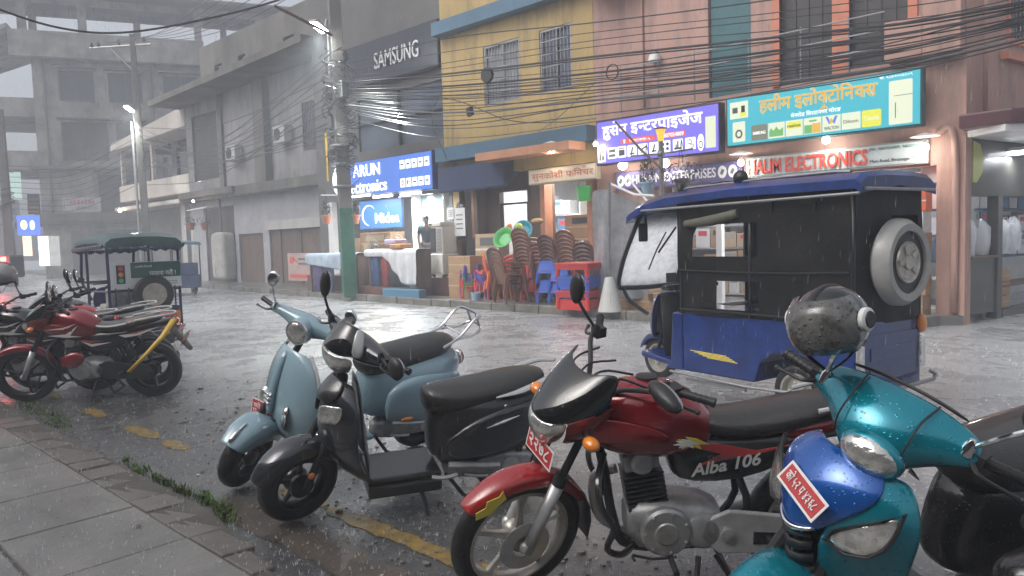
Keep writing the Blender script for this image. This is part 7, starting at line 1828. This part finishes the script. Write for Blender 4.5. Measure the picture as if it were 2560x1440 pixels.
# hanging pots on rods beside the pole
def pot(px, py, Y, label, r=.14, potM=None, leaf='shrub', fs=.2):
    t = thing('hanging_plant', label, 'plant', oy(px, py, Y)); potM = potM or mat('terracotta', (.42, .17, .10), .6)
    g = MB(); g.lathe([(.01, 0), (r*.65, 0), (r, r*1.5), (r*1.15, r*1.5), (r*1.15, r*1.8), (r*.95, r*1.8), (r*.9, r*1.5), (.01, r*1.4)], n=18); g.build('pot', potM, t)
    g = MB(); random.seed(px)
    for k in range(150):
        a = random.uniform(0, 6.28); rr = fs*random.uniform(.1, 1)**.6; z = r*1.7+random.uniform(-.1 if leaf == 'bush' else .02, fs*1.1 if leaf == 'bush' else .55)*(1-.4*rr/fs)
        c = V((rr*math.cos(a), rr*math.sin(a), z)); u = V((random.uniform(-1, 1), random.uniform(-1, 1), random.uniform(-.3, 1))).normalized(); v_ = u.cross(V((.3, .5, .8))).normalized(); s_ = .045
        g.add([c-v_*s_*.35, c+u*s_, c+v_*s_*.35, c-u*s_], [(0, 1, 2, 3)])
    g.build('foliage', mat('dark_leaf', (.035, .065, .03), .5, var=.6, vs=20) if leaf != 'bush' else mat('brown_leaf', (.075, .06, .04), .6, var=.6, vs=15), t, smooth=0)
    g = MB()
    for s in (-1, 0, 1): g.tube([(s*r, .05, r*1.8), (0, 0, r*1.8+.7)], .006, 4)
    g.build('hanger', WIRE, t)
    return t
pot(817, 560, 11.9, 'terracotta pot with upright plant hanging left of the big pole', fs=.14); pot(888, 560, 11.9, 'terracotta pot with upright plant hanging right of the big pole', fs=.14)
o = MB().tube([oy(803, 488, 11.9), oy(846, 488, 11.85), oy(905, 487, 11.9)], .018, 6).build('hanging_bar', WHITEP); tag(o, 'thin white bar carrying two hanging pots at the pole', 'bar')
# ornamental lamp post with baskets
base = V((oy(1656, 600, 11.75).x, 11.75, .15))
t = thing('garden_lamp_post', 'slim ornamental post with orange lantern and hanging baskets', 'lamp post', base)
zt = oy(1660, 352, 11.75).z-.15; zb = oy(1655, 384, 11.75).z-.15
g = MB(); g.tube([(0, 0, 0), (0, 0, zt)], .045, 10); g.tube([(-.65, 0, zb+.02), (0, 0, zb), (.65, 0, zb+.02)], .018, 6); g.tube([(-.25, 0, zb), (-.3, 0, zb-.18), (-.42, 0, zb-.12)], .012, 6, 3); g.lathe([(.06, zb-.05), (.07, zb), (.06, zb+.05)], n=10); g.build('post', mat('grey_post', (.2, .2, .2), .4, metal=.4), t)
g = MB(); g.lathe([(.045, zt), (.085, zt+.2), (.10, zt+.21)], n=8); g.build('lantern', mat('amber_lantern', (.8, .36, .03), .3, emit=.9, ec=(.9, .4, .04)), t, smooth=0); g = MB(); g.lathe([(.12, zt+.21), (.11, zt+.24), (.02, zt+.25)], n=8); g.build('lantern_cap', BLACKM, t)
pot(1618, 487, 11.7, 'pale blue pot hanging from left arm of ornamental post', .13, mat('pale_blue_pot', (.25, .36, .46), .45), fs=.15); pot(1705, 480, 11.7, 'bushy brown basket hanging from right arm of ornamental post', .13, mat('dark_pot', (.06, .05, .04), .6), 'bush', .38)
o = MB().tube([oy(1538, 304, 11.6), oy(1600, 372, 11.6), oy(1662, 430, 11.6)], .022, 6).build('leaning_rod', WOOD); tag(o, 'thin bare rod leaning across the purple sign to ornamental post', 'rod')
# cone based stand holding the tarpaulin
cb = G(1525, 778)
t = thing('parasol_stand', 'white cone based stand on the far pavement', 'stand', cb)
g = MB(); g.lathe([(.23, 0), (.225, .02), (.09, .6), (.08, .64), (.02, .65)], n=24); g.build('base', mat('white_fibreglass', (.55, .55, .53), .35, coat=.5, var=.2, vs=4), t)
g = MB(); g.tube([(0, 0, .6), (.05, 0, 2.4)], .03, 8); g.build('pole', STEEL, t)
rows = []
for i in range(17):
    u = i/16; xt, xb_ = -.62+1.35*u, -.75+1.45*u; zt_ = 2.3-.55*max(0, u-.25)
    rows.append([(xt+(xb_-xt)*v_+.03*math.sin(11*u)*v_, .35+.5*v_*(.25-abs(u-.5)*.3)+.15*math.sin(15*u+2*v_)*v_, zt_+(.15-zt_)*v_) for v_ in (0, .12, .3, .55, .8, .97)])
o = MB().grid(rows).build('tarpaulin', mat('grey_plastic_sheet', (.30, .315, .33), .22, coat=.9, var=.4, vs=4, alpha=.95, wet=.3, bs=30), sub=1); o.location = cb; tag(o, 'grey plastic tarpaulin hanging beside the white cone stand', 'tarpaulin')
g = MB(); g.tube([cb+V((-.1, .2, 2.4)), cb+V((.5, .15, 2.15)), cb+V((.95, .1, 2.1))], .025, 6); g.tube([cb+V((.3, .2, 2.5)), cb+V((.9, .1, 1.9))], .02, 6); tag(g.build('white_rods', WHITEP), 'white folding rods above the grey tarpaulin', 'rods')

# shop shelves
def shelf_rack(name, label, x0, x1, y, z0, levels, dz, dp=.4, m=WHITEP):
    t = thing(name, label, 'shelf', ((x0+x1)/2, y, z0)); hw = (x1-x0)/2
    for k in range(levels): g = MB(); g.bx(-hw, hw, 0, dp, k*dz, k*dz+.03); g.build('shelf', m, t, smooth=0)
    for x in (-hw-.03, hw): g = MB(); g.bx(x, x+.03, 0, dp, 0, levels*dz); g.build('upright', m, t, smooth=0)
    return t
random.seed(77)
def stock(x0, x1, y, z0, levels, dz, label, group, ms, fill=.9):
    for k in range(levels):
        x = x0
        while x < x1-.15:
            w_ = random.uniform(.22, .5); h_ = dz*random.uniform(.55, .9)
            if x+w_ > x1: break
            if random.random() < fill:
                m_ = random.choice(ms); t = carton((x+w_/2, y+.2, z0+k*dz+.032), w_-.02, .34, h_, m_, label, 0, random.choice((PRINTR, PRINTB, PRINTG, None, DARKINK)), group=group, tape=False)
            x += w_
PRINTR = mat('red_carton_print', (.55, .05, .06), .5); PRINTB = mat('blue_carton_print', (.12, .25, .5), .5); PRINTG = mat('grey_carton_print', (.3, .32, .34), .5)
shelf_rack('shelf_rack', 'white shelf rack behind the blue rickshaw in lit shop', -6.8, -3.4, 14.05, .15, 5, .5); stock(-6.75, -3.45, 14.0, .15, 5, .5, 'printed carton on shelves of the shop behind blue rickshaw', 'cartons in shop behind the rickshaw', [WCARD, WCARD, CARD2, WCARD])
shelf_rack('shelf_rack', 'white shelf rack in the shop behind the tarpaulin', -9.4, -6.9, 15.6, .15, 5, .52); stock(-9.35, -6.95, 15.55, .15, 5, .52, 'printed carton on shelves behind the grey tarpaulin', 'cartons in shop behind the tarpaulin', [WCARD, CARD, CARD2])
for k in range(6): carton((-3.55+.02*(k % 2), 13.0, .15+.33*k), .55, .42, .32, [CARD, CARD, CARD2, CARD, WCARD, mat('orange_carton', (.65, .12, .04), .5)][k], ['lowest carton of the pile right of the blue rickshaw', 'second carton from ground in the pile right of the rickshaw', 'third carton from the ground in the pile right of the rickshaw', 'fourth carton from ground in the pile right of the rickshaw', 'white carton second from top of pile right of rickshaw', 'orange carton on top of the pile right of blue rickshaw'][k], 4*(k % 2)-2)
shelf_rack('shelf_rack', 'shelf rack inside electronics shop by the standing man', -16.0, -14.9, 15.6, .62, 4, .55); stock(-15.95, -14.95, 15.55, .62, 4, .55, 'printed carton on shelves behind the standing man', 'cartons in electronics shop', [WCARD, WCARD, CARD2, mat('red_carton', (.4, .06, .07), .5)])
shelf_rack('shelf_rack', 'shelf rack seen through the furniture shop door', -13.1, -12.1, 15.4, .5, 4, .55); stock(-13.05, -12.15, 15.35, .5, 4, .55, 'printed carton seen through the furniture shop door', 'cartons in furniture shop', [WCARD, WCARD, mat('blue_carton', (.1, .2, .35), .5)])
# corner shop counter goods
def sp_(s, t_, z): p = P0+d*s+nrm*t_; return V((p.x, p.y, z))
for lv in range(4):
    for k in range(11):
        if random.random() < .95: carton(sp_(.3+.36*k, -.62, 1.0+.42*lv), .3, .28, random.uniform(.26, .38), random.choice([WCARD, WCARD, WCARD, mat('blue_carton')]), 'white printed carton on shelves of the corner shop', 77, random.choice([PRINTR, PRINTR, PRINTG]), group='cartons on corner shop shelves', tape=False)
for lv in range(4):
    o = MB(); side(o, .15, 4.3, .965+.42*lv, .99+.42*lv, -.8, -.44); tag(o.build('shop_shelf', mat('blue_shelf', (.06, .09, .2), .5), smooth=0), ['lowest blue shelf in corner shop', 'second blue shelf from the bottom in corner shop', 'third blue shelf from the bottom in corner shop', 'highest blue shelf in corner shop'][lv], 'shelf')
for k, (s_, z_) in enumerate(((.5, 1.06), (.95, 1.06), (1.7, 1.06), (2.1, 1.1))):
    t = thing('wrapped_fan', ('fan wrapped in clear plastic at left end of corner shop counter', 'second plastic wrapped fan left of the dark shop post', 'plastic wrapped fan just right of the dark shop post', 'last plastic wrapped fan furthest from the pink corner')[k], 'fan', sp_(s_, -.2, z_), rad(77))
    random.seed(k); rows = [[(.22*math.cos(a)*q+random.uniform(-.03, .03), -.12*math.sin(a)*q+random.uniform(-.02, .02), zq) for a in [2*PI*j/12 for j in range(13)]] for zq, q in ((0, .8), (.15, 1), (.3, 1.05), (.45, .9), (.55, .5), (.6, .1))]
    g = MB(); g.grid(rows); g.build('plastic_wrap', mat('clear_plastic_wrap', (.62, .63, .66), .2, coat=1, alpha=.8, bump=.6, bs=14), t, smooth=30)
    g = MB(); g.lathe([(.01, .0), (.09, .01), (.16, .05)], (0, 0, .3), 'Y', 16); g.build('hub', WHITEP, t)
o = MB(); side(o, .2, 1.15, 1.022, 1.05, -.6, .02); side(o, 1.4, 5, .5, .53, -.6, -.1); tag(o.build('shop_counter', WOOD, smooth=0), 'wooden counter top of the corner shop', 'counter')
for k in range(3): carton(sp_(1.62, -.3, .14+.22*k), .5, .34, .2, CARD, ('lowest long carton right of the dark shop post', 'middle long carton right of the dark shop post', 'upper long carton right of the dark shop post')[k], 77)
pts = [(.0, -.3), (.12, -.3), (.3, -.14), (.34, .06), (.22, .3), (.0, .34)]
g = MB(); q0 = sp_(.2, 0, 2.52); g.add([q0+d*a*1.0+V((0, 0, b_)) +nrm*.0 for a, b_ in pts]+[q0+d*a+V((0, 0, b_))+nrm*.02 for a, b_ in pts], [tuple(range(6)), tuple(range(11, 5, -1))]+[(i, (i+1) % 6, (i+1) % 6+6, i+6) for i in range(6)]); tag(g.build('yellow_sign', mat('dull_yellow', (.5, .5, .12), .5), smooth=0), 'dull yellow half octagon sign on the corner shop front', 'sign')

# ---- things by the grey building
o = MB().body([(-.5, .78, .2, .7, 6), (-.48, .78, .3, .77, 6), (0, .8, .34, .8, 7), (.46, .78, .3, .77, 6), (.5, .76, .2, .7, 6)], 24).build('wrapped_bundle', mat('dirty_white_sheet', (.48, .46, .43), .8, var=.4, vs=3, bump=.6, bs=5), sub=1); o.location = G(546, 706)+V((0, .3, .1)); o.scale = (1.2, 1, 1.25); tag(o, 'tall bundle wrapped in dirty white sheet by the shuttered wall', 'bundle')
t = thing('notice_board', 'red and white printed board standing on pavement before wooden doors', 'sign', oy(750, 702, 13.4)); g = MB(); g.bx(-.75, .75, 0, .05, 0, .95); b = g.build('board', mat('pinkish_board', (.5, .36, .33), .6, var=.3, vs=3), t, smooth=0)
g = MB(); g.bx(-.62, .66, -.004, -.001, .1, .22); g.bx(-.6, -.35, -.004, -.001, .6, .82); g.box((-.25, -.003, .7), (.3, .002, .06), rotm('Y', 25)); g.build('red_print', RINK, b, smooth=0)
for k in range(2): g = MB(); g.bx(-.05, .65, -.004, -.001, .55+.16*k, .62+.16*k); g.build('print', GREYINK, b, smooth=0)
for i, (px, py, m_, lb, s_) in enumerate(((585, 700, mat('dark_green_bin', (.03, .07, .05), .5), 'dark green bin right of the white bundle', (.55, .45, .95)), (615, 702, mat('green_sack', (.07, .13, .07), .8), 'green sack beside the squatting person', (.4, .4, .8)), (690, 703, mat('dark_red_crate', (.1, .03, .035), .6), 'dark red box right of the squatting person', (1.0, .5, .75)), (720, 700, mat('dark_blue_box', (.04, .05, .09), .6), 'dark blue box left of red and white board', (.6, .45, .8)))):
    t = thing('storage_box', lb, 'box', G(px, py)+V((0, .3, 0))); g = MB(); g.loft([rings_box(s_[0]/2*.9, s_[1]/2*.9, 0), rings_box(s_[0]/2, s_[1]/2, s_[2]*.9)]); g.build('body', m_, t, smooth=30); g = MB(); g.loft([rings_box(s_[0]/2*1.06, s_[1]/2*1.06, s_[2]*.9+.002), rings_box(s_[0]/2*1.02, s_[1]/2*1.02, s_[2])]); g.build('lid', m_, t, smooth=30)
for px, lb in ((478, 'round topped planter on the lit post at the grey building, left one'), (512, 'planter with red flowers on the post beside the white bundle')): pot(px, 575, 13.0, lb, .16, fs=.28, leaf='bush')
o = MB().tube([(-.9, 0, 0), (.9, 0, .05)], .03, 6).build('hanging_bar', WHITEP); o.location = oy(492, 524, 13.0); tag(o, 'white bar carrying planters in front of the small balcony building', 'bar')
bulb('hanging_bulb', 'small amber bulb under the balcony building canopy', 300, 526, 14.2, .09, 10, (1, .55, .2), est=15, loc=oy(300, 526, 14.0)); bulb('hanging_bulb', 'tiny warm bulb on the post near the white bundle', 483, 503, 13.4, .05, 4, (1, .7, .4))
# far left glow of a vehicle's rear lamp and lit shop doors
t = thing('tail_lamp', 'red glowing rear lamp of a vehicle far down the road', 'lamp', dep(8, 648, 30)); g = MB(); g.box((0, 0, 0), (.5, .1, .18)); g.build('lens', mat('lit_red_lamp', (1, .08, .06), .4, emit=14, ec=(1, .07, .05)), t, smooth=0, bevel=.03); g = MB(); g.box((0, .3, -.3), (1.6, .5, .9)); g.build('vehicle_back', DARKIN, t, smooth=0, bevel=.08)
li = bpy.data.lights.new('lamp_light', 'POINT'); li.energy = 60; li.color = (1, .1, .08); lo = bpy.data.objects.new('lamp_light', li); col.objects.link(lo); lo.parent = t; lo.location = (-.1, -.4, 0)
for i, (x0, x1, m_, lb) in enumerate(((100, 120, mat('lit_doorway', (.8, .8, .75), .5, emit=1.3), 'bright narrow shop doorway under corner building'), (126, 146, mat('lit_shelf', (.5, .5, .48), .5, emit=.6, var=.7, vs=2), 'dimly lit shop shelves under the corner building'), (60, 76, mat('lit_warm', (.9, .7, .45), .5, emit=1.2), 'warm lit doorway below small blue sign'))):
    t, hw, h = far_board('lit_doorway', lb, x0, 590, x1, 665 if i < 2 else 640, 44 if i < 2 else 41, m_, 'doorway')
# ---------------------------------------------------------------- people
SKIN = mat('brown_skin', (.22, .12, .08), .5)
def skin_obj(name, pts, edges, radii, m, parent, root=0, sub=2):
    me = bpy.data.meshes.new(name); me.from_pydata(pts, edges, []); me.materials.append(m)
    o = bpy.data.objects.new(name, me); col.objects.link(o)
    if parent: o.parent = parent
    md = o.modifiers.new('skin', 'SKIN'); md.use_smooth_shade = True
    for i, r in enumerate(radii):
        v = me.skin_vertices[0].data[i]; v.radius = r if isinstance(r, tuple) else (r, r); v.use_root = (i == root)
    s = o.modifiers.new('sub', 'SUBSURF'); s.levels = sub; s.render_levels = sub
    return o
def person(label, p, rz, J, shirtM, trouM, scale=1.0, group=None):
    """J: joints by name; limbs are grown over them"""
    t = thing('person', label, 'person', p, rad(rz)); t.scale = (scale,)*3
    pts, ed, ra, ix = [], [], [], {}
    def v(n, r): ix[n] = len(pts); pts.append(J[n]); ra.append(r)
    for n, r in (('pelvis', (.13, .10)), ('waist', (.12, .09)), ('chest', (.15, .11)), ('neck', .05), ('jaw', (.062, .07)), ('head', (.075, .092)), ('crown', (.06, .07))): v(n, r)
    for a, b in (('pelvis', 'waist'), ('waist', 'chest'), ('chest', 'neck'), ('neck', 'jaw'), ('jaw', 'head'), ('head', 'crown')): ed.append((ix[a], ix[b]))
    for s in 'lr':
        for n, r in (('sho', .055), ('elb', .04), ('wri', .026), ('hip', .085), ('kne', .058), ('ank', .04), ('toe', .035)): v(s+n, r)
        ed += [(ix['chest'], ix[s+'sho']), (ix[s+'sho'], ix[s+'elb']), (ix[s+'elb'], ix[s+'wri']), (ix['pelvis'], ix[s+'hip']), (ix[s+'hip'], ix[s+'kne']), (ix[s+'kne'], ix[s+'ank']), (ix[s+'ank'], ix[s+'toe'])]
        w_, e_ = V(J[s+'wri']), V(J[s+'elb']); dr = (w_-e_).normalized(); sd = dr.cross(V((0, 0, 1)) if abs(dr.z) < .9 else V((0, 1, 0))).normalized(); up = sd.cross(dr)
        k = len(pts); pts.append(tuple(w_+dr*.05)); ra.append((.03, .018)); ed.append((ix[s+'wri'], k))
        for f in range(4):
            q = w_+dr*.085+sd*(.027-.018*f); b = len(pts); L_ = (.062, .072, .068, .052)[f]
            pts += [tuple(q), tuple(q+dr*L_*.55-up*.008), tuple(q+dr*L_-up*.022)]; ra += [.009, .0085, .0075]; ed += [(k, b), (b, b+1), (b+1, b+2)]
        q = w_+dr*.03+sd*.035; b = len(pts); pts += [tuple(q), tuple(q+dr*.03+sd*.018-up*.01), tuple(q+dr*.055+sd*.014-up*.02)]; ra += [.011, .010, .008]; ed += [(ix[s+'wri'], b), (b, b+1), (b+1, b+2)]
    body = skin_obj('body', pts, ed, ra, SKIN, t)
    def sub_(names, edges, radii, nm, m):
        jj = {n: i for i, n in enumerate(names)}
        return skin_obj(nm, [J[n] for n in names], [(jj[a], jj[b]) for a, b in edges], radii, m, t)
    mid = lambda a, b, u: tuple(V(J[a])+(V(J[b])-V(J[a]))*u)
    for s in 'lr': J[s+'slv'] = mid(s+'sho', s+'elb', .75); J[s+'cuf'] = mid(s+'kne', s+'ank', .92)
    J['nb'] = mid('chest', 'neck', .6)
    sub_(['pelvis', 'waist', 'chest', 'nb', 'lsho', 'lslv', 'rsho', 'rslv'], [('pelvis', 'waist'), ('waist', 'chest'), ('chest', 'nb'), ('chest', 'lsho'), ('lsho', 'lslv'), ('chest', 'rsho'), ('rsho', 'rslv')], [(.15, .12), (.14, .11), (.165, .125), .07, .075, .062, .075, .062], 'shirt', shirtM)
    sub_(['pelvis', 'lhip', 'lkne', 'lcuf', 'rhip', 'rkne', 'rcuf'], [('pelvis', 'lhip'), ('lhip', 'lkne'), ('lkne', 'lcuf'), ('pelvis', 'rhip'), ('rhip', 'rkne'), ('rkne', 'rcuf')], [(.14, .115), .10, .072, .062, .10, .072, .062], 'trousers', trouM)
    h, c = V(J['head']), V(J['crown']); up = (c-V(J['jaw'])).normalized()
    fw = V(J.get('face', (0, -1, 0))).normalized(); sd = up.cross(fw).normalized(); fw = sd.cross(up)
    B = Matrix((sd, -fw, up)).transposed().to_4x4()
    g = MB(); M = Matrix.Translation(h) @ B; g.xf = M
    g.ell((0, .018, .045), (.088, .098, .085), 16, 10); g.ell((0, .06, 0), (.08, .06, .08), 14, 8); g.build('hair', mat('black_hair', (.012, .011, .01), .5), t)
    g = MB(M); g.ell((0, -.108, -.012), (.014, .02, .025), 10, 8); g.build('nose', SKIN, body)
    for s in (-1, 1):
        g = MB(M); g.ell((.083*s, .01, -.01), (.012, .022, .03), 8, 6); g.build('ear', SKIN, body)
        g = MB(M); g.ell((.032*s, -.088, .012), (.013, .008, .007), 8, 6); g.build('eye', mat('eye_dark', (.02, .015, .012), .3), body)
    g = MB(M); g.ell((0, -.094, -.055), (.024, .008, .007), 10, 6); g.build('mouth', mat('lips', (.2, .08, .07), .5), body)
    for s in 'lr':
        g = MB(); a, b = V(J[s+'ank']), V(J[s+'toe']); g.body([(0, .0, .01, .01)], 8) if False else g.ell((a+b)/2+V((0, 0, -.02)), (.05, .13, .035), 12, 8, Matrix.Rotation(math.atan2((b-a).y, (b-a).x)-PI/2, 4, 'Z')); g.build('sandal', PLAS2, t)
    return t
J = dict(pelvis=(0, 0, .92), waist=(0, .0, 1.08), chest=(0, .01, 1.32), neck=(0, .0, 1.47), jaw=(0, -.02, 1.54), head=(0, -.02, 1.61), crown=(0, -.01, 1.68), face=(0, -1, 0),
         lsho=(.18, .01, 1.40), lelb=(.22, .0, 1.12), lwri=(.16, -.2, 1.12), rsho=(-.18, .01, 1.40), relb=(-.23, .04, 1.12), rwri=(-.22, -.05, .87),
         lhip=(.09, 0, .88), lkne=(.10, -.02, .48), lank=(.10, .03, .08), ltoe=(.12, -.14, .045), rhip=(-.09, 0, .88), rkne=(-.10, .0, .48), rank=(-.11, .06, .08), rtoe=(-.13, -.11, .045))
person('man in dark green shirt and grey trousers standing at the shop entrance', V((oy(1070, 690, 12.95).x, 12.95, .62)), 62, J, mat('dark_green_shirt', (.045, .07, .075), .7), mat('grey_trousers', (.17, .16, .17), .75), .95)
J2 = dict(pelvis=(0, .1, .26), waist=(0, .14, .40), chest=(0, .02, .62), neck=(0, -.04, .76), jaw=(0, -.08, .81), head=(0, -.09, .88), crown=(0, -.08, .95), face=(0, -1, -.2),
          lsho=(.18, .0, .68), lelb=(.24, -.2, .5), lwri=(.12, -.4, .42), rsho=(-.18, .0, .68), relb=(-.24, -.2, .5), rwri=(-.12, -.4, .42),
          lhip=(.1, .08, .25), lkne=(.17, -.3, .42), lank=(.15, -.08, .08), ltoe=(.17, -.25, .045), rhip=(-.1, .08, .25), rkne=(-.17, -.3, .42), rank=(-.15, -.08, .08), rtoe=(-.17, -.25, .045))
person('person in pink top squatting by the wall of the grey building', G(640, 700)+V((0, .2, 0)), 150, J2, mat('pink_top', (.42, .19, .19), .75), mat('dark_red_cloth', (.15, .05, .05), .75), 1.1)

# yellow strap lashed over the seat of the parked red motorcycle
g = MB(); g.grid([[dep(428, 797, 7.6), dep(444, 797, 7.6)], [dep(400, 840, 7.5), dep(414, 841, 7.5)], [dep(360, 885, 7.42), dep(371, 886, 7.42)], [dep(316, 930, 7.4), dep(326, 931, 7.4)]]); tag(g.build('strap', mat('yellow_strap', (.5, .33, .04), .5), solid=.01, smooth=30), 'yellow strap slanting over the tail of the parked dark red motorcycle', 'strap')
# ---------------------------------------------------------------- splashes and falling drops
WATER = mat('falling_water', (.75, .78, .82), .15, alpha=.5, coat=1)
random.seed(99)
g = MB(); n = 0
while n < 12000:
    D = 2.2+33*random.random()**1.5; px = random.uniform(-60, 2620)
    p = CAM+(_R*((px-1280)/FOC)+V((_F.x, _F.y, 0)).normalized())*D
    x, y = p.x, p.y
    if y < -.5 or y > 11.2: continue
    z = .034 if y < 1.8 else .002
    h = random.uniform(.008, .026)*(1+D*.035); r = h*random.uniform(.4, .9); k = random.choice((3, 4)); a0 = random.uniform(0, 6)
    for j in range(k):
        a = a0+2*PI*j/k; q = random.uniform(.6, 1.1); dx, dy = math.cos(a), math.sin(a); w_ = .0022+.00012*D
        b = V((x+dx*r*.3, y+dy*r*.3, z)); t_ = V((x+dx*r*q, y+dy*r*q, z+h*q))
        g.add([b-V((dy, -dx, 0))*w_, b+V((dy, -dx, 0))*w_, t_], [(0, 1, 2)])
    n += 1
tag(g.build('rain_splashes', WATER, smooth=0), kind='stuff')['label'] = 'small white splashes of rain on the wet ground'
DROP = mat('rain_drop', (.85, .87, .9), .1, alpha=.26, coat=1)
g = MB()
for i in range(7500):
    D = 2.6+13*random.random()**.8
    p = CAM+(_R*random.uniform(-.75, .75)+_U*random.uniform(-.45, .42)+_F)*D
    if p.z < .05 or p.y > 13: continue
    l = random.uniform(.02, .055); w_ = random.uniform(.0006, .001)
    g.add([p+V((-w_, -w_, 0)), p+V((w_, -w_*.5, 0)), p+V((0, w_, 0)), p+V((l*.06, 0, l)), p-V((0, 0, l*.35))], [(0, 1, 3), (1, 2, 3), (2, 0, 3), (1, 0, 4), (2, 1, 4), (0, 2, 4)])
tag(g.build('rain', DROP, smooth=0), kind='stuff')['label'] = 'falling raindrops'

# every loose piece of these parts becomes a part of its own
def islands(o):
    bm = bmesh.new(); bm.from_mesh(o.data); seen = set(); out = []
    for v in bm.verts:
        if v in seen: continue
        st, isl = [v], []
        seen.add(v)
        while st:
            a = st.pop(); isl.append(a)
            for e in a.link_edges:
                b = e.other_vert(a)
                if b not in seen: seen.add(b); st.append(b)
        out.append(isl)
    if len(out) > 1:
        for isl in out[1:]:
            b2 = bmesh.new(); mp = {v: b2.verts.new(v.co) for v in isl}
            for f in {f for v in isl for f in v.link_faces}:
                nf = b2.faces.new([mp[v] for v in f.verts]); nf.smooth = f.smooth
            me = bpy.data.meshes.new(o.name); b2.to_mesh(me); b2.free()
            for m in o.data.materials: me.materials.append(m)
            c = o.copy(); c.data = me; col.objects.link(c)
        bmesh.ops.delete(bm, geom=[v for isl in out[1:] for v in isl], context='VERTS'); bm.to_mesh(o.data)
    bm.free()
for o in list(col.objects):
    if o.type == 'MESH' and o.parent and o.name.split('.')[0] in ('drain_pipe', 'pilaster', 'shop_post', 'post', 'terrace_column', 'footpeg', 'column', 'side_window', 'fork_slider', 'castor', 'knob', 'rear_column', 'lamp_knob', 'boarded_opening', 'junction_box', 'window_hood', 'rain_pipe', 'window_bar'):
        islands(o)
# ---------------------------------------------------------------- rain-heavy air
g = MB(); g.bx(-115, 14, -12, 60, -1, 30)
hz = g.build('haze', bpy.data.materials.new('rain_haze'), smooth=0)
tag(hz, kind='stuff'); hz['label'] = 'grey rain haze filling the street'
hm = hz.data.materials[0]; hm.use_nodes = True
nn = hm.node_tree.nodes
for q in list(nn):
    if q.type == 'BSDF_PRINCIPLED': nn.remove(q)
pv = nn.new('ShaderNodeVolumePrincipled')
pv.inputs['Color'].default_value = (.82, .87, .96, 1)
pv.inputs['Density'].default_value = 0.008
pv.inputs['Anisotropy'].default_value = 0.0
hm.node_tree.links.new(pv.outputs[0], nn['Material Output'].inputs['Volume'])
